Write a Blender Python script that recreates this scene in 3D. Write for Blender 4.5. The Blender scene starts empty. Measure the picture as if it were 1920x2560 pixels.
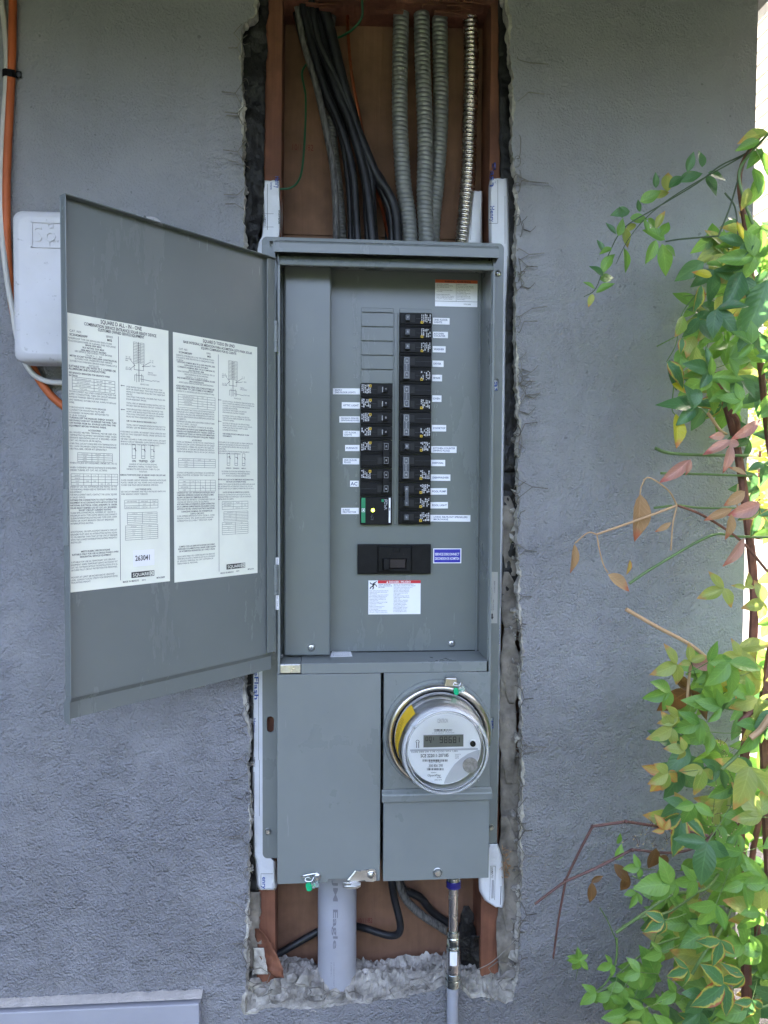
import bpy, bmesh, math, random
from mathutils import Vector, Matrix, noise
from mathutils.geometry import tessellate_polygon

random.seed(7)
RAD = math.radians
scene = bpy.context.scene
COL = scene.collection

# ------------------------------------------------------------------ camera
F = 1900.0                       # focal length in photograph pixels (1920 x 2560)
CAM = Vector((0.0, -1.355, 1.5))
ROT = Matrix.Rotation(RAD(-4.3), 3, 'Z') @ Matrix.Rotation(RAD(90 - 2.35), 3, 'X') @ Matrix.Rotation(RAD(0.3), 3, 'Z')
cam_data = bpy.data.cameras.new('camera')
cam_data.sensor_fit = 'VERTICAL'
cam_data.sensor_height = 36.0
cam_data.sensor_width = 27.0
cam_data.lens = F / 2560 * 36.0
cam_data.clip_start = 0.01
cam_data.clip_end = 500
cam = bpy.data.objects.new('camera', cam_data)
cam.matrix_world = Matrix.Translation(CAM) @ ROT.to_4x4()
COL.objects.link(cam)
scene.camera = cam

# ------------------------------------------------------------------ sky, sun, exposure
SUN_AZ, SUN_EL = RAD(28), RAD(42)      # azimuth from +Y (behind the house), towards +X
SUN_DIR = Vector((math.sin(SUN_AZ) * math.cos(SUN_EL), math.cos(SUN_AZ) * math.cos(SUN_EL), math.sin(SUN_EL)))
world = bpy.data.worlds.new('World')
scene.world = world
world.use_nodes = True
wn = world.node_tree
wn.nodes.clear()
sky = wn.nodes.new('ShaderNodeTexSky')
sky.sky_type = 'NISHITA'
sky.sun_disc = False
sky.sun_elevation = SUN_EL
sky.sun_rotation = SUN_AZ
sky.air_density = 0.5
sky.dust_density = 10.0
sky.ozone_density = 0.0
bg = wn.nodes.new('ShaderNodeBackground')
bg.inputs['Strength'].default_value = 0.15
wo = wn.nodes.new('ShaderNodeOutputWorld')
wn.links.new(sky.outputs[0], bg.inputs[0])
wn.links.new(bg.outputs[0], wo.inputs[0])
sun_data = bpy.data.lights.new('sun', 'SUN')
sun_data.energy = 2.2
sun_data.angle = RAD(0.53)
sun_data.color = (1.0, 0.95, 0.86)
sun = bpy.data.objects.new('sun', sun_data)
sun.rotation_euler = SUN_DIR.to_track_quat('Z', 'Y').to_euler()
sun.location = SUN_DIR * 20
COL.objects.link(sun)
vs = scene.view_settings
vs.view_transform = 'Standard'
vs.look = 'None'
vs.gamma = 1.0
vs.use_curve_mapping = False
vs.exposure = 4.72
scene.render.engine = 'CYCLES'
scene.cycles.use_denoising = True
scene.cycles.max_bounces = 10
scene.cycles.diffuse_bounces = 5
scene.cycles.transparent_max_bounces = 16

# ------------------------------------------------------------------ helpers
def P(px, py, Y):
    """point of the photograph's pixel on the upright plane at depth Y"""
    d = ROT @ Vector(((px - 960) / F, (1280 - py) / F, -1))
    return CAM + d * ((Y - CAM.y) / d.y)

def nz(x, y=0.0, z=0.0):
    return noise.noise(Vector((x, y, z)))

def tag(o, label=None, cat=None, group=None, kind=None):
    if label: o['label'] = label
    if cat: o['category'] = cat
    if group: o['group'] = group
    if kind: o['kind'] = kind
    return o

def thing(name, loc, label, cat, group=None):
    o = bpy.data.objects.new(name, None)
    o.empty_display_size = 0.05
    o.location = loc
    COL.objects.link(o)
    return tag(o, label, cat, group)

def adopt(o, parent):
    o.parent = parent
    o.matrix_parent_inverse = Matrix.Translation(parent.location).inverted() if parent.parent is None else Matrix.Identity(4)
    return o

def frames(pts):
    """parallel-transport frames along a polyline"""
    n = len(pts)
    T = [(pts[min(i + 1, n - 1)] - pts[max(i - 1, 0)]).normalized() for i in range(n)]
    up = Vector((0, -1, 0)) if abs(T[0].y) < 0.9 else Vector((1, 0, 0))
    N = [(up - T[0] * up.dot(T[0])).normalized()]
    for i in range(1, n):
        v = N[-1] - T[i] * N[-1].dot(T[i])
        N.append(v.normalized())
    return T, N, [T[i].cross(N[i]) for i in range(n)]

def smooth_path(ctrl, per=10):
    """Catmull-Rom through control points"""
    c = [Vector(p) for p in ctrl]
    c = [c[0] * 2 - c[1]] + c + [c[-1] * 2 - c[-2]]
    out = []
    for i in range(1, len(c) - 2):
        a, b, d, e = c[i - 1], c[i], c[i + 1], c[i + 2]
        for k in range(per):
            t = k / per
            out.append(0.5 * ((2 * b) + (d - a) * t + (2 * a - 5 * b + 4 * d - e) * t * t + (3 * b - a - 3 * d + e) * t ** 3))
    out.append(c[-2])
    return out

def resample(pts, step):
    L = [0.0]
    for i in range(1, len(pts)):
        L.append(L[-1] + (pts[i] - pts[i - 1]).length)
    n = max(2, int(L[-1] / step))
    out, j = [], 0
    for k in range(n + 1):
        s = L[-1] * k / n
        while j < len(L) - 2 and L[j + 1] < s: j += 1
        t = (s - L[j]) / max(1e-9, L[j + 1] - L[j])
        out.append(pts[j].lerp(pts[j + 1], t))
    return out, L[-1] / n

_glyph = {}
def glyph(ch, bold):
    k = (ch, bold)
    if k in _glyph: return _glyph[k]
    def conv(s):
        cu = bpy.data.curves.new('tmp', 'FONT')
        cu.body = s
        cu.size = 1.0
        cu.resolution_u = 2
        cu.fill_mode = 'FRONT'
        cu.offset = 0.018 if bold else 0.0
        ob = bpy.data.objects.new('tmp', cu)
        me = ob.to_mesh()
        v = [(p.co.x, p.co.y) for p in me.vertices]
        f = [tuple(q.vertices) for q in me.polygons]
        ob.to_mesh_clear()
        bpy.data.objects.remove(ob)
        bpy.data.curves.remove(cu)
        return v, f
    if ch == ' ':
        _glyph[k] = ([], [], 0.30)
        return _glyph[k]
    v, f = conv(ch)
    w2 = max(p[0] for p in conv('I' + ch + 'I')[0]) - max(p[0] for p in conv('II')[0])
    _glyph[k] = (v, f, w2)
    return _glyph[k]

class MB:
    def __init__(self):
        self.v, self.f, self.m, self.s = [], [], [], []
    def add(self, verts, faces, mi=0, sm=False):
        b = len(self.v)
        self.v += [Vector(p) for p in verts]
        for q in faces:
            self.f.append(tuple(b + i for i in q)); self.m.append(mi); self.s.append(sm)
        return self
    def hexa(self, p, mi=0):
        """8 corners: 4 of one face, then 4 of the opposite face in the same order"""
        return self.add(p, [(3, 2, 1, 0), (4, 5, 6, 7), (0, 1, 5, 4), (1, 2, 6, 5), (2, 3, 7, 6), (3, 0, 4, 7)], mi)
    def box(self, x0, x1, y0, y1, z0, z1, mi=0):
        return self.hexa([(x0, y0, z0), (x1, y0, z0), (x1, y0, z1), (x0, y0, z1), (x0, y1, z0), (x1, y1, z0), (x1, y1, z1), (x0, y1, z1)], mi)
    def fbox(self, o, u, v, w, a0, a1, b0, b1, c0, c1, mi=0):
        """box in a local frame"""
        pt = lambda a, b, c: o + u * a + v * b + w * c
        return self.hexa([pt(a0, b0, c0), pt(a1, b0, c0), pt(a1, b1, c0), pt(a0, b1, c0), pt(a0, b0, c1), pt(a1, b0, c1), pt(a1, b1, c1), pt(a0, b1, c1)], mi)
    def quad(self, a, b, c, d, mi=0):
        return self.add([a, b, c, d], [(0, 1, 2, 3)], mi)
    def prism(self, pts, depth, mi=0, sm=False):
        """planar polygon pushed along a vector"""
        n = len(pts)
        d = Vector(depth)
        self.add(list(pts) + [Vector(p) + d for p in pts], [tuple(range(n)), tuple(range(2 * n - 1, n - 1, -1))] + [(i, n + i, n + (i + 1) % n, (i + 1) % n) for i in range(n)], mi, sm)
        return self
    def tube(self, pts, r, n=10, mi=0, caps=True, rf=None):
        T, N, B = frames(pts)
        vs_, fs = [], []
        for i, p in enumerate(pts):
            for k in range(n):
                a = 2 * math.pi * k / n
                rr = rf(i, a) if rf else (r[i] if isinstance(r, (list, tuple)) else r)
                vs_.append(p + (N[i] * math.cos(a) + B[i] * math.sin(a)) * rr)
        for i in range(len(pts) - 1):
            for k in range(n):
                k2 = (k + 1) % n
                fs.append((i * n + k, i * n + k2, (i + 1) * n + k2, (i + 1) * n + k))
        if caps:
            fs.append(tuple(range(n - 1, -1, -1)))
            fs.append(tuple((len(pts) - 1) * n + k for k in range(n)))
        return self.add(vs_, fs, mi, True)
    def lathe(self, prof, o, axis=(0, -1, 0), n=32, mi=0, sm=True, a0=0.0, a1=2 * math.pi):
        """profile of (radius, distance along axis)"""
        ax = Vector(axis).normalized()
        u = ax.orthogonal().normalized() if abs(ax.y) < 0.9 else Vector((1, 0, 0))
        w = ax.cross(u)
        full = abs(a1 - a0 - 2 * math.pi) < 1e-6
        m = n if full else n + 1
        vs_, fs = [], []
        o = Vector(o)
        for r, h in prof:
            for k in range(m):
                a = a0 + (a1 - a0) * k / n
                vs_.append(o + ax * h + (u * math.cos(a) + w * math.sin(a)) * r)
        for i in range(len(prof) - 1):
            for k in range(n):
                k2 = (k + 1) % m
                fs.append((i * m + k, i * m + k2, (i + 1) * m + k2, (i + 1) * m + k))
        return self.add(vs_, fs, mi, sm)
    def disc(self, o, r, axis=(0, -1, 0), n=24, mi=0):
        return self.lathe([(r, 0), (0.00001, 0)], o, axis, n, mi, False)
    def text(self, s, o, u, v, size, mi=0, width=None, align='L', bold=False, squash=1.0):
        """letters at baseline point o, along u, up v; size = cap height"""
        k = size / 0.70
        adv = [glyph(c, bold)[2] for c in s]
        nat = sum(adv) * k * squash
        kx = k * squash
        if width and nat > 0:
            kx *= width / nat
            nat = width
        x = {'L': 0, 'C': -nat / 2, 'R': -nat}[align]
        for c, a in zip(s, adv):
            gv, gf, _ = glyph(c, bold)
            if gv:
                self.add([o + u * (x + p[0] * kx) + v * (p[1] * k) for p in gv], gf, mi)
            x += a * kx
        return self
    def build(self, name, mats, parent=None, bevel=0.0, seg=2, angle=35, origin=None, recentre=True, fix=False):
        me = bpy.data.meshes.new(name)
        vv = self.v
        off = Vector((0, 0, 0))
        if parent is None and recentre:
            xs = [p.x for p in vv]; ys = [p.y for p in vv]; zs = [p.z for p in vv]
            off = Vector(((min(xs) + max(xs)) / 2, (min(ys) + max(ys)) / 2, min(zs)))
        if origin is not None: off = Vector(origin)
        me.from_pydata([tuple(p - off) for p in vv], [], self.f)
        if not isinstance(mats, (list, tuple)): mats = [mats]
        for m in mats: me.materials.append(m)
        me.polygons.foreach_set('material_index', self.m)
        me.polygons.foreach_set('use_smooth', self.s)
        me.update()
        if fix:
            bm = bmesh.new(); bm.from_mesh(me)
            bmesh.ops.recalc_face_normals(bm, faces=bm.faces)
            bm.to_mesh(me); bm.free()
        if any(self.s): me.set_sharp_from_angle(angle=RAD(angle))
        o = bpy.data.objects.new(name, me)
        COL.objects.link(o)
        o.location = off
        if bevel:
            bv = o.modifiers.new('bevel', 'BEVEL')
            bv.width = bevel; bv.segments = seg; bv.limit_method = 'ANGLE'; bv.angle_limit = RAD(40)
        if parent is not None: adopt(o, parent)
        return o

# ------------------------------------------------------------------ materials
def nodes(name):
    m = bpy.data.materials.new(name)
    m.use_nodes = True
    t = m.node_tree
    return m, t, t.nodes['Principled BSDF']

def mk(t, kind, **kw):
    n = t.nodes.new(kind)
    for k, v in kw.items():
        if k in n.inputs: n.inputs[k].default_value = v
        else: setattr(n, k, v)
    return n

def rgba(c): return (c[0], c[1], c[2], 1.0)

def coords(t, kind='Object'):
    return mk(t, 'ShaderNodeTexCoord').outputs[kind]

def noise_tex(t, co, scale, detail=4, rough=0.55, dist=0.0):
    n = mk(t, 'ShaderNodeTexNoise', Scale=scale, Detail=detail, Roughness=rough, Distortion=dist)
    t.links.new(co, n.inputs['Vector'])
    return n.outputs['Fac']

def ramp(t, fac, stops):
    r = mk(t, 'ShaderNodeValToRGB')
    e = r.color_ramp.elements
    while len(e) < len(stops): e.new(0.5)
    for k, (p, c) in enumerate(stops):
        e[k].position = p
        e[k].color = rgba(c) if isinstance(c, (tuple, list)) else (c, c, c, 1)
    t.links.new(fac, r.inputs[0])
    return r.outputs[0]

def mixc(t, fac, a, b):
    n = mk(t, 'ShaderNodeMix', data_type='RGBA')
    for sock, val in ((0, fac), (6, a), (7, b)):
        if isinstance(val, (int, float)): n.inputs[sock].default_value = val
        elif isinstance(val, (tuple, list)): n.inputs[sock].default_value = rgba(val)
        else: t.links.new(val, n.inputs[sock])
    return n.outputs[2]

def math_n(t, op, a, b=0.0):
    n = mk(t, 'ShaderNodeMath', operation=op)
    for k, val in enumerate((a, b)):
        if isinstance(val, (int, float)): n.inputs[k].default_value = val
        else: t.links.new(val, n.inputs[k])
    return n.outputs[0]

def bump(t, b, height, strength, dist):
    n = mk(t, 'ShaderNodeBump', Strength=strength, Distance=dist)
    t.links.new(height, n.inputs['Height'])
    t.links.new(n.outputs[0], b.inputs['Normal'])
    return n

def M(name, c, rough=0.5, metal=0.0, var=0.0, vs=6.0, bs=0.0, bscale=300.0, bd=0.001, c2=None, spec=0.5, rvar=0.0, stretch=None, coat=0.0):
    m, t, b = nodes(name)
    co = coords(t)
    if stretch:
        mp = mk(t, 'ShaderNodeMapping'); mp.inputs['Scale'].default_value = stretch
        t.links.new(co, mp.inputs[0]); co = mp.outputs[0]
    b.inputs['Base Color'].default_value = rgba(c)
    b.inputs['Roughness'].default_value = rough
    b.inputs['Metallic'].default_value = metal
    b.inputs['Specular IOR Level'].default_value = spec
    if coat: b.inputs['Coat Weight'].default_value = coat
    if var or c2:
        lo = tuple(x * (1 - var) for x in c); hi = tuple(min(1, x * (1 + var)) for x in (c2 or c))
        t.links.new(ramp(t, noise_tex(t, co, vs, 6, 0.6), [(0.3, lo), (0.7, hi)]), b.inputs['Base Color'])
    if rvar:
        t.links.new(ramp(t, noise_tex(t, co, vs * 1.7, 5), [(0.3, max(0, rough - rvar)), (0.7, min(1, rough + rvar))]), b.inputs['Roughness'])
    if bs:
        bump(t, b, noise_tex(t, co, bscale, 5, 0.6), bs, bd)
    return m
# ------------------------------------------------------------------ setting: ground and path
m_soil = M('dark_bark_mulch', (0.018, 0.018, 0.019), 0.9, var=0.4, vs=1.5, bs=0.6, bscale=40, bd=0.02)
m_pave = M('dark_paver', (0.040, 0.040, 0.041), 0.85, var=0.25, vs=3.0, bs=0.3, bscale=120, bd=0.003)
m_conc = M('concrete', (0.42, 0.40, 0.36), 0.8, var=0.12, vs=2.0, bs=0.3, bscale=200, bd=0.002)
tag(MB().quad((-150, -150, -0.02), (150, -150, -0.02), (150, 150, -0.02), (-150, 150, -0.02)).build('ground', m_soil, recentre=False), kind='structure')
mb = MB()
xs_ = [-6.0, -4.2, -2.4, -0.6, 1.2, 3.0]
for i in range(5):
    for k in range(1):
        mb.box(xs_[i] + 0.006, xs_[i + 1] - 0.006, -2.25 + 1.55 * k + 0.006, -2.25 + 1.55 * (k + 1) - 0.006, -0.1, 0.0, 1)
for k in range(2, 9):
    mb.box(1.15, 2.95, -0.69 + 1.4 * k, 0.70 + 1.4 * k, -0.1, 0.0)
tag(mb.build('path', [m_conc, m_pave], recentre=False, bevel=0.006), 'dark pavers in front of the house and pale concrete slabs beside it', None, None, 'structure')

# ------------------------------------------------------------------ house wall
WALL_R = 0.775
def stucco_material():
    m, t, b = nodes('blue_grey_stucco')
    co = coords(t)
    sep = mk(t, 'ShaderNodeSeparateXYZ'); t.links.new(co, sep.inputs[0])
    n1 = noise_tex(t, co, 270, 2, 0.5)
    n2 = noise_tex(t, co, 420, 4, 0.65)
    n3 = noise_tex(t, co, 24, 4, 0.6)
    big = noise_tex(t, co, 3.0, 4, 0.6)
    vo = mk(t, 'ShaderNodeTexVoronoi', Scale=235.0, Randomness=1.0); vo.feature = 'SMOOTH_F1'; vo.inputs['Smoothness'].default_value = 0.35
    wp = mk(t, 'ShaderNodeVectorMath', operation='ADD')
    nv = mk(t, 'ShaderNodeTexNoise', Scale=60.0, Detail=2.0); t.links.new(co, nv.inputs['Vector'])
    sc_ = mk(t, 'ShaderNodeVectorMath', operation='SCALE'); sc_.inputs['Scale'].default_value = 0.008
    t.links.new(nv.outputs['Color'], sc_.inputs[0]); t.links.new(co, wp.inputs[0]); t.links.new(sc_.outputs[0], wp.inputs[1])
    t.links.new(wp.outputs[0], vo.inputs['Vector'])
    grain = math_n(t, 'SUBTRACT', 1.0, vo.outputs['Distance'])
    # grains cluster: raised here, worn flat there
    patch = ramp(t, noise_tex(t, co, 38, 3, 0.6), [(0.34, 0.35), (0.62, 1.0)])
    h = math_n(t, 'MULTIPLY', math_n(t, 'ADD', math_n(t, 'MULTIPLY', grain, 0.62), math_n(t, 'MULTIPLY', n1, 0.55)), patch)
    h = math_n(t, 'ADD', h, math_n(t, 'MULTIPLY', n2, 0.45))
    h = math_n(t, 'ADD', h, math_n(t, 'MULTIPLY', n3, 0.7))
    # trowelled smoother towards the eave, heavier below
    amt = mk(t, 'ShaderNodeMapRange'); amt.inputs[1].default_value = 0.7; amt.inputs[2].default_value = 2.2
    amt.inputs[3].default_value = 1.45; amt.inputs[4].default_value = 0.34
    t.links.new(sep.outputs[2], amt.inputs[0])
    k = math_n(t, 'MULTIPLY', amt.outputs[0], ramp(t, noise_tex(t, co, 5.0, 3, 0.6, 0.4), [(0.32, 0.48), (0.6, 1.0)]))
    h = math_n(t, 'MULTIPLY', h, k)
    bn = bump(t, b, h, 1.0, 0.0080)
    base = ramp(t, big, [(0.3, (0.268, 0.272, 0.290)), (0.7, (0.312, 0.315, 0.332))])
    # bare plaster scuffs
    scuff = noise_tex(t, co, 5.5, 5, 0.65)
    low = mk(t, 'ShaderNodeMapRange'); low.inputs[1].default_value = 0.62; low.inputs[2].default_value = 1.05
    low.inputs[3].default_value = 1.0; low.inputs[4].default_value = 0.0
    t.links.new(sep.outputs[2], low.inputs[0])
    s = math_n(t, 'MULTIPLY', ramp(t, scuff, [(0.60, 0.0), (0.70, 1.0)]), ramp(t, n1, [(0.53, 0.0), (0.60, 1.0)]))
    s = math_n(t, 'MULTIPLY', s, math_n(t, 'MULTIPLY', low.outputs[0], 0.55))
    # streaks of old dirt and paler rubbed areas
    mpz = mk(t, 'ShaderNodeMapping'); mpz.inputs['Scale'].default_value = (1.0, 1.0, 0.16)
    t.links.new(co, mpz.inputs[0])
    streak = ramp(t, noise_tex(t, mpz.outputs[0], 11, 5, 0.65), [(0.50, 0.0), (0.75, 1.0)])
    base = mixc(t, math_n(t, 'MULTIPLY', streak, 0.30), base, (0.20, 0.195, 0.19))
    rub = ramp(t, noise_tex(t, co, 7, 5, 0.6), [(0.55, 0.0), (0.72, 1.0)])
    base = mixc(t, math_n(t, 'MULTIPLY', rub, 0.22), base, (0.43, 0.42, 0.42))
    speck = ramp(t, noise_tex(t, co, 75, 2, 0.4), [(0.735, 0.0), (0.75, 1.0)])
    c = mixc(t, s, base, (0.55, 0.51, 0.44))
    c = mixc(t, math_n(t, 'MULTIPLY', speck, 0.5), c, (0.09, 0.095, 0.11))
    t.links.new(c, b.inputs['Base Color'])
    b.inputs['Roughness'].default_value = 0.5
    b.inputs['Specular IOR Level'].default_value = 0.5
    return m
m_stucco = stucco_material()
m_plaster = M('broken_plaster', (0.36, 0.335, 0.295), 0.9, var=0.55, vs=38, c2=(0.44, 0.42, 0.37), bs=0.9, bscale=160, bd=0.003)
m_mortar = M('grey_mortar', (0.27, 0.25, 0.215), 0.92, var=0.6, vs=30, c2=(0.33, 0.315, 0.285), bs=0.9, bscale=120, bd=0.004)
m_felt = M('building_paper', (0.010, 0.010, 0.011), 0.42, var=0.6, vs=22, bs=0.9, bscale=40, bd=0.008, c2=(0.016, 0.0155, 0.0155), spec=0.34)
m_oldpaper = M('old_grey_paper', (0.20, 0.18, 0.15), 0.9, var=0.5, vs=28, bs=0.7, bscale=60, bd=0.003)
def wood_material(name, c, c2):
    m, t, b = nodes(name)
    co = coords(t)
    mp = mk(t, 'ShaderNodeMapping'); mp.inputs['Scale'].default_value = (60, 60, 3.0)
    t.links.new(co, mp.inputs[0])
    g = noise_tex(t, mp.outputs[0], 1.6, 6, 0.6, 0.6)
    st = noise_tex(t, co, 14, 5, 0.6)
    col = mixc(t, ramp(t, st, [(0.35, 0.0), (0.7, 0.8)]), ramp(t, g, [(0.3, c), (0.7, c2)]), tuple(x * 0.55 for x in c))
    t.links.new(col, b.inputs['Base Color'])
    b.inputs['Roughness'].default_value = 0.75
    bump(t, b, g, 0.35, 0.002)
    return m
m_wood = wood_material('red_brown_stud', (0.165, 0.062, 0.034), (0.27, 0.110, 0.060))
m_board = wood_material('brown_board', (0.205, 0.106, 0.063), (0.255, 0.134, 0.080))
m_redink = M('red_stamp_ink', (0.16, 0.02, 0.015), 0.8)
m_wire = M('rusty_wire', (0.085, 0.066, 0.052), 0.6, 0.4, var=0.5, vs=9, c2=(0.24, 0.225, 0.20))
m_white = M('white_paint', (0.78, 0.77, 0.72), 0.6)
m_soffit = M('soffit_wood', (0.065, 0.05, 0.04), 0.7)
m_roof = M('roof_shingle', (0.12, 0.11, 0.10), 0.9, var=0.4, vs=20)

house = thing('house_wall', (0.1, 0, 0), 'blue grey stucco house wall with a tall ragged opening cut into it', 'wall')

# ragged outline of the opening, in photograph pixels
left_px = [(648, -70), (641, 0), (640, 42), (622, 50), (612, 57), (600, 68), (602, 110), (604, 200), (606, 300), (609, 400), (612, 470), (609, 540),
           (611, 640), (608, 800), (612, 950), (610, 1100), (613, 1250), (611, 1400), (612, 1560), (612, 1687), (617, 1750), (621, 1804), (626, 1847), (618, 1908),
           (622, 1960), (624, 2012), (625, 2060), (620, 2165), (621, 2235), (619, 2329), (616, 2423), (614, 2531)]
bot_px = [(630, 2528), (660, 2521), (701, 2517), (740, 2521), (790, 2522), (830, 2515), (870, 2510), (905, 2508), (945, 2503), (985, 2495), (1030, 2487), (1070, 2478),
          (1105, 2463), (1125, 2458), (1150, 2474), (1171, 2493), (1200, 2494), (1235, 2500), (1265, 2506), (1280, 2503)]
right_px = [(1286, 2495), (1293, 2440), (1297, 2400), (1296, 2330), (1299, 2260), (1303, 2188), (1300, 2100), (1306, 2000), (1303, 1900), (1306, 1800),
            (1303, 1740), (1303, 1640), (1307, 1620), (1298, 1570), (1296, 1480), (1300, 1440), (1295, 1390), (1294, 1320), (1296, 1240), (1294, 1130),
            (1299, 1100), (1300, 1065), (1293, 1045), (1292, 950), (1291, 860), (1289, 740), (1291, 650), (1293, 517), (1291, 447), (1281, 376), (1279, 282),
            (1283, 190), (1274, 141), (1272, 61), (1265, 30), (1260, 0), (1255, -70)]
hole = []
ctrl = [P(x, y, 0) for x, y in left_px + bot_px + right_px]
top_close = [P(1255, -70, 0), P(648, -70, 0)]
raw, _ = resample(ctrl, 0.0045)
for i, p in enumerate(raw):
    a = raw[max(0, i - 1)]; b_ = raw[min(len(raw) - 1, i + 1)]
    t_ = (b_ - a).normalized()
    nrm = Vector((t_.z, 0, -t_.x))
    d = 0.0034 * nz(i * 0.22, 1.7) + 0.0022 * nz(i * 0.71, 5.2) + 0.0012 * random.uniform(-1, 1)
    hole.append(Vector((p.x + nrm.x * d, 0.0, p.z + nrm.z * d)))
NH = len(hole)
# mean direction into the opening at each outline point
def inward(i):
    a = hole[(i - 3) % NH]; b_ = hole[(i + 3) % NH]
    t_ = (b_ - a); t_.normalize()
    return Vector((-t_.z, 0, t_.x)) * -1.0
cx, cz = 0.1, 1.5
INW = []
for i in range(NH):
    a = hole[max(0, i - 4)]; b_ = hole[min(NH - 1, i + 4)]
    t_ = (b_ - a).normalized()
    n_ = Vector((-t_.z, 0, t_.x))
    # left side runs down, bottom to the right, right side up: the inside is on the left of travel
    INW.append(n_)
mb = MB()
outer = [Vector((-5, 0, 0)), Vector((WALL_R, 0, 0)), Vector((WALL_R, 0, 2.44)), Vector((-5, 0, 2.44))]
allp = outer + hole
tris = tessellate_polygon([outer, hole])
fl = []
for t3 in tris:
    a, b_, c_ = (allp[i] for i in t3)
    fl.append(t3 if (b_ - a).cross(c_ - a).y < 0 else (t3[0], t3[2], t3[1]))
mb.add(allp, fl, 0)
# return of the corner, far walls
mb.quad((WALL_R, 0, 0), (WALL_R, 7, 0), (WALL_R, 7, 2.44), (WALL_R, 0, 2.44))
mb.quad((-5, 7, 0), (-5, 0, 0), (-5, 0, 2.44), (-5, 7, 2.44))
mb.quad((WALL_R, 7, 0), (-5, 7, 0), (-5, 7, 2.44), (WALL_R, 7, 2.44))
mb.build('stucco', m_stucco, house)

# broken thickness of the plaster and the chipped rim
mb = MB()
rings = []
for i, p in enumerate(hole):
    n_ = INW[i]
    r1 = 0.0006 + 0.0075 * max(0, nz(i * 0.10, 9.1)) + 0.0022 * max(0, nz(i * 0.5, 4.1)) + 0.001 * random.random()
    r2 = 0.001 + 0.006 * nz(i * 0.21, 3.3) + 0.001 * random.random()
    chip = max(0.0002, -0.0006 + 0.0105 * nz(i * 0.075, 7.7) + 0.0035 * nz(i * 0.4, 2.2))
    rings.append((p - n_ * chip + Vector((0, -0.0004, 0)), p + n_ * 0.0006 + Vector((0, -0.0012 - 0.001 * random.random(), 0)),
                  p + n_ * r1 + Vector((0, 0.006, 0)), p + n_ * r2 + Vector((0, 0.014, 0)), p + n_ * (r2 * 0.5 - 0.002) + Vector((0, 0.024, 0)), p - n_ * 0.05 + Vector((0, 0.026, 0))))
vv = [q for r in rings for q in r]
K = 6
ff = []
for i in range(NH - 1):
    for k in range(K - 1):
        ff.append((i * K + k, (i + 1) * K + k, (i + 1) * K + k + 1, i * K + k + 1))
mb.add(vv, ff, 0, False)
mb.build('broken_plaster_edge', m_plaster, house)

# lintel side above the frame so that the opening is closed at its top
mb = MB()
t0, t1 = P(640, -72, 0), P(1262, -72, 0)
mb.box(t0.x - 0.03, t1.x + 0.03, 0.0005, 0.026, t0.z - 0.001, t0.z + 0.05)
mb.build('plaster_head', m_plaster, house)

# deep porch eave over the wall
EV = 1.25
mb = MB()
mb.box(-5.4, 0.80, -EV + 0.07, 7.4, 2.44, 2.47)
mb.build('soffit', m_soffit, house)
mb = MB(); mb.box(-5.42, 0.82, -EV + 0.04, -EV + 0.068, 2.38, 2.58); mb.build('fascia', m_white, house)
mb = MB(); mb.box(0.802, 0.82, -EV + 0.069, 7.4, 2.38, 2.58); mb.build('fascia', m_white, house)
mb = MB()
mb.hexa([(-5.45, -EV, 2.585), (0.83, -EV, 2.585), (0.83, 3.6, 3.36), (-5.45, 3.6, 3.36), (-5.45, -EV, 2.61), (0.83, -EV, 2.61), (0.83, 3.6, 3.41), (-5.45, 3.6, 3.41)])
mb.hexa([(-5.45, 3.6, 3.36), (0.83, 3.6, 3.36), (0.83, 7.5, 2.585), (-5.45, 7.5, 2.585), (-5.45, 3.6, 3.41), (0.83, 3.6, 3.41), (0.83, 7.5, 2.61), (-5.45, 7.5, 2.61)])
mb.build('roof', m_roof, house)

# unseen roof and post added past the corner to block sky light on the door
mb = MB(); mb.box(0.803, 2.4, -EV + 0.07, -0.04, 2.44, 2.47); mb.build('soffit', m_soffit, house)
mb = MB(); mb.box(0.823, 2.42, -EV + 0.04, -EV + 0.068, 2.38, 2.58); mb.build('fascia', m_white, house)
mb = MB(); mb.box(0.832, 2.45, -EV, -0.03, 2.585, 2.61); mb.build('sky_blocker_roof', m_roof, house)
mb = MB(); mb.box(2.28, 2.38, -EV + 0.08, -EV + 0.18, 0.0, 2.439); mb.build('sky_blocker_post', m_white, house, bevel=0.005)
# unseen upper storey added to keep the sun off the ground in front
mb = MB(); mb.box(-5.0, -0.8, 0.4, 6.8, 2.75, 8.2); mb.build('sun_blocker_storey', m_stucco, house)
mb = MB(); mb.hexa([(-5.5, -0.1, 8.2), (-0.3, -0.1, 8.2), (-0.3, 7.3, 8.2), (-5.5, 7.3, 8.2), (-3.0, 2.4, 9.2), (-2.8, 2.4, 9.2), (-2.8, 4.8, 9.2), (-3.0, 4.8, 9.2)]); mb.build('sun_blocker_roof', m_roof, house, fix=True)

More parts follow.
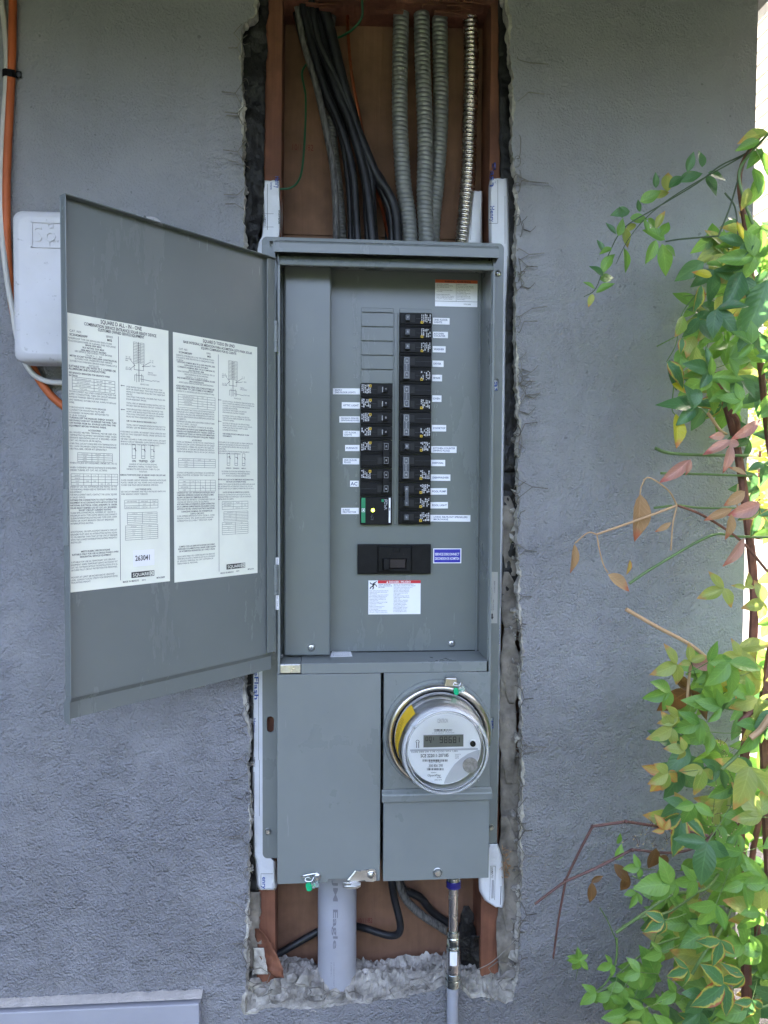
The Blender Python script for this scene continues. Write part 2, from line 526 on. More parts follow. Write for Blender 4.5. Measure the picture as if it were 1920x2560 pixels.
# ---- the stud bay behind
YB = 0.112
def plank(name, tl, tr, bl, br, y0, y1, mat, z_top=None, z_bot=None):
    """upright board from pixel corners of its front face (depth y0 to y1)"""
    a, b_, c_, d_ = P(*tl, y0), P(*tr, y0), P(*br, y0), P(*bl, y0)
    m2 = MB()
    n = 24
    vs_, fs = [], []
    for k in range(n + 1):
        f_ = k / n
        l = a.lerp(d_, f_); r = b_.lerp(c_, f_)
        jl = 0.0012 * nz(f_ * 19, l.x * 50); jr = 0.0012 * nz(f_ * 23, r.x * 50 + 9)
        vs_ += [(l.x + jl, y0, l.z), (r.x + jr, y0, r.z), (r.x + jr, y1, r.z), (l.x + jl, y1, l.z)]
    for k in range(n):
        for q in range(4):
            fs.append((k * 4 + q, (k + 1) * 4 + q, (k + 1) * 4 + (q + 1) % 4, k * 4 + (q + 1) % 4))
    fs += [(0, 1, 2, 3), (n * 4 + 3, n * 4 + 2, n * 4 + 1, n * 4)]
    m2.add(vs_, fs)
    return m2.build(name, mat, house, bevel=0.0015, fix=True)
plank('stud', (664, -90), (708, -90), (641, 2560), (686, 2560), 0.031, YB - 0.002, m_wood)
plank('stud', (1229, -90), (1250, -90), (1200, 2480), (1246, 2480), 0.033, YB - 0.002, m_wood)
a, b_ = P(560, -200, YB), P(1330, 2620, YB)
mb = MB()
mb.box(a.x, b_.x, YB, YB + 0.012, 1.965, a.z)
mb.build('backing_board', m_board, house)
mb = MB()
mb.box(a.x, b_.x, YB, YB + 0.012, b_.z, 1.9635)
mb.build('backing_board', m_board, house)
# red date stamps on the board
mb = MB()
o = P(728, 375, YB - 0.0008); mb.text('10/11/82', o, Vector((1, 0, 0)), Vector((0, 0, 1)), 0.0115, width=0.042)
o = P(893, 2308, YB - 0.0008); mb.text('10/11/82', o, Vector((1, 0, 0)), Vector((0, 0, 1)), 0.010, width=0.030)
mb.build('stamp', m_redink, house)
# header block with a splintered face
mb = MB()
h0 = P(590, -8, 0.032); h1 = P(1300, 8, 0.032)
n = 90
vs_, fs = [], []
for k in range(n + 1):
    x = h0.x + (h1.x - h0.x) * k / n
    j = 0.006 * nz(k * 0.13, 4.4) + 0.0035 * nz(k * 0.45, 8.8)
    zb = h0.z + (h1.z - h0.z) * k / n
    vs_ += [(x, 0.030 + 0.004 * nz(k * 0.2, 1.1), zb + 0.2), (x, 0.030 + 0.004 * nz(k * 0.2, 1.1), zb + 0.006 + j), (x, 0.036 + 0.004 * nz(k * 0.3, 2.1), zb + j * 0.5), (x, 0.075, zb - 0.001 + 0.002 * nz(k * .3)), (x, YB - 0.001, zb), (x, YB - 0.001, zb + 0.2)]
for k in range(n):
    for q in range(6):
        fs.append((k * 6 + q, (k + 1) * 6 + q, (k + 1) * 6 + (q + 1) % 6, k * 6 + (q + 1) % 6))
fs += [tuple(range(6)), tuple(n * 6 + q for q in range(5, -1, -1))]
mb.add(vs_, fs)
mb.build('header', m_wood, house, fix=True)
mb = MB()
for k in range(26):
    x = random.uniform(-0.06, 0.27); z = h0.z + random.uniform(-0.016, 0.012)
    l = random.uniform(0.02, 0.06); s = random.uniform(0.0008, 0.002)
    dz = random.uniform(-0.006, 0.004)
    mb.hexa([(x, 0.024, z), (x + l, 0.020, z + dz), (x + l, 0.021, z + dz + s), (x, 0.0245, z + 2 * s), (x, 0.033, z), (x + l, 0.033, z + dz), (x + l, 0.033, z + dz + s), (x, 0.033, z + 2 * s)])
tag(mb.build('splinters', m_wood, house), kind='stuff')

# crumpled building paper along both sides
def paper(name, cols, mat, y, amp, seed, steps=70, wr=5, curl=0.0):
    """strip between two pixel columns [(py, x0, x1)], crumpled"""
    m2 = MB()
    vs_, fs = [], []
    pys = [c[0] for c in cols]
    for k in range(steps + 1):
        py = pys[0] + (pys[-1] - pys[0]) * k / steps
        j = max(i for i in range(len(cols) - 1) if cols[i][0] <= py or i == 0)
        f_ = (py - cols[j][0]) / (cols[j + 1][0] - cols[j][0])
        x0 = cols[j][1] + (cols[j + 1][1] - cols[j][1]) * f_
        x1 = cols[j][2] + (cols[j + 1][2] - cols[j][2]) * f_
        x1 += 6 * nz(py * 0.02, seed) + 3 * nz(py * 0.07, seed + 3)
        x0 += 4 * nz(py * 0.03, seed + 8)
        for q in range(wr + 1):
            px = x0 + (x1 - x0) * q / wr
            yy = y + amp * (nz(py * 0.018, px * 0.03, seed) + 0.6 * nz(py * 0.06, px * 0.08, seed + 5)) - curl * (q / wr) ** 2
            vs_.append(P(px, py, yy))
    for k in range(steps):
        for q in range(wr):
            fs.append((k * (wr + 1) + q, (k + 1) * (wr + 1) + q, (k + 1) * (wr + 1) + q + 1, k * (wr + 1) + q + 1))
    m2.add(vs_, fs, 0, True)
    ob = m2.build(name, mat, house, angle=40)
    sd = ob.modifiers.new('thick', 'SOLIDIFY'); sd.thickness = 0.0008
    return ob
paper('building_paper', [(-70, 632, 672), (60, 590, 668), (300, 594, 662), (430, 598, 660), (520, 600, 662), (585, 602, 648), (640, 602, 640)], m_felt, 0.0245, 0.009, 1, steps=90, wr=8)
paper('building_paper', [(-70, 1245, 1275), (60, 1246, 1284), (200, 1246, 1294), (400, 1250, 1300), (700, 1252, 1304), (1000, 1252, 1306), (1180, 1252, 1304)], m_felt, 0.027, 0.005, 2, steps=110)
paper('building_paper', [(1140, 1250, 1304), (1400, 1250, 1308), (1560, 1250, 1306)], m_felt, 0.030, 0.006, 3)
paper('building_paper', [(1660, 606, 638), (1900, 612, 640), (2230, 612, 646)], m_felt, 0.027, 0.004, 4)
paper('building_paper', [(2230, 610, 652), (2330, 610, 650), (2420, 606, 660)], m_oldpaper, 0.026, 0.008, 5, steps=30)
# torn flaps of old grey paper on the right
for (p0_, p1_, xa, xb, s_) in ((1430, 1600, 1252, 1300, 11), (1570, 1760, 1252, 1302, 12), (1650, 1960, 1246, 1290, 13), (1800, 2150, 1250, 1306, 14), (2040, 2330, 1246, 1306, 15), (2240, 2460, 1240, 1300, 16), (1240, 1440, 1252, 1298, 17)):
    paper('torn_paper', [(p0_, xa + 8, xa + 22), (p0_ + (p1_ - p0_) * 0.35, xa, xb), (p0_ + (p1_ - p0_) * 0.7, xa + 3, xb + 2), (p1_, xa + 20, xa + 34)], m_oldpaper, 0.021 + 0.003 * (s_ % 3), 0.008, s_, steps=36, wr=6, curl=0.004)
# black torn scrap by the lower right stud, curled scrap at lower left
paper('torn_paper', [(2265, 1160, 1168), (2285, 1152, 1182), (2340, 1148, 1194), (2385, 1150, 1202), (2410, 1152, 1190), (2425, 1176, 1184)], m_felt, 0.062, 0.006, 21, steps=40, wr=6)
paper('torn_paper', [(2340, 1178, 1204), (2370, 1176, 1236), (2400, 1182, 1240), (2425, 1192, 1230)], m_felt, 0.045, 0.006, 22, steps=20, wr=6)
paper('torn_paper', [(2322, 636, 644), (2350, 640, 672), (2390, 650, 694), (2425, 664, 708), (2445, 690, 710)], m_wood, 0.026, 0.010, 23, steps=30, wr=6, curl=0.012)
paper('torn_paper', [(2370, 632, 660), (2400, 634, 664), (2436, 632, 668)], m_plaster, 0.020, 0.006, 24, steps=20, wr=6, curl=0.006)

# mortar ledge at the foot of the opening
mb = MB()
n, k2 = 130, 14
vs_, fs = [], []
for i in range(n + 1):
    px = 606 + (1306 - 606) * i / n
    # bottom outline at this column
    j = max(q for q in range(len(bot_px)) if bot_px[q][0] <= max(px, bot_px[0][0]))
    j = min(j, len(bot_px) - 2)
    f_ = min(1.2, max(-0.3, (px - bot_px[j][0]) / (bot_px[j + 1][0] - bot_px[j][0])))
    fy = bot_px[j][1] + (bot_px[j + 1][1] - bot_px[j][1]) * f_
    rise = 62 if px < 740 else (62 - (px - 740) * 0.10 if px < 880 else max(14, 48 - (px - 880) * 0.16))
    if px > 1150: rise = 20 + (px - 1150) * 0.42
    for q in range(k2 + 1):
        s_ = q / k2
        yy = 0.002 + 0.085 * s_
        p = P(px, fy + 6, 0.0)
        lift = rise * 0.00072 * (min(1.0, s_ * 2.1)) ** 0.7
        vs_.append((p.x, yy + 0.006 * nz(px * 0.03, q * 0.5), p.z + lift + 0.012 * round(2.2 * nz(px * 0.022, s_ * 3.2, 2)) / 2.2 * (0.25 + s_) + 0.006 * nz(px * 0.09, s_ * 9, 4) + 0.002 * random.uniform(-1, 1) * (s_ > 0.08)))
for i in range(n):
    for q in range(k2):
        fs.append((i * (k2 + 1) + q, (i + 1) * (k2 + 1) + q, (i + 1) * (k2 + 1) + q + 1, i * (k2 + 1) + q + 1))
mb.add(vs_, fs, 0, False)
mb.build('mortar_ledge', m_mortar, house)

# lumps of broken plaster and mortar
def lump(size, seed, sx=1, sy=1, sz=1):
    bm = bmesh.new()
    bmesh.ops.create_icosphere(bm, subdivisions=1, radius=1)
    for v in bm.verts:
        r = 1 + 0.8 * noise.noise(v.co * 1.5 + Vector((seed, 0, 0))) + 0.16 * noise.noise(v.co * 3.7 + Vector((0, seed, 0)))
        v.co = Vector((v.co.x * sx, v.co.y * sy, v.co.z * sz)) * r * size
    me = bpy.data.meshes.new('plaster_lump'); bm.to_mesh(me); bm.free()
    return me
lm = [lump(0.008, s, random.uniform(0.9, 1.7), 0.8, random.uniform(0.45, 1.1)) for s in range(8)]
for q, me in enumerate(lm): me.materials.append(m_plaster if q % 3 == 0 else m_mortar)
def put_lump(px, py, y, k):
    o = bpy.data.objects.new('plaster_lump', lm[random.randrange(8)])
    COL.objects.link(o)
    o.location = P(px, py, y); o.scale = (k, k, k); o.rotation_euler = [random.uniform(0, 6) for _ in range(3)]
    adopt(o, house)
for k in range(38):
    py = random.choice([random.uniform(1050, 1600), random.uniform(1600, 2440), random.uniform(2200, 2460)])
    put_lump(random.uniform(1276, 1302), py, random.uniform(0.010, 0.03), random.uniform(0.4, 1.05))
for k in range(16):
    put_lump(random.uniform(620, 634), random.uniform(1700, 2440), random.uniform(0.012, 0.03), random.uniform(0.35, 0.8))
for (px, py, k) in ((1274, 2440, 2.0), (1288, 2390, 1.6), (1262, 2470, 1.8), (1240, 2478, 1.3), (1284, 2350, 1.4), (760, 2452, 2.3), (732, 2446, 1.8), (690, 2468, 2.2), (650, 2478, 2.0), (840, 2480, 1.6), (790, 2470, 2.0), (872, 2487, 1.2), (1292, 1100, 1.3), (1290, 1085, 1.0), (640, 2460, 1.7), (606, 385, 1.0), (611, 480, .9), (608, 420, .9)):
    put_lump(px, py, 0.016 + 0.01 * random.random(), k)
for k in range(9):
    put_lump(random.uniform(630, 890), random.uniform(2476, 2512), random.uniform(0.004, 0.03), random.uniform(0.4, 1.1))

# ends of the wire lath: twisted strands bent out of the plaster over the wall face
mb = MB()
def strand(pts, r=0.0006):
    mb.tube(smooth_path(pts, 4), r, 5)
def twist(a, b_, r=0.00066, turns=5):
    n = 18
    d = (b_ - a); L = d.length; d.normalize()
    u = d.orthogonal().normalized(); w = d.cross(u)
    for ph in (0, math.pi):
        mb.tube([a + d * (L * i / n) + (u * math.cos(ph + turns * 6.283 * i / n) + w * math.sin(ph + turns * 6.283 * i / n)) * r * 1.1 for i in range(n + 1)], r * 0.8, 4)
def lath(px, py, side, l=None):
    l = l or random.uniform(26, 52)
    a = P(px - side * random.uniform(2, 14), py + random.uniform(-6, 6), random.uniform(0.010, 0.02))
    b_ = P(px + side * 4, py + random.uniform(-4, 4), -0.003)
    kx = px + side * l * random.uniform(0.35, 0.6); ky = py + random.choice((-1, 1)) * random.uniform(8, 30)
    k_ = P(kx, ky, -random.uniform(0.004, 0.012))
    strand([a, (a + b_) / 2 + Vector((0, -0.004, random.uniform(-.004, .004))), b_, k_])
    e = P(px + side * l * 1.15, ky + random.uniform(-6, 6), -random.uniform(0.004, 0.014))
    if random.random() < 0.75: twist(k_, e)
    if random.random() < 0.7:
        strand([k_, P(px + side * random.uniform(2, 10), ky + (ky - py) * random.uniform(.7, 1.2), -0.002), P(px - side * 7, ky + (ky - py) * 1.3, 0.012)])
    if random.random() < 0.5:   # loop at the edge
        c = P(px - side * 3, py + 10, 0.0)
        strand([c + Vector((-side * 0.006 * math.cos(q), -0.004 - 0.003 * math.sin(q), 0.009 * math.sin(q))) for q in (0, 1, 2, 3, 4, 5)], 0.0005)
for py in range(90, 2440, 58):
    if random.random() < 0.85: lath(1294 + 3 * nz(py * .01), py + random.uniform(-22, 22), 1, random.choice((random.uniform(14, 26), random.uniform(28, 50), random.uniform(40, 72))))
    if random.random() < 0.4: lath(1294, py + random.uniform(-25, 25), 1, random.uniform(12, 26))
# netting still hanging over the face beside the gap
for (x_, y_, R_) in ((1318, 700, 20), (1322, 905, 24), (1312, 945, 20), (1330, 972, 22), (1316, 1010, 24), (1322, 560, 18)):
    q = [P(x_ + R_ * math.cos(0.3 + k * math.pi / 3), y_ + R_ * 1.1 * math.sin(0.3 + k * math.pi / 3), -0.004 - 0.004 * random.random()) for k in range(5)]
    for k in range(4): (twist if k == 1 else lambda s, e: strand([s, (s + e) / 2 + Vector((0.001, -0.002, 0)), e], 0.0005))(q[k], q[k + 1])
for py in list(range(100, 560, 52)) + list(range(1700, 2440, 58)):
    lath(611 if py < 600 else 620, py + random.uniform(-12, 12), -1)
# hexagon netting left over the ledge
def hexnet(cx_, cy_, R_, tilt):
    q = [P(cx_ + R_ * 1.15 * math.cos(tilt + k * math.pi / 3), cy_ + R_ * 0.75 * math.sin(tilt + k * math.pi / 3), 0.012 - 0.012 * random.random()) for k in range(7)]
    for k in range(6):
        (twist if k % 3 == 0 else lambda s, e: strand([s, (s + e) / 2 + Vector((0, -0.002, 0.001)), e]))(q[k], q[k + 1])
for (x_, y_) in ((655, 2474), (700, 2486), (748, 2478), (790, 2486), (835, 2496), (880, 2497), (1255, 2425), (1275, 2460), (1005, 2478), (1045, 2462), (645, 2440)):
    hexnet(x_, y_, random.uniform(22, 30), random.uniform(0, 1))
strand([P(930, 2497, 0.0), P(985, 2482, -0.002), P(1030, 2462, -0.006), P(1075, 2436, -0.004), P(1104, 2425, 0.0)], 0.0009)
strand([P(1046, 2446, -.003), P(1062, 2458, -.004), P(1074, 2472, 0.0)], 0.0007)
strand([P(1150, 2450, 0.0), P(1180, 2430, -0.004), P(1230, 2405, -0.004), P(1290, 2350, 0.0)], 0.0007)
tag(mb.build('wire_lath', m_wire, house), kind='stuff')

# ------------------------------------------------------------------ what shows past the corner of the house
m_gwall = M('white_garden_wall', (0.78, 0.76, 0.70), 0.8, var=0.05, vs=6, bs=0.3, bscale=120, bd=0.002)
gw = thing('garden_wall', (3.3, 7, 0), 'low white garden wall along the sunny side path', 'wall')
mb = MB(); mb.box(3.25, 3.45, 2.6, 12, -0.05, 0.98); mb.build('wall_body', m_gwall, gw, bevel=0.01)
mb = MB(); mb.box(3.21, 3.49, 2.56, 12.04, 0.981, 1.04); mb.build('coping', m_gwall, gw, bevel=0.01)
m_siding, t, b = nodes('cream_siding')
b.inputs['Base Color'].default_value = (0.48, 0.42, 0.31, 1); b.inputs['Roughness'].default_value = 0.7
nh = thing('neighbour_house', (7, 9, 0), 'cream boarded house across the side yard beyond the hedge', 'house')
mb = MB(); mb.box(4.8, 9.5, 4, 14, 0, 8.0); mb.build('wall_core', m_siding, nh)
for k in range(50):
    mb = MB()
    z0 = 0.3 + k * 0.15
    mb.hexa([(4.778, 4, z0), (4.799, 4, z0), (4.799, 4, z0 + 0.16), (4.792, 4, z0 + 0.16), (4.778, 14, z0), (4.799, 14, z0), (4.799, 14, z0 + 0.16), (4.792, 14, z0 + 0.16)])
    mb.build('siding_board', m_siding, nh, fix=True)
mb = MB(); mb.hexa([(4.4, 3.7, 8.0), (9.9, 3.7, 8.0), (9.9, 14.3, 8.0), (4.4, 14.3, 8.0), (7.1, 3.7, 9.6), (7.2, 3.7, 9.6), (7.2, 14.3, 9.6), (7.1, 14.3, 9.6)]); mb.build('roof', m_roof, nh, fix=True)
# ------------------------------------------------------------------ electrical panel
def paint(name, c, rough):
    m, t, b = nodes(name)
    co = coords(t)
    v = noise_tex(t, co, 4, 6, 0.65)
    col = ramp(t, v, [(0.3, tuple(x * 0.94 for x in c)), (0.7, tuple(x * 1.05 for x in c))])
    # hand marks, dust and a few light scratches
    mp = mk(t, 'ShaderNodeMapping'); mp.inputs['Scale'].default_value = (1.0, 1.0, 0.25); mp.inputs['Rotation'].default_value = (0.0, 0.5, 0.0)
    t.links.new(co, mp.inputs[0])
    dust = ramp(t, noise_tex(t, mp.outputs[0], 16, 6, 0.72), [(0.56, 0.0), (0.78, 1.0)])
    col = mixc(t, math_n(t, 'MULTIPLY', dust, 0.045), col, (0.42, 0.40, 0.37))
    ms = mk(t, 'ShaderNodeMapping'); ms.inputs['Scale'].default_value = (1.0, 1.0, 0.05); ms.inputs['Rotation'].default_value = (0.0, 0.95, 0.0)
    t.links.new(co, ms.inputs[0])
    scr = ramp(t, noise_tex(t, ms.outputs[0], 340, 2, 0.4), [(0.735, 0.0), (0.755, 1.0)])
    scr = math_n(t, 'MULTIPLY', scr, ramp(t, noise_tex(t, co, 9, 2), [(0.52, 0.0), (0.62, 1.0)]))
    col = mixc(t, math_n(t, 'MULTIPLY', scr, 0.35), col, (0.45, 0.46, 0.46))
    t.links.new(col, b.inputs['Base Color'])
    rr = math_n(t, 'ADD', ramp(t, noise_tex(t, co, 7, 5, 0.6), [(0.3, rough - 0.02), (0.7, rough + 0.03)]), math_n(t, 'MULTIPLY', dust, 0.14))
    t.links.new(rr, b.inputs['Roughness'])
    hh = math_n(t, 'ADD', math_n(t, 'MULTIPLY', noise_tex(t, co, 900, 2), 0.05), noise_tex(t, co, 5.5, 2))
    bump(t, b, hh, 0.10, 0.004)
    b.inputs['Specular IOR Level'].default_value = 0.38
    return m
m_panel = paint('grey_enamel', (0.192, 0.212, 0.206), 0.28)
m_panel2 = paint('grey_enamel_inner', (0.158, 0.176, 0.170), 0.24)
m_zinc = M('zinc', (0.62, 0.62, 0.60), 0.32, 0.95, var=0.2, vs=60, rvar=0.08)
m_silver = M('bright_steel', (0.72, 0.71, 0.69), 0.24, 1.0, var=0.12, vs=50)
m_black = M('black_plastic', (0.0085, 0.0085, 0.0095), 0.45, var=0.3, vs=60, spec=0.16)
m_black2 = M('gap_shade_black', (0.004, 0.004, 0.004), 0.6)  # near-black colour standing in for shade in gaps, slots and pinholes
m_grey = M('grey_handle', (0.075, 0.082, 0.095), 0.4)
m_lgrey = M('light_print', (0.55, 0.55, 0.56), 0.6)
m_yellow = M('yellow_print', (0.60, 0.40, 0.02), 0.6)
m_paper = M('label_white', (0.86, 0.87, 0.89), 0.45)
m_sheet = M('cream_sheet', (0.82, 0.84, 0.73), 0.4, var=0.04, vs=20)
m_ink = M('black_ink', (0.02, 0.02, 0.022), 0.5)
m_blueink = M('navy_ink', (0.05, 0.07, 0.16), 0.5)
m_greyink = M('grey_ink', (0.14, 0.14, 0.14), 0.5)
m_red = M('label_red', (0.55, 0.02, 0.035), 0.45)
m_orange = M('label_orange', (0.62, 0.11, 0.03), 0.45)
m_blue = M('label_blue', (0.02, 0.02, 0.36), 0.45)
m_green = M('label_green', (0.005, 0.22, 0.09), 0.45)

XL, XR, ZB, YF, YD, YFL = -0.0832, 0.2850, 0.8045, -0.060, 0.020, 0.0135
UX, UZ = Vector((1, 0, 0)), Vector((0, 0, 1))
panel = thing('electrical_panel', (0.1, 0.0, ZB), 'grey metal electrical service panel with its door swung open', 'electrical panel')

def rect_pts(x0, x1, z0, z1, r=0.0, n=5):
    if r <= 0: return [(x0, z0), (x1, z0), (x1, z1), (x0, z1)]
    out = []
    for cx_, cz_, a0 in ((x1 - r, z0 + r, -90), (x1 - r, z1 - r, 0), (x0 + r, z1 - r, 90), (x0 + r, z0 + r, 180)):
        for k in range(n + 1):
            a = RAD(a0 + 90 * k / n)
            out.append((cx_ + r * math.cos(a), cz_ + r * math.sin(a)))
    return out

def plate(mb, outer, holes, y0, y1, mi=0):
    """flat plate in XZ with holes; front y0, back y1"""
    loops = [outer] + holes
    pts = [p for l in loops for p in l]
    tr = tessellate_polygon([[Vector((p[0], p[1], 0)) for p in l] for l in loops])
    F_ = [(p[0], y0, p[1]) for p in pts]; B_ = [(p[0], y1, p[1]) for p in pts]
    N = len(pts)
    fr, bk = [], []
    for a, b_, c_ in tr:
        va, vb, vc = (Vector((pts[i][0], pts[i][1], 0)) for i in (a, b_, c_))
        if (vb - va).cross(vc - va).z < 0: b_, c_ = c_, b_
        fr.append((a, b_, c_)); bk.append((N + a, N + c_, N + b_))
    fs = fr + bk
    o_ = 0
    for l in loops:
        for i in range(len(l)):
            j = (i + 1) % len(l)
            fs.append((o_ + i, N + o_ + i, N + o_ + j, o_ + j))
        o_ += len(l)
    mb.add(F_ + B_, fs, mi)
    return mb

def oval(px, py, w, h, Y, n=16):
    c = P(px, py, Y); k = (Y - CAM.y) / F
    r = min(w, h) / 2 * k; e = (max(w, h) / 2) * k - r
    out = []
    for q in range(n):
        a = 2 * math.pi * q / n
        x, z = r * math.cos(a), r * math.sin(a)
        if h > w: z += e if math.sin(a) >= 0 else -e
        else: x += e if math.cos(a) >= 0 else -e
        out.append((c.x + x, c.z + z))
    return out

# flange with its knock-outs
mb = MB()
plate(mb, rect_pts(-0.1152, 0.3172, 0.8120, 1.9285, 0.009), [rect_pts(-0.0772, 0.2790, 0.822, 1.885), oval(678, 609, 8, 14, YFL), oval(676, 1811, 18, 40, YFL), oval(1241, 962, 10, 30, YFL), oval(1230, 1808, 8, 30, YFL)], YFL, YFL + 0.0018)
mb.build('flange', m_panel, panel, bevel=0.0004, seg=1, fix=True)
# enclosure shell
mb = MB()
mb.box(XL, XL + 0.0018, YF + 0.004, YFL - 0.0003, ZB + 0.01, 1.879)
mb.box(XR - 0.0018, XR, YF + 0.004, YFL - 0.0003, ZB + 0.01, 1.879)
mb.box(-0.074, -0.0725, YFL + 0.002, 0.106, 0.824, 1.884)
mb.box(0.2745, 0.276, YFL + 0.002, 0.106, 0.824, 1.884)
mb.box(-0.0724, 0.2744, YFL + 0.002, 0.106, 0.8241, 0.8256)
mb.box(-0.0724, 0.2744, YFL + 0.002, 0.106, 1.8825, 1.8839)
mb.box(-0.0724, 0.2744, 0.1045, 0.106, 0.826, 1.882)
mb.build('enclosure', m_panel, panel)
# hood
mb = MB()
hz1, hz0 = 1.8955, 1.8778
hx0, hx1 = -0.0876, 0.2890
prof = [(YFL - 0.0004, 1.9085), (-0.066, hz1 + 0.0028), (-0.0705, hz1), (-0.072, hz1 - 0.003), (-0.072, hz0), (-0.0702, hz0), (-0.0702, hz1 - 0.0035), (-0.066, hz1 + 0.0008), (YFL - 0.0004, 1.9065)]
mb.prism([Vector((hx0, y, z)) for y, z in prof], (hx1 - hx0, 0, 0))
for x in (hx0 + 0.0002, hx1 - 0.0017):
    mb.prism([Vector((x, YFL - 0.0005, 1.9062)), Vector((x, -0.0698, hz1 - 0.005)), Vector((x, -0.0698, hz0)), Vector((x, YFL - 0.0005, 1.868))], (0.0015, 0, 0))
mb.build('hood', m_panel, panel, fix=True)
# strip under the hood, rolled lip, top return
mb = MB()
mb.prism([Vector((XL + 0.002, -0.046, 1.8788)), Vector((XL + 0.002, -0.054, 1.8668)), Vector((XL + 0.002, -0.0635, 1.8655)), Vector((XL + 0.002, -0.0645, 1.8595)), Vector((XL + 0.002, -0.062, 1.8585)), Vector((XL + 0.002, -0.057, 1.8590)), Vector((XL + 0.002, -0.050, 1.8690)), Vector((XL + 0.002, 0.018, 1.8760)), Vector((XL + 0.002, 0.018, 1.8788))], (XR - XL - 0.004, 0, 0))
mb.build('head_channel', m_panel, panel, bevel=0.001, fix=True)
# jambs of the breaker recess
mb = MB()
mb.box(XL, XL + 0.0045, YF - 0.0025, YF + 0.002, 1.170, 1.859)
mb.box(XL + 0.0002, XL + 0.0022, YF + 0.0025, YD - 0.0005, 1.187, 1.8655)
mb.build('jamb', m_panel, panel, bevel=0.0006, seg=1)
mb = MB()
mb.box(XR - 0.0038, XR, YF - 0.0025, YF + 0.002, ZB + 0.012, 1.859)
mb.box(XR - 0.0054, XR - 0.0022, YF + 0.0025, YD - 0.0005, 1.187, 1.8655)
mb.build('jamb', m_panel, panel, bevel=0.0006, seg=1)
mb = MB(); mb.box(XL + 0.0026, XR - 0.0026, YD + 0.004, YD + 0.006, 1.186, 1.880); mb.build('recess_back', m_black2, panel)  # near-black plate paints the shade seen in the gap beside the dead front
# dead front plate with a folded right edge
dfx1 = P(1203, 1200, YD).x
mb = MB()
mb.box(-0.070, dfx1, YD, YD + 0.0035, 1.1885, 1.8785)
mb.box(dfx1 + 0.0004, dfx1 + 0.0026, YD - 0.0025, YD + 0.0035, 1.1885, 1.8785)
mb.build('dead_front', m_panel2, panel, bevel=0.0008, seg=2)
# wiring gutter cover
gx1 = P(827, 1200, -0.015).x
mb = MB(); mb.box(-0.0752, gx1, -0.015, YD - 0.0004, 1.1895, 1.8730); mb.build('gutter_cover', m_panel2, panel, bevel=0.004, seg=3)
# shelf with turned-down lip
mb = MB()
mb.box(XL + 0.0046, -0.0445, YF + 0.0005, YD - 0.0006, 1.1855, 1.187)
mb.box(-0.0438, XR - 0.0056, YF + 0.0005, YD - 0.0006, 1.1860, 1.1875)
mb.box(-0.0432, 0.2778, YF - 0.0036, YF + 0.0003, 1.1698, 1.1874)
mb.build('shelf', m_panel, panel, bevel=0.001)
a_, b2_ = P(701, 1660, YF), P(752, 1681, YF)
mb = MB(); mb.box(a_.x, b2_.x, YF - 0.0052, YF + 0.0002, b2_.z, a_.z); mb.build('shelf_tab', m_zinc, panel, bevel=0.0008)
# lower covers
def cover(name, x0, x1, z0, z1, y, d=0.022, bev=0.0022):
    m2 = MB()
    m2.box(x0, x1, y, y + 0.0016, z0, z1)
    ob = m2.build(name, m_panel, panel, bevel=0.0009)
    return ob
mb = MB()
lx0, lx1 = -0.0838, 0.0932
lat0, lat1 = P(818, 2200, YF).x, P(868, 2200, YF).x
# left cover: tray with a notch for the hasp
plate(mb, [(lx0, ZB), (lat0, ZB), (lat0, ZB + 0.0055), (lat1, ZB + 0.0055), (lat1, ZB), (lx1, ZB), (lx1, 1.1690), (lx0, 1.1690)], [], YF - 0.0035, YF - 0.0018)
mb.box(lx0, lx0 + 0.0016, YF - 0.0017, YF + 0.018, ZB, 1.169)
mb.box(lx1 - 0.0016, lx1, YF - 0.0017, YF + 0.05, ZB, 1.169)
mb.box(lx0 + 0.0017, lx1 - 0.0017, YF - 0.0017, YF + 0.018, 1.1672, 1.1688)
mb.box(lx0 + 0.0017, lx1 - 0.0017, YF + 0.002, YFL - 0.001, ZB + 0.006, ZB + 0.0075)
mb.build('lower_cover', m_panel, panel, bevel=0.0008, fix=True)
rx0, rx1 = 0.0985, 0.2852
zs1 = P(1090, 1997, YF).z; zs0 = P(1090, 1966, YF).z
MC = P(1095.6, 1836, -0.068)          # meter centre on the wall side
mb = MB()
circ = [(MC.x + 0.083 * math.cos(2 * math.pi * k / 48), MC.z + 0.083 * math.sin(2 * math.pi * k / 48)) for k in range(48)]
plate(mb, [(rx0, zs0 - 0.002), (rx1, zs0 - 0.002), (rx1, 1.1690), (rx0, 1.1690)], [circ], YF - 0.0026, YF - 0.001)
# flared lower edge of the meter cover
sec = [(-0.0026, zs0 - 0.0019), (-0.0040, zs0 - 0.004), (-0.0095, zs0 - 0.0085), (-0.0105, zs0 - 0.011), (-0.0105, zs1), (-0.0088, zs1), (-0.0088, zs0 - 0.010), (-0.0024, zs0 - 0.0052)]
mb.prism([Vector((rx0 - 0.0030, YF + y, z)) for y, z in sec], (rx1 - rx0 + 0.006, 0, 0))
mb.box(rx0, rx0 + 0.0016, YF - 0.0009, YF + 0.05, zs1, 1.169)
mb.box(rx1 - 0.0016, rx1, YF - 0.0009, YF + 0.02, zs1, 1.169)
mb.build('meter_cover', m_panel, panel, bevel=0.0008, fix=True)
mb = MB()
mb.box(rx0 + 0.0004, rx1 - 0.0004, YF - 0.004, YF - 0.0024, ZB - 0.001, zs1 + 0.003)
mb.box(rx0 + 0.0004, rx0 + 0.002, YF - 0.0023, YF + 0.05, ZB - 0.001, zs1 - 0.002)
mb.box(rx1 - 0.002, rx1 - 0.0004, YF - 0.0023, YF + 0.02, ZB - 0.001, zs1 - 0.002)
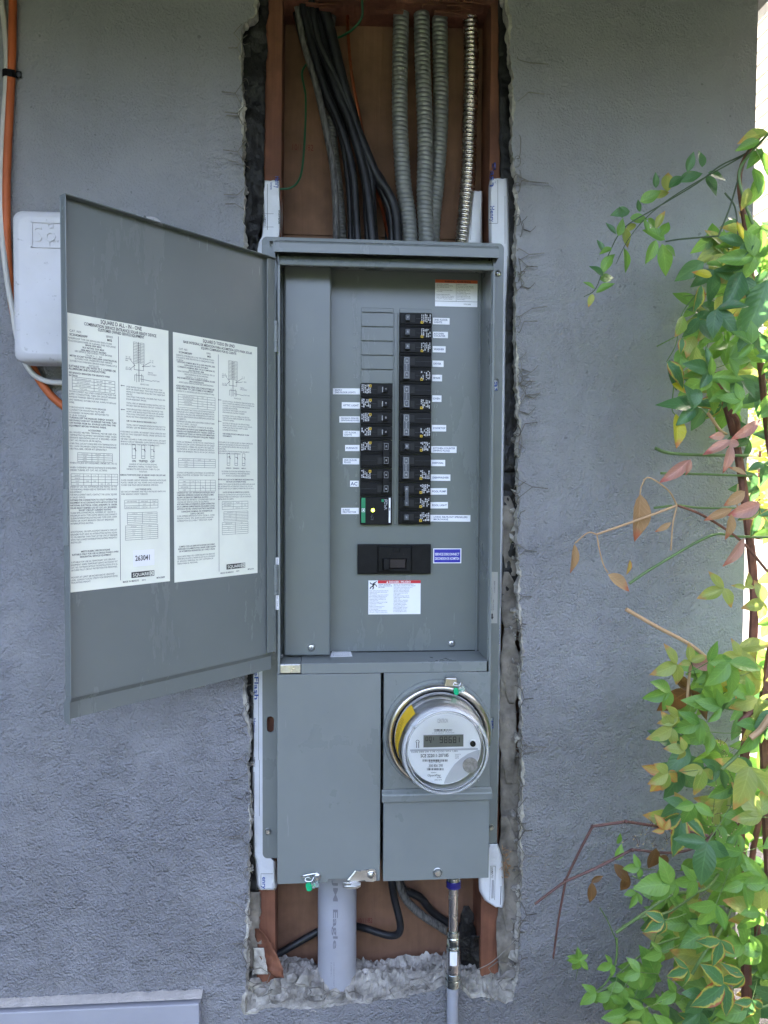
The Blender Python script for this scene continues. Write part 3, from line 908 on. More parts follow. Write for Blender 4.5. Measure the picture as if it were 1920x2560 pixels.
mb.box(rx0 + 0.0021, rx1 - 0.0021, YF - 0.0023, YFL - 0.001, ZB + 0.004, ZB + 0.0056)
mb.build('lower_cover', m_panel, panel, bevel=0.0008)
mb = MB()
mb.lathe([(0.0960, 0.0), (0.0945, 0.0028), (0.0905, 0.0036), (0.0885, 0.0030), (0.082, 0.0030)], (MC.x, YF - 0.0027, MC.z), n=56)
mb.build('meter_collar', m_panel, panel)
mb = MB(); mb.box(0.0933, 0.0983, YF + 0.049, YF + 0.052, ZB + 0.01, 1.168); mb.build('dark_gap_strip', m_black2, panel)  # dark filler painting the shade in the gap between the lower covers

# screws
def screw(px, py, Y, r, head='pan', mat=None):
    c = P(px, py, Y)
    m2 = MB()
    if head == 'hex':
        m2.lathe([(r * 1.35, 0.0), (r * 1.35, 0.0012), (r * 1.25, 0.0016)], c, n=20)
        m2.lathe([(r, 0.0016), (r, 0.0042), (r * 0.85, 0.0050), (0.0001, 0.0050)], c, n=6, sm=False)
    else:
        m2.lathe([(r, 0.0), (r * 0.97, 0.0012), (r * 0.75, 0.0028), (r * 0.35, 0.0036), (0.0001, 0.0038)], c, n=24)
        a = random.uniform(0, 1.5)
        for q in (0, math.pi / 2):
            d = Vector((math.cos(a + q), 0, math.sin(a + q))); e = Vector((-d.z, 0, d.x))
            m2.fbox(c + Vector((0, -0.0039, 0)), d, e, Vector((0, 1, 0)), -r * 0.5, r * 0.5, -r * 0.10, r * 0.10, 0, 0.001, 1)
    return m2.build('screw', [mat or m_zinc, m_greyink], panel)
screw(778, 1619, -0.0152, 0.0068)
screw(1129, 1608, YD, 0.0068)
screw(670, 2078, YFL, 0.0045, 'hex')
screw(1228, 2068, YFL, 0.0040, 'hex')
screw(1245, 684, YFL, 0.0060)
screw(1094, 2181, YF - 0.004, 0.0062, 'hex')
screw(704, 1640, -0.03, 0.0030)

# hinges between door and jamb
def hinge(p0_, p1_):
    x = P(689, (p0_ + p1_) / 2, -0.066).x
    z1_, z0_ = P(689, p0_, -0.066).z, P(689, p1_, -0.066).z
    m2 = MB()
    L = z1_ - z0_
    for k, (f0, f1) in enumerate(((0.0, 0.12), (0.13, 0.355), (0.365, 0.60), (0.61, 0.87), (0.88, 1.0))):
        r = 0.0042 if k % 2 == 0 else 0.0036
        m2.lathe([(0.0001, 0), (r, 0), (r, L * (f1 - f0)), (0.0001, L * (f1 - f0))], (x, -0.067, z0_ + L * f0), axis=(0, 0, 1), n=14)
    for f0, f1 in ((0.0, 0.12), (0.365, 0.60), (0.88, 1.0)):
        m2.box(x - 0.010, x - 0.002, -0.0675, -0.066, z0_ + L * f0, z0_ + L * f1)
    return m2.build('hinge', m_panel, panel)
hinge(803, 881); hinge(1412, 1486)

# door: skin with turned edges, seen from its inside
DA = RAD(46)
DH = Vector((-0.0905, -0.0635, 0))
DU = Vector((-math.cos(DA), -math.sin(DA), 0))
DN = Vector((math.sin(DA), -math.cos(DA), 0))         # towards the room side
DW, DZ0, DZ1, DT = 0.3665, 1.178, 1.8672, 0.0125
mb = MB()
mb.fbox(DH, DU, UZ, DN, 0, DW, DZ0 + 0.030, DZ1, -0.0016, 0)
mb.fbox(DH, DU, UZ, DN, DW - 0.0015, DW, DZ0 + 0.034, DZ1, 0.0002, DT)
mb.fbox(DH, DU, UZ, DN, 0, 0.0015, DZ0 + 0.030, DZ1, 0.0002, DT * 0.55)
mb.fbox(DH, DU, UZ, DN, 0.0017, DW - 0.0017, DZ1 - 0.0015, DZ1, 0.0002, DT)
mb.fbox(DH, DU, UZ, DN, 0.0017, 0.018, DZ0 + 0.032, DZ1 - 0.0017, 0.0045, 0.0062)
# joggled skirt at the foot
sk = [(0.0, DZ0 + 0.0298), (-0.0050, DZ0 + 0.0225), (-0.0052, DZ0), (-0.0068, DZ0), (-0.0066, DZ0 + 0.0232), (-0.0016, DZ0 + 0.0305)]
mb.prism([DH + DN * c + UZ * z for c, z in sk], DU * DW)
mb.prism([DH + DU * (DW - 0.0014) + DN * c + UZ * z for c, z in ((DT, DZ0 + 0.0338), (DT - 0.004, DZ0 + 0.024), (DT - 0.004, DZ0 - 0.004), (-0.0066, DZ0 - 0.002), (-0.0066, DZ0 + 0.023), (0, DZ0 + 0.0338))], DU * 0.0013)
mb.build('door', m_panel2, panel, bevel=0.0005, seg=1, fix=True)
zl1, zl0 = 1.487, 1.413
mb = MB(); mb.fbox(DH, DU, UZ, DN, DW + 0.0001, DW + 0.0022, zl0, zl1, 0.001, 0.0115); mb.build('latch', m_panel, panel, bevel=0.0006)

# ---- printed sheets inside the door
def sheet_frame(u0, u1, z0, z1):
    o = DH + DN * 0.0006 + DU * u1 + UZ * z1     # upper left seen from the room
    return o, -DU, -UZ, u1 - u0, z1 - z0
def sheet(u0, u1, z0, z1, title, left, right, extra):
    o, R_, D_, W, H = sheet_frame(u0, u1, z0, z1)
    m2 = MB()
    m2.fbox(o, R_, D_, -DN, 0, W, 0, H, 0, 0.0005, 0)
    oo = o + DN * 0.0002
    S = lambda v: v if v < 0.085 else 0.085 + (v - 0.085) * 0.83     # column pitch of the sheet
    def T(s, u, v, size, al='L', bold=False, w=None, maxw=None):
        k = size / 0.70 * 0.92
        nat = sum(glyph(c, bold)[2] for c in s) * k
        ww = w * W if w else (min(nat, maxw * W) if maxw else None)
        m2.text(s, oo + R_ * (u * W) + D_ * (v * H), R_, UZ, size, 1, ww, al, bold, 0.92)
    def line(u0_, v0_, u1_, v1_, th=0.0005):
        a = oo + R_ * (u0_ * W) + D_ * (v0_ * H); b_ = oo + R_ * (u1_ * W) + D_ * (v1_ * H)
        d = (b_ - a).normalized(); e = d.cross(DN).normalized() * th / 2
        m2.quad(a - e, b_ - e, b_ + e, a + e, 1)
    def table(u0_, v0_, u1_, v1_, cols, rows, cells):
        v0_, v1_ = S(v0_), S(v1_)
        for k in range(rows + 1): line(u0_, v0_ + (v1_ - v0_) * k / rows, u1_, v0_ + (v1_ - v0_) * k / rows, 0.0004)
        cs = [u0_ + (u1_ - u0_) * c for c in cols]
        for c in cs: line(c, v0_, c, v1_, 0.0004)
        rh = (v1_ - v0_) / rows
        for (r, c, s) in cells:
            T(s, (cs[c] + cs[c + 1]) / 2, v0_ + rh * (r + 0.72), rh * H * 0.36, 'C', maxw=(cs[c + 1] - cs[c]) * 0.9)
    for s, v, size, w in title: T(s, 0.52, v, size, 'C', True, w)
    for v, style, lines in left:
        v = S(v) if 'x' not in style else v
        for k, s in enumerate(lines):
            T(s, 0.255 if 'c' in style else 0.03, v + k * 0.0096, 0.00225 if 'B' not in style else 0.0027, 'C' if 'c' in style else 'L', 'b' in style.lower(), None, 0.43)
    for v, style, lines in right:
        v = S(v)
        for k, s in enumerate(lines):
            T(s, 0.725 if 'c' in style else (0.56 if 'i' in style else 0.50), v + k * 0.0094, 0.0021, 'C' if 'c' in style else 'L', 'b' in style, None, 0.40 if 'i' in style else 0.465)
    extra(T, line, table, m2, oo, R_, D_, W, H)
    return m2.build('instruction_sheet', [m_sheet, m_ink, m_paper], panel)

left_en = [
 (0.092, '', ['RAINPROOF TYPE OR SEMI-FLUSH ENCLOSURE', 'PLACE BUILDING PAPER OR FLASHING OVER THE FLANGE']),
 (0.1135, 'cb', ['MAINS 200A MAX.', 'BUS RATING 225A MAX.', '200A MAX UTILITY RATING']),
 (0.1455, 'c', ['SEE SERVICE DISCONNECT FOR RATING', '120/240 V~, 1 , 3W']),
 (0.167, 'cb', ['METER SOCKET RATED 200A (200A CONTINUOUS)']),
 (0.1775, 'c', ['SUITABLE FOR UNDERGROUND SERVICE', 'SUITABLE FOR OVERHEAD SERVICE WHEN TUNNEL KIT IS', 'INSTALLED']),
 (0.2120, 'B', ['SUITABLE FOR USE WITH 75 C COPPER OR', 'ALUMINUM LINE CONDUCTORS.']),
 (0.2400, 'b', ['SEE BRANCH BREAKERS FOR BRANCH WIRE', 'RATINGS.']),
 (0.2900 + 0.0300, '', ['TO DISCONNECT ALL LOAD CONDUCTORS FROM THE', 'SUPPLY CONDUCTORS, TURN OFF CIRCUIT BREAKER', 'HANDLE MARKED SERVICE DISCONNECT.']),
 (0.3560, '', ['LINE TERMINALS SUITABLE FOR NO. 4 AWG TO 250 kcmil', 'WIRE.']),
 (0.3880, '', ['TORQUE NOTE: WHEN MAIN BREAKER', 'CONNECTOR MOUNTING NUTS ARE', 'LOOSENED OR REMOVED, RETIGHTEN TO', '75 LB-IN TORQUE.']),
 (0.4330, 'b', ['TURNING OFF THE PARALLEL ENERGY SOURCE', 'DISCONNECT DOES NOT DE-ENERGIZE THIS PANEL. TURN', 'OFF POWER FROM ALL SOURCES SUPPLYING THIS', 'EQUIPMENT BEFORE WORKING INSIDE.']),
 (0.4840, 'cb', ['ACCESSORIES']),
 (0.4960, '', ['ALL UNUSED NEUTRAL TERMINALS MAY BE USED FOR', 'TERMINATING EQUIPMENT GROUNDING WIRES. WHEN', 'SEPARATE GROUNDING BAR KIT IS REQUIRED, ORDER', 'CAT. NO. PK15GTA OR PK18GTAL']),
 (0.5440, '', ['A NEUTRAL LUG KIT IS REQUIRED FOR TERMINATION OF', 'NO. 3 AWG OR LARGER CONDUCTOR ON PANELBOARD', 'NEUTRAL BAR, ORDER KIT SEPARATELY.']),
 (0.6280, '', ['WHEN 5TH JAW KIT IS REQUIRED, ORDER CAT. NO. 5J']),
 (0.6480, '', ['WHEN OVERHEAD SERVICE ENTRANCE IS REQUIRED,', 'ORDER TUNNEL KIT CAT. NO. SCTRP30.']),
 (0.7320, '', ['ORDER KIT CAT. NO. SCFTRAINCAP AND INSTALL ON THE', 'TOP ENDWALL WHEN USED AS TEMPORARY SITE SERVICE', 'EQUIPMENT.', 'FOR REPLACEMENT PARTS, CONTACT THE LOCAL SQUARE', 'D SALES OFFICE.']),
 (0.7900, 'b', ['SUITABLE FOR CONNECTION TO UTILITY INTERACTIVE', 'EQUIPMENT IN ACCORDANCE WITH ARTICLE 705 OF THE', 'NATIONAL ELECTRICAL CODE, ANSI/NFPA 70. ORDER', 'SOLAR READY SUBFEED LUG KIT CAT. NO. SRSUBFEED.']),
 (0.8350, 'cb', ['SHORT CIRCUIT CURRENT RATING']),
 (0.8460, '', ['22,000 RMS SYMMETRICAL AMPERES AT 120/240 V~', 'MAXIMUM WITH TYPE QOM2 SERVICE DISCONNECT', '22,000A INTERRUPTING RATING AND TYPES HOM, HOMP,', 'HOMA OR HOMT BRANCH CIRCUIT BREAKERS', 'INTERRUPTING RATING.']),
 (0.7850, 'x', ['ADDITIONAL OR REPLACEMENT BRANCH CIRCUIT', 'BREAKERS MUST HAVE AN INTERRUPTING RATING EQUAL', 'TO OR GREATER THAN THAT OF THE CIRCUIT BREAKER', 'WITH THE LOWEST INTERRUPTING RATING PRESENTLY', 'INSTALLED.']),
 (0.8580, 'cbx', ['MEETS EUSERC SPECIFICATIONS', 'SUITABLE ONLY FOR USE AS SINGLE PHASE 3-WIRE', 'RESIDENTIAL SERVICE EQUIPMENT']),
 (0.8950, 'x', ['SUITABLE FOR USE AS TEMPORARY SITE SERVICE', 'EQUIPMENT WHEN TEMPORARY SERVICE ACCESSORY KIT', 'CAT. NO. SCFTRAINCAP PLUS THE INSTALLATION OF A UL', 'GROUND FAULT CIRCUIT PROTECTION FOR PERSONNEL.']),
 (0.9500, 'x', ['MOUNT AT LEAST 28 INCHES ABOVE GROUND', 'LEVEL. CONSULT LOCAL UTILITY FOR MAXIMUM METER', 'MOUNTING HEIGHT.']),
]
right_en = [
 (0.2740, 'i', ['ONE SINGLE POLE, ONE PLUG ON SPACE TYPE', 'HOM OR HOMP ONLY. TWO POLE TYPE HOM OR', 'HOMA (110-125A) MAY PLUG ON TWO ADJACENT', 'SPACES.', 'TWO POLE TYPE HOMA (150-200A) MAY PLUG ON', 'FOUR ADJACENT SPACES.']),
 (0.3480, 'i', ['TOTAL CIRCUIT BREAKER HANDLE RATING NOT TO', 'EXCEED 125A PER BRANCH CIRCUIT CONNECTOR.']),
 (0.3760, 'i', ['TWO SINGLE POLE, ONE PLUG ON SPACE TYPE', 'HOMT. ONE SINGLE POLE TYPE HOM OR HOMP.', 'TWO POLE TYPE HOMT OR HOM (15-100A) MAY', 'PLUG ON TWO ADJACENT SPACES.']),
 (0.4300, 'bi', ['USE 15-100A BRANCH BREAKERS ONLY']),
 (0.4480, 'i', ['TOTAL CIRCUIT BREAKER HANDLE RATING NOT TO', 'EXCEED 125A PER BRANCH CIRCUIT CONNECTOR.']),
 (0.4800, '', ['A SQUARE D UL LISTED, SECONDARY SURGE ARRESTER MAY', 'PLUG ON TWO ADJACENT SPACES, ORDER CATALOG NO.', 'HOM2175SB.', 'USE ONLY SQUARE D TYPES HOM, HOMP, HOMA, OR HOMT', 'BRANCH CIRCUIT BREAKERS, QOM2 SERVICE DISCONNECT', 'AND REPLACEMENT PARTS WITH THIS PRODUCT.']),
 (0.6280, 'ci', ['HANDLE AT MID-POSITION SHOWS', 'BREAKER IS TRIPPED. TO RESET MOVE', 'HANDLE TO OFF POSITION, THEN TO ON', 'POSITION.']),
 (0.6780, 'cb', ['REMOVE TWISTOUTS ONLY AS NEEDED WHEN CIRCUITS ARE', 'INSTALLED.']),
 (0.7020, '', ['CLOSE UNUSED CIRCUIT BREAKER OPENINGS WITH FILLER', 'PLATES. ORDER CAT. NO. HOMFP. EACH FILLER PLATE', 'CLOSES ONE POLE CIRCUIT BREAKER OPENING.']),
 (0.7440, 'cb', ['LUG TORQUE DATA']),
 (0.7550, '', ['SEE CIRCUIT BREAKERS AND FIELD INSTALLED UNITS FOR', 'WIRE BINDING SCREW TORQUES.']),
]
left_es = [
 (0.092, '', ['GABINETE A PRUEBA DE LLUVIA TIPO SEMIEMPOTRADO', 'COLOQUE EL PAPEL PROTECTOR O CUBREJUNTAS SOBRE', 'LA BRIDA']),
 (0.1240, 'cb', ['CAPACIDAD NOMINAL MAX. DE LA LINEA PRINCIPAL: 200A', 'CAPACIDAD DEL BUS 225A MAX.', 'CORRIENTE NOMINAL MAX. DE LA COMPANIA DE', 'ELECTRICIDAD: 200A']),
 (0.1680, 'c', ['PARA OBTENER LA CAPACIDAD NOMINAL VEA LA', 'DESCONEXION DE ACOMETIDA', '120/240 V~, 1 F, 3 HILOS, 60 Hz']),
 (0.2000, 'cb', ['BASE DE MEDICION PARA CORRIENTE NOMINAL DE 200A', '200A (CONTINUOS)']),
 (0.2210, 'c', ['ADECUADO PARA ACOMETIDA SUBTERRANEA']),
 (0.2400, 'B', ['ADECUADO PARA USAR CON CONDUCTORES DE', 'LINEA PARA 75 C DE COBRE O ALUMINIO']),
 (0.2640, '', ['CONSULTE LA INFORMACION DE LOS INTERRUPTORES']),
 (0.3520, '', ['PARA DESCONECTAR TODOS LOS CONDUCTORES DE', 'CARGA DE LOS CONDUCTORES DE ALIMENTACION,', 'COLOQUE LA PALANCA DEL INTERRUPTOR AUTOMATICO', 'MARCADA DESCONEXION DE ACOMETIDA EN LA POSICION', 'DE ABIERTO.', 'TERMINALES DE LINEA ADECUADAS PARA CONDUCTORES', 'DEL NO. 4 AWG - 250 kcmil', 'NOTA DE PAR DE APRIETE: CUANDO SE AFLOJEN']),
 (0.4460, 'b', ['APAGANDO LA FUENTE QUE SUMINISTRA ENERGIA', 'PARALELA NO DESENERGIZA ESTE TABLERO. CORTE LA', 'CORRIENTE DE TODAS LAS FUENTES QUE SUMINISTRAN', 'ESTE EQUIPO ANTES DE REALIZAR CUALQUIER TRABAJO']),
 (0.4980, 'cb', ['ACCESORIOS']),
 (0.5090, '', ['TODAS LAS TERMINALES DE NEUTRO NO CONECTADAS SE', 'PUEDEN UTILIZAR COMO TERMINALES DE LOS CABLES', 'PARA PUESTA A TIERRA DEL EQUIPO. EN CASO DE', 'NECESITAR EL ACCESORIO DE BARRA DE PUESTA A', 'TIERRA POR SEPARADO, PIDA EL NO. DE CAT. PK15GTA']),
 (0.6580, '', ['CUANDO SE REQUIERA LA ENTRADA DE ACOMETIDA', 'AEREA, SOLICITE EL ACCESORIO TIPO TUNEL NO. CAT.', 'SCTRP30.']),
 (0.7560, 'b', ['ORDENE KIT NO. CAT. SCFTRAINCAP E INSTALELO EN LA', 'CABECERA SUPERIOR CUANDO SE UTILICE COMO', 'EQUIPO DE SERVICIO TEMPORAL EN SITIO.']),
 (0.7900, '', ['PARA PARTES DE REPUESTO, COMUNIQUESE CON LA', 'OFICINA DE VENTAS LOCAL DE SQUARE D.']),
 (0.8120, 'b', ['ADECUADO PARA LA CONEXION AL EQUIPO INTERACTIVO', 'DE LA COMPANIA SUMINISTRADORA DE ACUERDO CON EL', 'ARTICULO 705 DEL CODIGO ELECTRICO NACIONAL']),
 (0.8480, 'cb', ['CAPACIDAD NOMINAL DE CORRIENTE DE', 'CORTO CIRCUITO']),
 (0.8700, '', ['22,000 AMPERES SIMETRICOS RCM A 120/240 V~ COMO', 'MAXIMO CON EL TIPO QOM2 DE DESCONEXION', 'INTERRUPTIVA DE 22 000A Y TIPOS HOM, HOMP']),
 (0.8600, 'cbx', ['CUMPLE CON LAS ESPECIFICACIONES DE EUSERC', 'ADECUADO SOLAMENTE PARA USARSE COMO EQUIPO', 'DE ACOMETIDA RESIDENCIAL DE 1 FASE, 3 HILOS']),
 (0.9000, 'x', ['ADECUADO PARA USO COMO EQUIPO DE SERVICIO', 'TEMPORAL EN SITIO CUANDO EL KIT DE ACCESORIOS', 'DE SERVICIO TEMPORAL NO. CAT. SCFTRAINCAP', 'TIERRA PARA EL PERSONAL.']),
]
right_es = [
 (0.2900, 'i', ['UN SOLO POLO, UN ESPACIO PARA ENCHUFE TIPO', 'HOM O HOMP SOLAMENTE. DOS POLOS TIPO HOM', 'O HOMA (110-125A) SE ENCHUFAN EN DOS', 'LUGARES ADYACENTES.', 'DOS POLOS TIPO HOMA (150-200A) SE', 'ENCHUFAN EN CUATRO LUGARES']),
 (0.3640, 'i', ['EL RANGO TOTAL DE OPERACION DE LOS', 'CIRCUITOS NO DEBE EXCEDER DE 125A POR', 'CIRCUITO RAMAL.']),
 (0.4020, 'i', ['DOS POLOS SENCILLOS, UN ESPACIO PARA', 'ENCHUFE TIPO HOMT. UN SOLO POLO HOM O', 'HOMP. DOS POLOS TIPO HOMT O HOM', 'LUGARES ADYACENTES.']),
 (0.4560, 'bi', ['USE INTERRUPTORES RAMALES DE 15-100A', 'UNICAMENTE.']),
 (0.5000, '', ['UN SQUARE D DE CLASIFICACION UL PARA CARGAS DE', 'SUPRESION SECUNDARIA PUEDE ENCHUFARSE EN', 'DOS LUGARES ADYACENTES. PIDA EL NO. DE CAT.', 'HOM2175SB.', 'UNICAMENTE UTILICE INTERRUPTORES SQUARE D', 'TIPOS HOM, HOMP, HOMA O HOMT']),
 (0.6480, 'ci', ['LA MANIJA EN POSICION INTERMEDIA INDICA', 'QUE SE HA DISPARADO. PARA RESTABLECER,', 'MUEVA A LA POSICION ABIERTO']),
 (0.6900, 'cb', ['RETIRE SOLO LAS PLACAS REMOVIBLES NECESARIAS PARA', 'INSTALAR LOS INTERRUPTORES.']),
 (0.7140, '', ['CIERRE CON PLACAS DE RELLENO LAS ABERTURAS SIN USAR', 'DEL INTERRUPTOR AUTOMATICO. PIDA EL NO. DE CAT.', 'HOMFP. CADA PLACA CIERRA LA ABERTURA DE UN POLO.']),
 (0.7560, 'cb', ['DATOS DE PAR DE APRIETE DE LA ZAPATA']),
 (0.7680, '', ['CONSULTE LAS MARCAS DE LAS ETIQUETAS DE LOS', 'INTERRUPTORES AUTOMATICOS Y DE LAS UNIDADES', 'INSTALADAS EN CAMPO.']),
]
def diagram(T, line, m2, v0):
    # breaker ladder, leads and the three handle sketches
    for c0, c1 in ((0.635, 0.672), (0.705, 0.742)):
        n = 14
        for k in range(n + 1): line(c0, v0 + 0.08 * k / n, c1, v0 + 0.08 * k / n, 0.0004)
        line(c0, v0, c0, v0 + 0.08, 0.0004); line(c1, v0, c1, v0 + 0.08, 0.0004)
    line(0.688, v0 - 0.002, 0.688, v0 + 0.15, 0.0009)
    for k in range(12): line(0.676, v0 + 0.004 + k * 0.0066, 0.700, v0 + 0.004 + k * 0.0066, 0.0005)
    line(0.60, v0 + 0.068, 0.65, v0 + 0.09); line(0.60, v0 + 0.105, 0.65, v0 + 0.088); line(0.80, v0 + 0.07, 0.72, v0 + 0.09); line(0.80, v0 + 0.085, 0.72, v0 + 0.09)
    for q in (0.64, 0.735): line(q, v0 + 0.08, q, v0 + 0.105)
    line(0.64, v0 + 0.105, 0.735, v0 + 0.105)
    line(0.645, v0 + 0.125, 0.73, v0 + 0.125); line(0.645, v0 + 0.125, 0.645, v0 + 0.148); line(0.73, v0 + 0.125, 0.73, v0 + 0.148)
    line(0.665, v0 + 0.118, 0.665, v0 + 0.152); line(0.715, v0 + 0.118, 0.715, v0 + 0.15)
    line(0.70, v0 + 0.138, 0.82, v0 + 0.142)
    for (u, v, s) in ((0.555, v0 + 0.062, '1/2 - 30'), (0.555, v0 + 0.069, 'NEUTRAL'), (0.555, v0 + 0.076, 'BUS'), (0.555, v0 + 0.102, '2/4 - 30'), (0.555, v0 + 0.109, 'NEUTRAL'), (0.80, v0 + 0.064, 'A - 15'), (0.80, v0 + 0.071, 'B - 20'), (0.80, v0 + 0.085, 'C - TERM'), (0.78, v0 + 0.112, 'SERVICE'), (0.78, v0 + 0.119, 'DISCONNECT'), (0.82, v0 + 0.142, 'UTILITY SIDE'), (0.70, v0 + 0.160, 'SERVICE LUGS')):
        T(s, u, v, 0.0017, 'L', False, None, 0.17)
    for v in (v0 + 0.173, v0 + 0.263):
        line(0.505, v - 0.002, 0.545, v - 0.002, 0.0006); line(0.515, v - 0.005, 0.515, v + 0.001, 0.0006)
def handles(T, line, v0, words_):
    for k, (u, w) in enumerate(zip((0.63, 0.725, 0.82), words_)):
        for q in (0, 0.034):
            line(u - 0.017 + q, v0, u - 0.017 + q, v0 + 0.052, 0.0005)
        for q in (0, 0.016, 0.042, 0.052): line(u - 0.017, v0 + q, u + 0.017, v0 + q, 0.0005)
        line(u + 0.008, v0 + 0.012 + 0.004 * k, u + 0.022, v0 + 0.024, 0.0012)
        T(w, u, v0 + 0.066, 0.0030 if words_[0] == 'ON' else 0.0018, 'C', True, None, 0.095)
def logo(T, m2, oo, R_, D_, W, H, u0, v0, wu, hv):
    e = DN * 0.00015
    q = lambda u, v, k=1: oo + e * k + R_ * (u * W) + D_ * (v * H)
    m2.quad(q(u0, v0), q(u0, v0 + hv), q(u0 + wu, v0 + hv), q(u0 + wu, v0), 1)
    oo2 = oo + e * 2.2
    m2.text('SQUARE', oo2 + R_ * ((u0 + 0.012) * W) + D_ * ((v0 + hv * 0.78) * H), R_, UZ, hv * H * 0.56, 0, wu * 0.72 * W, 'L', True)
    m2.quad(q(u0 + wu * 0.79, v0 + hv * .1, 2), q(u0 + wu * 0.79, v0 + hv * .9, 2), q(u0 + wu * 0.975, v0 + hv * .9, 2), q(u0 + wu * 0.975, v0 + hv * .1, 2), 0)
    m2.text('D', oo + e * 3.4 + R_ * ((u0 + wu * 0.82) * W) + D_ * ((v0 + hv * 0.8) * H), R_, UZ, hv * H * 0.62, 1, wu * 0.13 * W, 'L', True)
def ex_en(T, line, table, m2, oo, R_, D_, W, H):
    T('CAT. NO.', 0.04, 0.066, 0.0030); T('SC3042M200PF', 0.04, 0.079, 0.0030, 'L', True); T('SERIES', 0.37, 0.066, 0.0028); T('M02', 0.38, 0.079, 0.0032, 'L', True)
    line(0.488, 0.055, 0.488, 0.975, 0.0007)
    diagram(T, line, m2, 0.066)
    table(0.06, 0.254, 0.45, 0.308, [0, 0.5, 0.76, 1], 4, [(0, 0, 'BRANCH BREAKER LOAD'), (0, 1, 'MAX WIRE'), (0, 2, 'TEMP'), (1, 0, 'LEFT SIDE WITHOUT'), (1, 1, 'PER NEC'), (2, 0, 'LEFT SIDE WITH TUNNEL'), (3, 0, 'RIGHT SIDE'), (2, 1, '60 C'), (3, 1, '75 C'), (2, 2, '100A'), (3, 2, '60A')])
    table(0.10, 0.580, 0.42, 0.618, [0, 0.4, 0.75, 1], 4, [(0, 0, 'CATALOG NO.'), (0, 1, 'WIRE RANGE'), (0, 2, 'TORQUE'), (1, 0, 'LK70AN'), (2, 0, 'LK100AN'), (3, 0, 'LK225AN'), (1, 1, '14-6 CU'), (2, 1, '8-1/0'), (3, 1, '6-4/0')])
    table(0.04, 0.672, 0.47, 0.722, [0, 0.26, 0.42, 0.57, 0.72, 0.86, 1], 4, [(0, 0, 'CONDUIT'), (0, 1, '1 1/4'), (0, 2, '1 1/2'), (0, 3, '2'), (0, 4, '2 1/2'), (0, 5, '3'), (1, 0, 'ADAPTER'), (2, 0, 'PLATE'), (3, 0, 'HUB'), (2, 1, '4180'), (2, 2, '4180'), (3, 3, '4250'), (3, 4, '4300')])
    handles(T, line, 0.4585, ('ON', 'TRIPPED', 'OFF'))
    table(0.535, 0.790, 0.875, 0.830, [0, 0.42, 0.76, 1], 3, [(0, 0, 'LINE LUGS (PHASE'), (0, 1, 'WIRE RANGE'), (0, 2, 'TORQUE'), (1, 1, '6-250'), (2, 0, 'SERVICE DISCONNECT'), (2, 1, '4-250 kcmil'), (1, 2, '250')])
    table(0.56, 0.849, 0.865, 0.902, [0, 0.5, 1], 6, [(0, 0, 'NEUTRAL LUG'), (0, 1, 'TORQUE LB-IN'), (2, 0, '14-10 CU'), (3, 0, '8 CU'), (4, 0, '6-4'), (2, 1, '20'), (3, 1, '25'), (4, 1, '35')])
    table(0.54, 0.909, 0.872, 0.975, [0, 0.5, 1], 7, [(0, 0, 'NEUTRAL BAR'), (0, 1, 'TORQUE'), (2, 0, '14-10 CU'), (3, 0, '8 CU'), (4, 0, '6-4 CU'), (2, 1, '20'), (3, 1, '25'), (4, 1, '35'), (6, 1, '50')])
def ex_en2(T, line, table, m2, oo, R_, D_, W, H):
    ex_en(T, line, table, m2, oo, R_, D_, W, H)
    e = DN * 0.0004
    q = lambda u, v, k=1: oo + e * k + R_ * (u * W) + D_ * (v * H)
    m2.quad(q(0.615, 0.866), q(0.615, 0.928), q(0.83, 0.928), q(0.83, 0.866), 2)
    m2.text('263041', oo + e * 1.7 + R_ * (0.632 * W) + D_ * (0.906 * H), R_, UZ, 0.0074, 1, 0.16 * W, 'L', True)
    logo(T, m2, oo, R_, D_, W, H, 0.595, 0.949, 0.235, 0.022)
    T('MADE IN MEXICO', 0.51, 0.986, 0.0024, 'L', True); T('48040', 0.70, 0.986, 0.0020); T('MT613009', 0.855, 0.984, 0.0024, 'L', True)
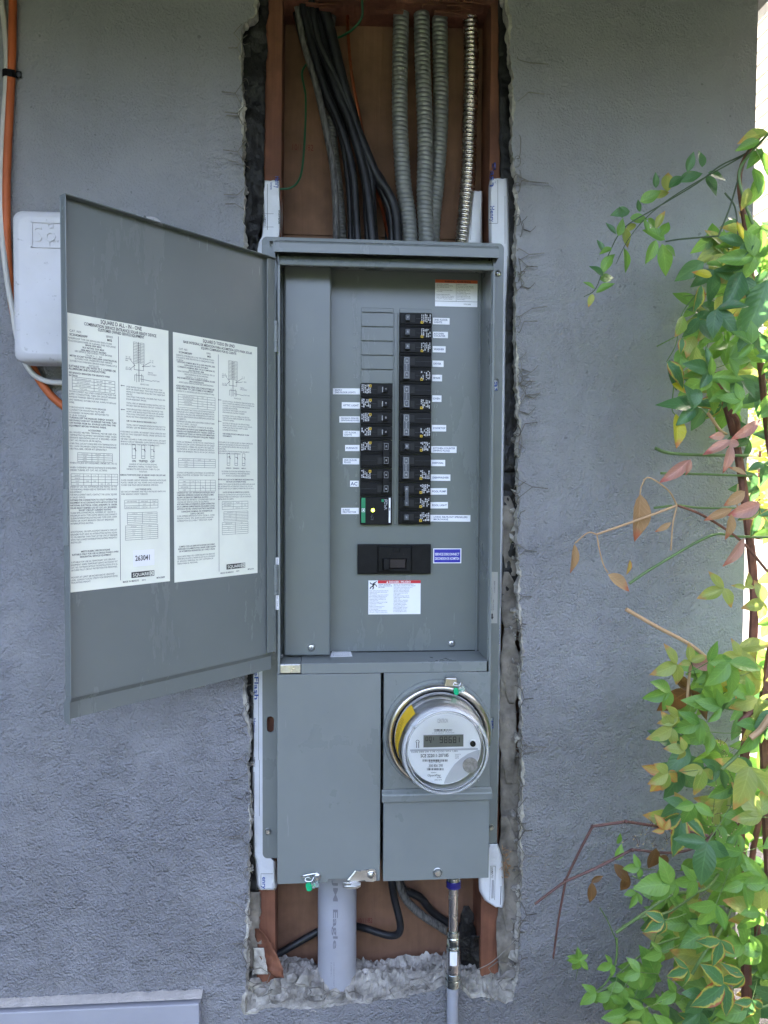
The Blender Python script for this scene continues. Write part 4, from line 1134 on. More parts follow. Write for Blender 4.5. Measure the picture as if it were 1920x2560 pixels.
def ex_es(T, line, table, m2, oo, R_, D_, W, H):
    T('CAT. NO.', 0.06, 0.066, 0.0028); T('SC3042M200PF', 0.06, 0.079, 0.0028, 'L', True); T('SERIE', 0.37, 0.066, 0.0026); T('M02', 0.38, 0.079, 0.0030, 'L', True)
    line(0.510, 0.06, 0.510, 0.975, 0.0007)
    diagram(T, line, m2, 0.078)
    table(0.05, 0.276, 0.47, 0.338, [0, 0.52, 0.78, 1], 5, [(0, 0, 'CONEXIONES DE CARGA'), (1, 0, 'LADO IZQUIERDO SIN'), (2, 0, 'LADO IZQUIERDO'), (3, 0, 'LADO DERECHO'), (0, 1, 'TEMP'), (2, 1, '60 C'), (3, 1, '75 C'), (2, 2, '100A')])
    table(0.05, 0.585, 0.47, 0.628, [0, 0.4, 0.70, 1], 4, [(0, 0, 'NO. DE CATALOGO'), (0, 1, 'CALIBRE'), (0, 2, 'PAR'), (1, 0, 'LK70AN'), (2, 0, 'LK100AN'), (3, 0, 'LK225AN')])
    table(0.05, 0.690, 0.47, 0.745, [0, 0.30, 0.44, 0.58, 0.72, 0.86, 1], 4, [(0, 0, 'TUBO'), (0, 1, '1 1/4'), (0, 2, '1 1/2'), (1, 0, 'PLACA'), (2, 0, 'ADAPTADORA'), (3, 0, 'CUBO'), (2, 3, '4250')])
    handles(T, line, 0.472, ('CERRADO', 'DISPARADO', 'ABIERTO'))
    table(0.55, 0.800, 0.875, 0.840, [0, 0.42, 0.76, 1], 3, [(0, 0, 'ZAPATA DE LINEA'), (0, 1, 'CALIBRE'), (1, 0, 'FASE Y NEUTRO'), (2, 1, '4-250 kcmil'), (1, 2, '250')])
    table(0.57, 0.852, 0.875, 0.900, [0, 0.5, 1], 6, [(0, 0, 'ZAPATAS DE NEUTRO'), (2, 0, '14-10 CU'), (3, 0, '8 CU'), (2, 1, '20'), (3, 1, '25')])
    table(0.55, 0.908, 0.875, 0.970, [0, 0.5, 1], 6, [(0, 0, 'BARRA DE NEUTRO'), (0, 1, 'PAR'), (2, 0, '14-10 CU'), (3, 0, '8 CU'), (2, 1, '20'), (3, 1, '25')])
    logo(T, m2, oo, R_, D_, W, H, 0.60, 0.948, 0.235, 0.022)
    T('HECHO EN MEXICO', 0.525, 0.986, 0.0022, 'L', True); T('48040', 0.72, 0.984, 0.0020); T('MT613101', 0.87, 0.982, 0.0023, 'L', True)
sheet(0.2045, 0.3628, 1.3495, 1.7180, [('SQUARE D ALL - IN - ONE', 0.0185, 0.0052, 0.40), ('COMBINATION SERVICE ENTRANCE SOLAR READY DEVICE', 0.0345, 0.0041, 0.70), ('CUSTOMER OWNED SERVICE EQUIPMENT', 0.0475, 0.0038, 0.45)], left_en, right_en, ex_en2)
sheet(0.0350, 0.1965, 1.3465, 1.7175, [('SQUARE D TODO EN UNO', 0.0205, 0.0048, 0.38), ('BASE INTEGRAL DE MEDICION PARA ACOMETIDA LISTO PARA SOLAR', 0.036, 0.0036, 0.82), ('EQUIPO COMPRADO POR EL CLIENTE', 0.049, 0.0034, 0.42)], left_es, right_es, ex_es)

# ---- circuit name labels on the dead front (crop pixels -> photograph pixels)
def c3(x, y): return 780 + x * 0.27728, 740 + y * 0.27728
def label(x0, y0, x1, y1, lines, size=None, al='L', align_x=None, ink=None, Y=YD):
    a = P(*c3(x0, y0), Y); b_ = P(*c3(x1, y1), Y)
    m2 = MB()
    tilt = random.uniform(-0.008, 0.008)
    u = Vector((math.cos(tilt), 0, math.sin(tilt))); w = Vector((-math.sin(tilt), 0, math.cos(tilt)))
    W, H = b_.x - a.x, a.z - b_.z
    o = Vector((a.x, Y - 0.0008, a.z))
    m2.fbox(o, u, -w, Vector((0, 1, 0)), 0, W, 0, H, 0, 0.0006)
    n = len(lines)
    sz = size or H * (0.26 if n > 1 else 0.29)
    for k, s in enumerate(lines):
        vv_ = H * ((0.5 + 0.14 * 1) if n == 1 else (0.44 + 0.36 * k)) if size is None else H * 0.5 + sz * 0.5 if n == 1 else H * (0.42 + 0.34 * k)
        m2.text(s, o + Vector((0, -0.00025, 0)) + u * (W * 0.08) - w * vv_, u, w, sz, 1, None if len(s) < 3 else min(W * 0.86, sum(glyph(c, True)[2] for c in s) * sz / 0.70 * 1.0), 'L', True)
    return m2.build('circuit_label', [m_paper, ink or m_blueink], panel)
label(188, 832, 432, 890, ['ENTRY', '2ND FLOOR LIGHTS'])
label(268, 957, 432, 1016, ['ATTIC LIGHT'])
label(246, 1085, 432, 1143, ['FRIDGE,BACK SPRINKLERS', 'DEN/GARAGE PLUGS'], size=0.0026)
label(280, 1213, 430, 1270, ['1ST FLOOR', 'LIGHTS'])
label(298, 1343, 428, 1400, ['FURNACE'])
label(278, 1462, 426, 1518, ['2ND FLOOR', 'PLUGS'])
label(343, 1664, 422, 1720, ['AC'], size=0.0062)
label(263, 1910, 422, 1967, ['SURGE', 'PROTECTOR'])
label(1090, 196, 1240, 258, ['2ND FLOOR', 'LIGHTS'])
label(1090, 322, 1225, 382, ['KITCHEN', 'COUNTER'])
label(1088, 451, 1204, 510, ['WASHER'])
label(1086, 582, 1186, 640, ['DRYER'])
label(1084, 710, 1172, 770, ['SPARE'])
label(1084, 895, 1167, 955, ['OVEN'])
label(1080, 1162, 1209, 1222, ['COOKTOP'])
label(1074, 1353, 1303, 1415, ['KITCHEN COUNTER', 'DINING PLUGS'])
label(1073, 1477, 1200, 1535, ['DISPOSAL'])
label(1071, 1608, 1247, 1667, ['DISHWASHER'])
label(1069, 1733, 1216, 1792, ['POOL PUMP'])
label(1069, 1858, 1224, 1916, ['POOL LIGHT'])
label(1067, 1973, 1427, 2033, ['LIVING RM,FRONT SPRINKLERS', 'MICROWAVE'])
# stamped circuit numbers
for (x, y, s) in ((393, 220, '30'), (393, 352, '28'), (393, 482, '26'), (393, 615, '24'), (393, 738, '22'), (400, 1632, '8'), (400, 1765, '6'), (400, 1885, '4'), (400, 2005, '2'), (1122, 878, '19'), (1115, 1008, '17'), (1112, 1135, '15'), (1110, 1262, '13')):
    mb = MB()
    mb.text(s, P(*c3(x, y), YD - 0.0005), UX, UZ, 0.0060, 0, None, 'C')
    ob = mb.build('stamped_number', m_panel, panel)
    sd = ob.modifiers.new('thick', 'SOLIDIFY'); sd.thickness = 0.0006; sd.offset = 0
# warning, danger, service disconnect
def sticker(name, px0, py0, px1, py1, Y):
    a, b_ = P(px0, py0, Y), P(px1, py1, Y)
    return MB(), Vector((a.x, Y - 0.0006, a.z)), b_.x - a.x, a.z - b_.z
def base(m2, o, W, H, mi=0): m2.box(o.x, o.x + W, o.y, o.y + 0.0004, o.z - H, o.z, mi)
def at(o, u, v, W, H, k=1): return o + Vector((u * W, -0.0002 * k, -v * H))
def para(m2, o, W, H, u0, u1, v0, dv, lines, mi=1, bold=False):
    for k, s in enumerate(lines):
        nat = sum(glyph(c, bold)[2] for c in s) * dv * H * 0.60 / 0.70
        m2.text(s, at(o, u0, v0 + dv * (k + 0.8), W, H), UX, UZ, dv * H * 0.60, mi, min(nat, (u1 - u0) * W), 'L', bold)
m2, o, W, H = sticker('warning', 1088, 699, 1193, 768, YD)
base(m2, o, W, H)
m2.quad(at(o, 0, 0, W, H), at(o, 0, .12, W, H), at(o, 1, .12, W, H), at(o, 1, 0, W, H), 2)
m2.text('WARNING / ADVERTENCIA', at(o, 0.22, 0.10, W, H, 2), UX, UZ, H * 0.075, 1, W * 0.62, 'L', True)
para(m2, o, W, H, 0.03, 0.48, 0.14, 0.055, ['EQUIPMENT DAMAGE', 'This energy source must use the', 'same conductor material.', ' ', 'Keep surface area free of debris', 'do not drill.', ' ', 'Provide suitable protection', 'for the conductors where required.', 'Failure to follow these instructions', 'can result in equipment damage.'])
para(m2, o, W, H, 0.52, 0.98, 0.14, 0.055, ['DANO AL EQUIPO', 'Esta fuente de energia debe usar', 'conductores del mismo material.', 'El espacio de la fuente de', 'energia debe estar limpio y', 'sin obstrucciones.', 'No exceder el numero de', 'circuitos permitidos.', 'El incumplimiento de estas', 'instrucciones puede causar', 'danos al equipo.'])
m2.quad(at(o, 0, .80, W, H), at(o, 0, .812, W, H), at(o, 1, .812, W, H), at(o, 1, .80, W, H), 1)
m2.quad(at(o, .495, .14, W, H), at(o, .495, .8, W, H), at(o, .50, .8, W, H), at(o, .50, .14, W, H), 1)
m2.text('MT613008', at(o, 0.68, 0.93, W, H), UX, UZ, H * 0.05, 1, W * 0.16)
m2.build('warning_label', [m_paper, m_ink, m_orange], panel)
m2, o, W, H = sticker('danger', 921, 1451, 1051, 1535, YD)
base(m2, o, W, H)
m2.quad(at(o, .18, 0, W, H), at(o, .18, .09, W, H), at(o, 1, .09, W, H), at(o, 1, 0, W, H), 2)
m2.text('DANGER / PELIGRO', at(o, 0.39, 0.075, W, H, 2), UX, UZ, H * 0.058, 0, W * 0.42, 'L', True)
m2.add([at(o, 0.345, 0.075, W, H, 2), at(o, 0.375, 0.075, W, H, 2), at(o, 0.36, 0.015, W, H, 2)], [(0, 1, 2)], 0)
# struck figure
fig = lambda pts, r: [m2.tube([at(o, u, v, W, H, 1) for u, v in pts], r, 5, 1)]
fig([(0.10, 0.07), (0.105, 0.08)], 0.0020); fig([(0.10, 0.10), (0.085, 0.17)], 0.0015); fig([(0.085, 0.17), (0.045, 0.20), (0.03, 0.25)], 0.0010); fig([(0.085, 0.17), (0.10, 0.21), (0.08, 0.26)], 0.0010); fig([(0.095, 0.11), (0.05, 0.10), (0.03, 0.06)], 0.0009); fig([(0.098, 0.11), (0.14, 0.13), (0.16, 0.18)], 0.0009); fig([(0.16, 0.03), (0.12, 0.06), (0.14, 0.065), (0.10, 0.10)], 0.0006)
para(m2, o, W, H, 0.19, 0.46, 0.10, 0.042, ['HAZARD OF ELECTRIC', 'SHOCK, EXPLOSION, OR', 'ARC FLASH'], 1, True)
para(m2, o, W, H, 0.48, 0.99, 0.10, 0.042, ['PELIGRO DE DESCARGA ELECTRICA,', 'EXPLOSION O DESTELLO POR ARQUEO', 'Utilice equipo de proteccion personal', 'apropiado y siga las practicas de', 'seguridad electrica establecidas', 'Solamente el personal electrico', 'debera instalar y dar servicio', 'a este equipo.', 'Desenergice el equipo antes de', 'realizar cualquier trabajo dentro', 'o fuera de el.', 'Siempre utilice un dispositivo', 'detector de tension nominal', 'adecuado para confirmar', 'Vuelva a colocar todos los', 'dispositivos y cubiertas', 'antes de energizar el equipo.', 'El incumplimiento de estas', 'instrucciones podra causar', 'la muerte o lesiones serias.'])
para(m2, o, W, H, 0.02, 0.46, 0.28, 0.042, ['Apply appropriate personal protective', 'equipment and follow safe electrical', 'work practices.', 'This equipment must only be installed', 'and serviced by qualified personnel.', 'Turn off all power supplying this', 'equipment before working on or', 'inside equipment.', 'Always use a properly rated voltage', 'sensing device to confirm', 'power is off.', 'Replace all devices and covers', 'before turning on power', 'to this equipment.', 'Failure to follow these instructions', 'will result in death or serious injury.'])
m2.build('danger_label', [m_paper, m_ink, m_red], panel)
m2, o, W, H = sticker('service', 1083, 1371, 1153, 1408, YD)
base(m2, o, W, H)
m2.quad(at(o, .035, .06, W, H), at(o, .035, .94, W, H), at(o, .965, .94, W, H), at(o, .965, .06, W, H), 2)
m2.text('SERVICE DISCONNECT', at(o, 0.06, 0.47, W, H, 2), UX, UZ, H * 0.17, 0, W * 0.87, 'L', True)
m2.text('DESCONEXION DE ACOMETIDA', at(o, 0.06, 0.76, W, H, 2), UX, UZ, H * 0.17, 0, W * 0.87, 'L', True)
m2.build('service_label', [m_paper, m_ink, m_blue], panel)
# slip on the jamb by the lower hinge, arrow label on the flange, paper slip on the shelf
a, b_ = P(690, 1394, -0.0635), P(697, 1524, -0.0635)
for (q0, q1) in ((1394, 1412), (1488, 1524)):
    a, b_ = P(689, q0, -0.0635), P(697, q1, -0.0635)
    m2 = MB(); m2.box(a.x, b_.x, -0.0640, -0.0636, b_.z, a.z)
    m2.text('NO. 263041-1' if q0 > 1450 else 'SERIES', Vector((a.x + 0.0018, -0.0642, a.z - 0.001)), -UZ, UX, 0.0022, 1, (a.z - b_.z) * 0.9)
    m2.build('jamb_slip', [m_paper, m_ink], panel)
a, b_ = P(1224, 1430, YFL), P(1243, 1558, YFL)
m2 = MB(); m2.box(a.x, b_.x, YFL - 0.0007, YFL - 0.0003, b_.z, a.z)
m2.text('REMOVE IF NO CONDUCTORS INSTALLED', Vector((a.x + 0.0045, YFL - 0.0009, b_.z + 0.024)), UZ, -UX, 0.0022, 1, 0.042)
m2.text('QUITE LA TAPA', Vector((a.x + 0.0085, YFL - 0.0009, b_.z + 0.024)), UZ, -UX, 0.0022, 1, 0.020)
m2.text('COVER HERE', Vector((a.x + 0.0105, YFL - 0.0009, b_.z + 0.056)), UZ, -UX, 0.0022, 1, 0.022)
ax_, az_ = a.x + 0.0055, b_.z + 0.012
m2.add([(ax_ - 0.003, YFL - 0.0009, az_), (ax_ + 0.003, YFL - 0.0009, az_), (ax_, YFL - 0.0009, az_ - 0.0055)], [(2, 1, 0)], 1)
m2.box(ax_ - 0.0014, ax_ + 0.0014, YFL - 0.0010, YFL - 0.0008, az_, az_ + 0.006, 1)
m2.build('flange_label', [M('grey_label', (0.42, 0.42, 0.40), 0.5), m_ink], panel)
a, b_ = P(826, 1641, -0.02), P(880, 1630, 0.005)
m2 = MB(); m2.hexa([(a.x, -0.018, 1.1879), (b_.x, -0.016, 1.1879), (b_.x - 0.002, 0.014, 1.1895), (a.x + 0.003, 0.015, 1.1895), (a.x, -0.018, 1.1883), (b_.x, -0.016, 1.1883), (b_.x - 0.002, 0.014, 1.1899), (a.x + 0.003, 0.015, 1.1899)])
for k in range(3): m2.text('SEE INSTRUCTIONS IN DOOR', Vector((a.x + 0.004, -0.012 + k * 0.009, 1.1887 + k * 0.0004)), UX, Vector((0, 1, 0.05)), 0.003, 1, 0.03)
m2.build('paper_slip', [m_paper, m_greyink], panel)
# ------------------------------------------------------------------ breakers
ZT, PITCH = 1.8010, 0.02536
LX0, LX1 = P(*c3(437, 1200), 0.012).x, P(*c3(724, 1200), 0.012).x
RX0, RX1 = P(*c3(785, 1200), 0.012).x, P(*c3(1074, 1200), 0.012).x
def marks(m2, x0, x1, z0, z1, y, seed, mi):
    """block of fine sideways print on a breaker face"""
    r = random.Random(seed)
    n = 6
    for k in range(n):
        xa = x0 + (x1 - x0) * k / n
        z = z0 + (z1 - z0) * r.uniform(0, 0.15)
        while z < z1 - 0.001:
            l = r.uniform(0.0012, 0.0040)
            if r.random() < 0.78:
                m2.box(xa, xa + (x1 - x0) / n * r.uniform(0.45, 0.75), y - 0.0001, y, z, min(z1, z + l), mi)
            z += l + r.uniform(0.0006, 0.0012)
def numeral(m2, s, x, z, y, mi):
    m2.text(s, Vector((x + 0.0012, y - 0.0002, z)), UZ, -UX, 0.0024, mi, None, 'C', True)
def breaker(side, slot, poles, label_, amps, prints, tie=None, group='circuit breakers in the panel'):
    x0, x1 = (LX0, LX1) if side == 'L' else (RX0, RX1)
    w = x1 - x0
    z1_ = ZT - slot * PITCH
    z0_ = z1_ - poles * PITCH
    root = thing('circuit_breaker', ((x0 + x1) / 2, 0.02, z0_), label_, 'circuit breaker', group)
    fx = (lambda f: x0 + w * f) if side == 'R' else (lambda f: x1 - w * f)
    def bx(m2, f0, f1, y0, y1, za, zb, mi=0):
        a, b_ = sorted((fx(f0), fx(f1)))
        m2.box(a, b_, y0, y1, za, zb, mi)
    m2 = MB()
    g = 0.0005
    for p in range(poles):
        t = z1_ - p * PITCH; b_ = t - PITCH
        lo, hi = (b_ + (g if p == poles - 1 else 0.00005)), t - (g if p == 0 else 0.00005)
        m2.box(x0, x1, 0.0125, YD - 0.0003, lo, hi)
        bx(m2, 0.02, 0.98, 0.0085, 0.0124, b_ + PITCH * 0.20, t - PITCH * 0.06)
        bx(m2, 0.0, 1.0, 0.0105, 0.0124, b_ + PITCH * 0.08, b_ + PITCH * 0.15)
        bx(m2, 0.30, 0.47, 0.0080, 0.0084, b_ + PITCH * 0.32, b_ + PITCH * 0.80, 1)
        bx(m2, 0.50, 0.99, 0.0081, 0.0084, b_ + PITCH * 0.555, b_ + PITCH * 0.57, 2)
    m2.build('body', [m_black, m_black2, m_grey], root, bevel=0.0005, seg=1)
    hm = m_grey if side == 'R' else m_black
    if poles == 2:
        m2 = MB()
        za, zb = z0_ + PITCH * 0.30, z1_ - PITCH * 0.18
        bx(m2, 0.11, 0.30, -0.0010, 0.0083, za, zb)
        for q, amp_ in ((za + 0.0005, amps), (zb - PITCH * 0.52, amps)):
            a, b_ = sorted((fx(0.14), fx(0.27)))
            for (u0, u1, v0, v1) in ((a, b_, q + 0.0008, q + 0.0012), (a, b_, q + 0.0115, q + 0.0119), (a, a + 0.0004, q + 0.0008, q + 0.0119), (b_ - 0.0004, b_, q + 0.0008, q + 0.0119)):
                m2.box(u0, u1, -0.0013, -0.0011, v0, v1, 1)
            numeral(m2, amps, (a + b_) / 2, q + 0.0063, -0.0012, 1)
        if side == 'R':
            m2.text('COMMON TRIP', Vector((fx(0.20) + 0.001, -0.0012, (za + zb) / 2 - 0.006)), UZ, -UX, 0.0018, 1, 0.012)
        m2.build('handle', [hm, m_lgrey], root, bevel=0.0007)
    else:
        m2 = MB()
        t, b_ = z1_, z0_
        bx(m2, 0.16, 0.295, -0.0015, 0.0083, b_ + PITCH * 0.36, b_ + PITCH * 0.76)
        numeral(m2, amps, fx(0.225), b_ + PITCH * 0.56, -0.0016, 1)
        if side == 'L': bx(m2, 0.305, 0.335, 0.0040, 0.0079, b_ + PITCH * 0.36, b_ + PITCH * 0.74, 1)
        m2.build('handle', [hm, m_lgrey], root, bevel=0.0007)
    for p in prints:
        b_ = z1_ - (p + 1) * PITCH
        m2 = MB()
        a, c = sorted((fx(0.665), fx(0.97)))
        marks(m2, a, c, b_ + PITCH * 0.26, b_ + PITCH * 0.90, 0.0083, slot * 7 + p + ord(side), 0)
        # little yellow square mark
        sx = fx(0.685 if side == 'R' else 0.70); sz = b_ + PITCH * (0.31 if side == 'R' else 0.80)
        m2.box(sx - 0.0023, sx + 0.0023, 0.0078, 0.0081, sz - 0.0023, sz + 0.0023, 1)
        m2.box(sx - 0.0009, sx + 0.0009, 0.0076, 0.0078, sz - 0.0009, sz + 0.0009, 2)
        tag(m2.build('print', [m_lgrey, m_yellow, m_black], root), kind='stuff')
    if tie:
        m2 = MB(); bx(m2, 0.17, 0.285, -0.0035, -0.0016, z0_ - PITCH * 0.34, z0_ + PITCH * 0.50); bx(m2, 0.19, 0.265, -0.0052, -0.0036, z0_ - PITCH * 0.1, z0_ + PITCH * 0.26)
        m2.build('handle_tie', m_grey, root, bevel=0.0006)
    return root
for s, name in ((5, 'ENTRY 2ND FLOOR LIGHTS'), (6, 'ATTIC LIGHT'), (7, 'FRIDGE, BACK SPRINKLERS'), (8, '1ST FLOOR LIGHTS')):
    breaker('L', s, 1, 'black single breaker beside the ' + name + ' label', '15' if s != 7 else '20', [0])
breaker('L', 9, 2, 'black double breaker beside the FURNACE and 2ND FLOOR PLUGS labels', '20', [0])
breaker('L', 11, 2, 'black double breaker beside the large AC label', '60', [0])
for s, name, amp_ in ((0, '2ND FLOOR LIGHTS', '15'), (1, 'KITCHEN COUNTER', '20'), (2, 'WASHER', '20'), (9, 'KITCHEN COUNTER DINING PLUGS', '20'), (13, 'POOL LIGHT', '15'), (14, 'LIVING RM, FRONT SPRINKLERS MICROWAVE', '20')):
    ex = ' on its left' if s == 0 else ('' if s != 1 else ', directly above the WASHER breaker')
    breaker('R', s, 1, ('black breaker with grey toggle next to the ' + name + ' label' + ex), amp_, [0])
breaker('R', 12, 1, 'black breaker next to the POOL PUMP label, tied to one below', '20', [0], tie=True)
for s, name, amp_ in ((3, 'DRYER and SPARE labels', '30'), (5, 'OVEN label', '40'), (7, 'COOKTOP label', '50'), (10, 'DISPOSAL and DISHWASHER labels', '20')):
    breaker('R', s, 2, 'black double breaker with grey tie bar next to the ' + name, amp_, [1])
# blank filler plates (still part of the dead front)
for k in range(5):
    m2 = MB(); z1_ = ZT - k * PITCH
    m2.box(LX0 + 0.0008, LX1 + 0.0016, YD - 0.0028, YD - 0.0003, z1_ - PITCH + 0.0007, z1_ - 0.0004)
    m2.build('filler_plate', m_panel2, panel, bevel=0.0009)
for x0, x1 in ((LX0 + 0.0008, LX1 + 0.0016), (RX0, RX1)):
    m2 = MB(); m2.box(x0, x1, YD - 0.0024, YD - 0.0003, ZT + 0.0006, ZT + 0.0085); m2.build('filler_plate', m_panel2, panel, bevel=0.0009)
m2 = MB(); m2.box(LX1 + 0.0040, RX0 - 0.0030, YD - 0.0020, YD - 0.0003, ZT - 15 * PITCH, ZT - 0.0005); m2.build('centre_rib', m_panel2, panel, bevel=0.0008)
# surge protector
z1_ = ZT - 13 * PITCH; z0_ = ZT - 15 * PITCH
sp = thing('surge_protector', ((LX0 + LX1) / 2, 0.02, z0_), 'black surge protector module with green stripe and lit indicator', 'surge protector')
m2 = MB(); m2.box(LX0, LX1, 0.0095, YD - 0.0003, z0_ + 0.0004, z1_ - 0.0004); m2.build('body', m_black, sp, bevel=0.0012)
w = LX1 - LX0
cx_, cz_ = LX0 + w * 0.098, z0_ + (z1_ - z0_) * 0.52
m2 = MB(); m2.box(LX0 + w * 0.035, LX0 + w * 0.16, 0.0089, 0.0094, z0_ + 0.004, z1_ - 0.002, 0); m2.build('green_stripe', m_green, sp)
m2 = MB()
for (a, b_, c, d) in ((-0.0028, 0.0028, -0.0032, -0.0026), (-0.0028, 0.0028, 0.0026, 0.0032), (-0.0028, -0.0022, -0.0026, 0.0026), (0.0022, 0.0028, -0.0026, 0.0026), (-0.0010, 0.0012, -0.0014, 0.0014)):
    m2.box(cx_ + a, cx_ + b_, 0.0086, 0.0088, cz_ + c, cz_ + d, 0)
m2.build('emblem', m_paper, sp)
m2 = MB(); m2.box(LX0 + w * 0.90, LX0 + w * 0.955, 0.0089, 0.0094, z0_ + 0.004, z1_ - 0.002, 0); m2.box(LX0 + w * 0.915, LX0 + w * 0.94, 0.0086, 0.0088, z0_ + 0.026, z0_ + 0.031, 1); m2.build('white_stripe', [m_paper, m_ink], sp)
m2 = MB(); m2.box(LX0 + w * 0.665, LX0 + w * 0.745, 0.0090, 0.0094, z1_ - 0.0092, z1_ - 0.0045, 0); m2.build('green_mark', m_green, sp)
m2 = MB(); marks(m2, LX0 + w * 0.76, LX0 + w * 0.86, z1_ - 0.024, z1_ - 0.0045, 0.0092, 91, 0); tag(m2.build('print', m_lgrey, sp), kind='stuff')
m2 = MB(); marks(m2, LX0 + w * 0.34, LX0 + w * 0.42, z0_ + 0.008, z0_ + 0.019, 0.0092, 92, 0); tag(m2.build('print', m_grey, sp), kind='stuff')
m_led, t, b = nodes('lit_indicator')
b.inputs['Base Color'].default_value = (0.5, 0.6, 0.02, 1); b.inputs['Emission Color'].default_value = (0.75, 0.95, 0.05, 1); b.inputs['Emission Strength'].default_value = 0.7
m2 = MB(); m2.lathe([(0.0030, 0), (0.0027, 0.001), (0.0001, 0.0014)], (LX0 + w * 0.40, 0.0094, cz_), n=16); m2.build('indicator', m_led, sp)
# main breaker
a, b_ = P(894, 1361, 0.012), P(1077, 1435, 0.012)
mbk = thing('main_breaker', ((a.x + b_.x) / 2, 0.02, b_.z), 'wide black main breaker beside the blue SERVICE DISCONNECT label', 'circuit breaker')
W, H = b_.x - a.x, a.z - b_.z
m2 = MB(); m2.box(a.x, b_.x, 0.0130, YD - 0.0003, b_.z, a.z)
m2.box(a.x + W * 0.005, a.x + W * 0.27, 0.0112, 0.0129, b_.z + H * .02, a.z - H * .02); m2.box(a.x + W * 0.735, b_.x - W * 0.005, 0.0112, 0.0129, b_.z + H * .02, a.z - H * .02)
m2.build('body', m_black, mbk, bevel=0.0008)
m2 = MB(); plate(m2, rect_pts(a.x + W * 0.285, a.x + W * 0.72, b_.z + H * 0.10, a.z - H * 0.08), [rect_pts(a.x + W * 0.335, a.x + W * 0.66, b_.z + H * 0.19, b_.z + H * 0.53)], 0.0060, 0.0129)
m2.box(a.x + W * 0.48, a.x + W * 0.565, 0.0035, 0.0059, a.z - H * 0.24, a.z - H * 0.10)
for q in (0.44, 0.62): m2.lathe([(0.0012, 0), (0.0001, 0.0003)], (a.x + W * q, 0.0059, a.z - H * 0.32), n=10, mi=1)
m2.build('centre_block', [m_black, m_black2], mbk, bevel=0.0006, fix=False)
m2 = MB(); m2.box(a.x + W * 0.345, a.x + W * 0.425, -0.006, 0.0125, b_.z + H * 0.18, b_.z + H * 0.54); m2.box(a.x + W * 0.43, a.x + W * 0.655, 0.0095, 0.0125, b_.z + H * 0.20, b_.z + H * 0.52, 1)
m2.build('toggle', [m_black, M('dark_red_slider', (0.012, 0.005, 0.006), 0.5)], mbk, bevel=0.001)

# ------------------------------------------------------------------ electric meter
meter = thing('electric_meter', (MC.x, -0.07, MC.z - 0.09), 'round glass electric meter with white dial and yellow sticker', 'electric meter')
m_ring = M('meter_ring_steel', (0.60, 0.57, 0.52), 0.28, 1.0, var=0.12, vs=40)
m_clear, t, b = nodes('clear_cover')
t.nodes.remove(b)
gl = mk(t, 'ShaderNodeBsdfGlossy', Roughness=0.03)
gl.inputs['Color'].default_value = (0.95, 0.97, 0.98, 1)
tr_ = mk(t, 'ShaderNodeBsdfTransparent'); tr_.inputs['Color'].default_value = (0.94, 0.95, 0.95, 1)
lw = mk(t, 'ShaderNodeFresnel', IOR=1.5)
mx = mk(t, 'ShaderNodeMixShader')
t.links.new(lw.outputs[0], mx.inputs[0]); t.links.new(tr_.outputs[0], mx.inputs[1]); t.links.new(gl.outputs[0], mx.inputs[2])
t.links.new(mx.outputs[0], t.nodes['Material Output'].inputs[0])
m_face = M('meter_face', (0.88, 0.88, 0.88), 0.45)
m_base = M('meter_body', (0.66, 0.66, 0.67), 0.45)
m_lcd = M('lcd', (0.155, 0.165, 0.14), 0.25)
m_lcdink = M('lcd_digit', (0.012, 0.014, 0.012), 0.4)
m_fgrey = M('face_grey', (0.50, 0.50, 0.52), 0.5)
m_ysticker = M('yellow_sticker', (0.90, 0.56, 0.005), 0.5)
mo = Vector((MC.x, YF - 0.0065, MC.z))
MD = 0.088                        # depth of the clear cover
m2 = MB()
m2.lathe([(0.0800, 0.0), (0.0885, 0.0), (0.0898, 0.004), (0.0898, 0.012), (0.0885, 0.0165), (0.0850, 0.0180), (0.0815, 0.0170), (0.0805, 0.0145), (0.0800, 0.006)], mo, n=72)
m2.build('ring', m_ring, meter, angle=60)
m2 = MB()
m2.lathe([(0.0799, 0.004), (0.0799, 0.0120), (0.0770, 0.0128)], mo, n=60)
m2.build('gasket', m_black, meter)
m2 = MB()
m2.lathe([(0.0769, 0.006), (0.0768, 0.014), (0.0740, 0.018), (0.0655, 0.052), (0.0640, 0.060), (0.0622, 0.061), (0.0622, 0.0655)], mo, n=64)
m2.build('body', m_base, meter, angle=40)
fy = mo.y - 0.0660
FR = 0.0612
m2 = MB(); m2.lathe([(FR, 0.0), (FR, 0.0010), (0.0001, 0.0011)], (mo.x, fy, mo.z), n=64, sm=False)
fy -= 0.0014
def c5(x, y): return 900 + x * 0.24111, 1660 + y * 0.24111
def FP(x, y, k=0): return P(*c5(x, y), fy - 0.00015 * k)
def ftext(s, x, y, h, wpx, bold=False, mi=1, al='L'):
    k = (fy - CAM.y) / F * 0.24111
    m2.text(s, FP(x, y, 2), UX, UZ, h * k, mi, wpx * k if wpx else None, al, bold)
def fquad(x0, y0, x1, y1, mi, k=1):
    a_, b_ = FP(x0, y0, k), FP(x1, y1, k)
    m2.add([a_, (b_.x, a_.y, a_.z), b_, (a_.x, a_.y, b_.z)], [(0, 3, 2, 1)], mi)
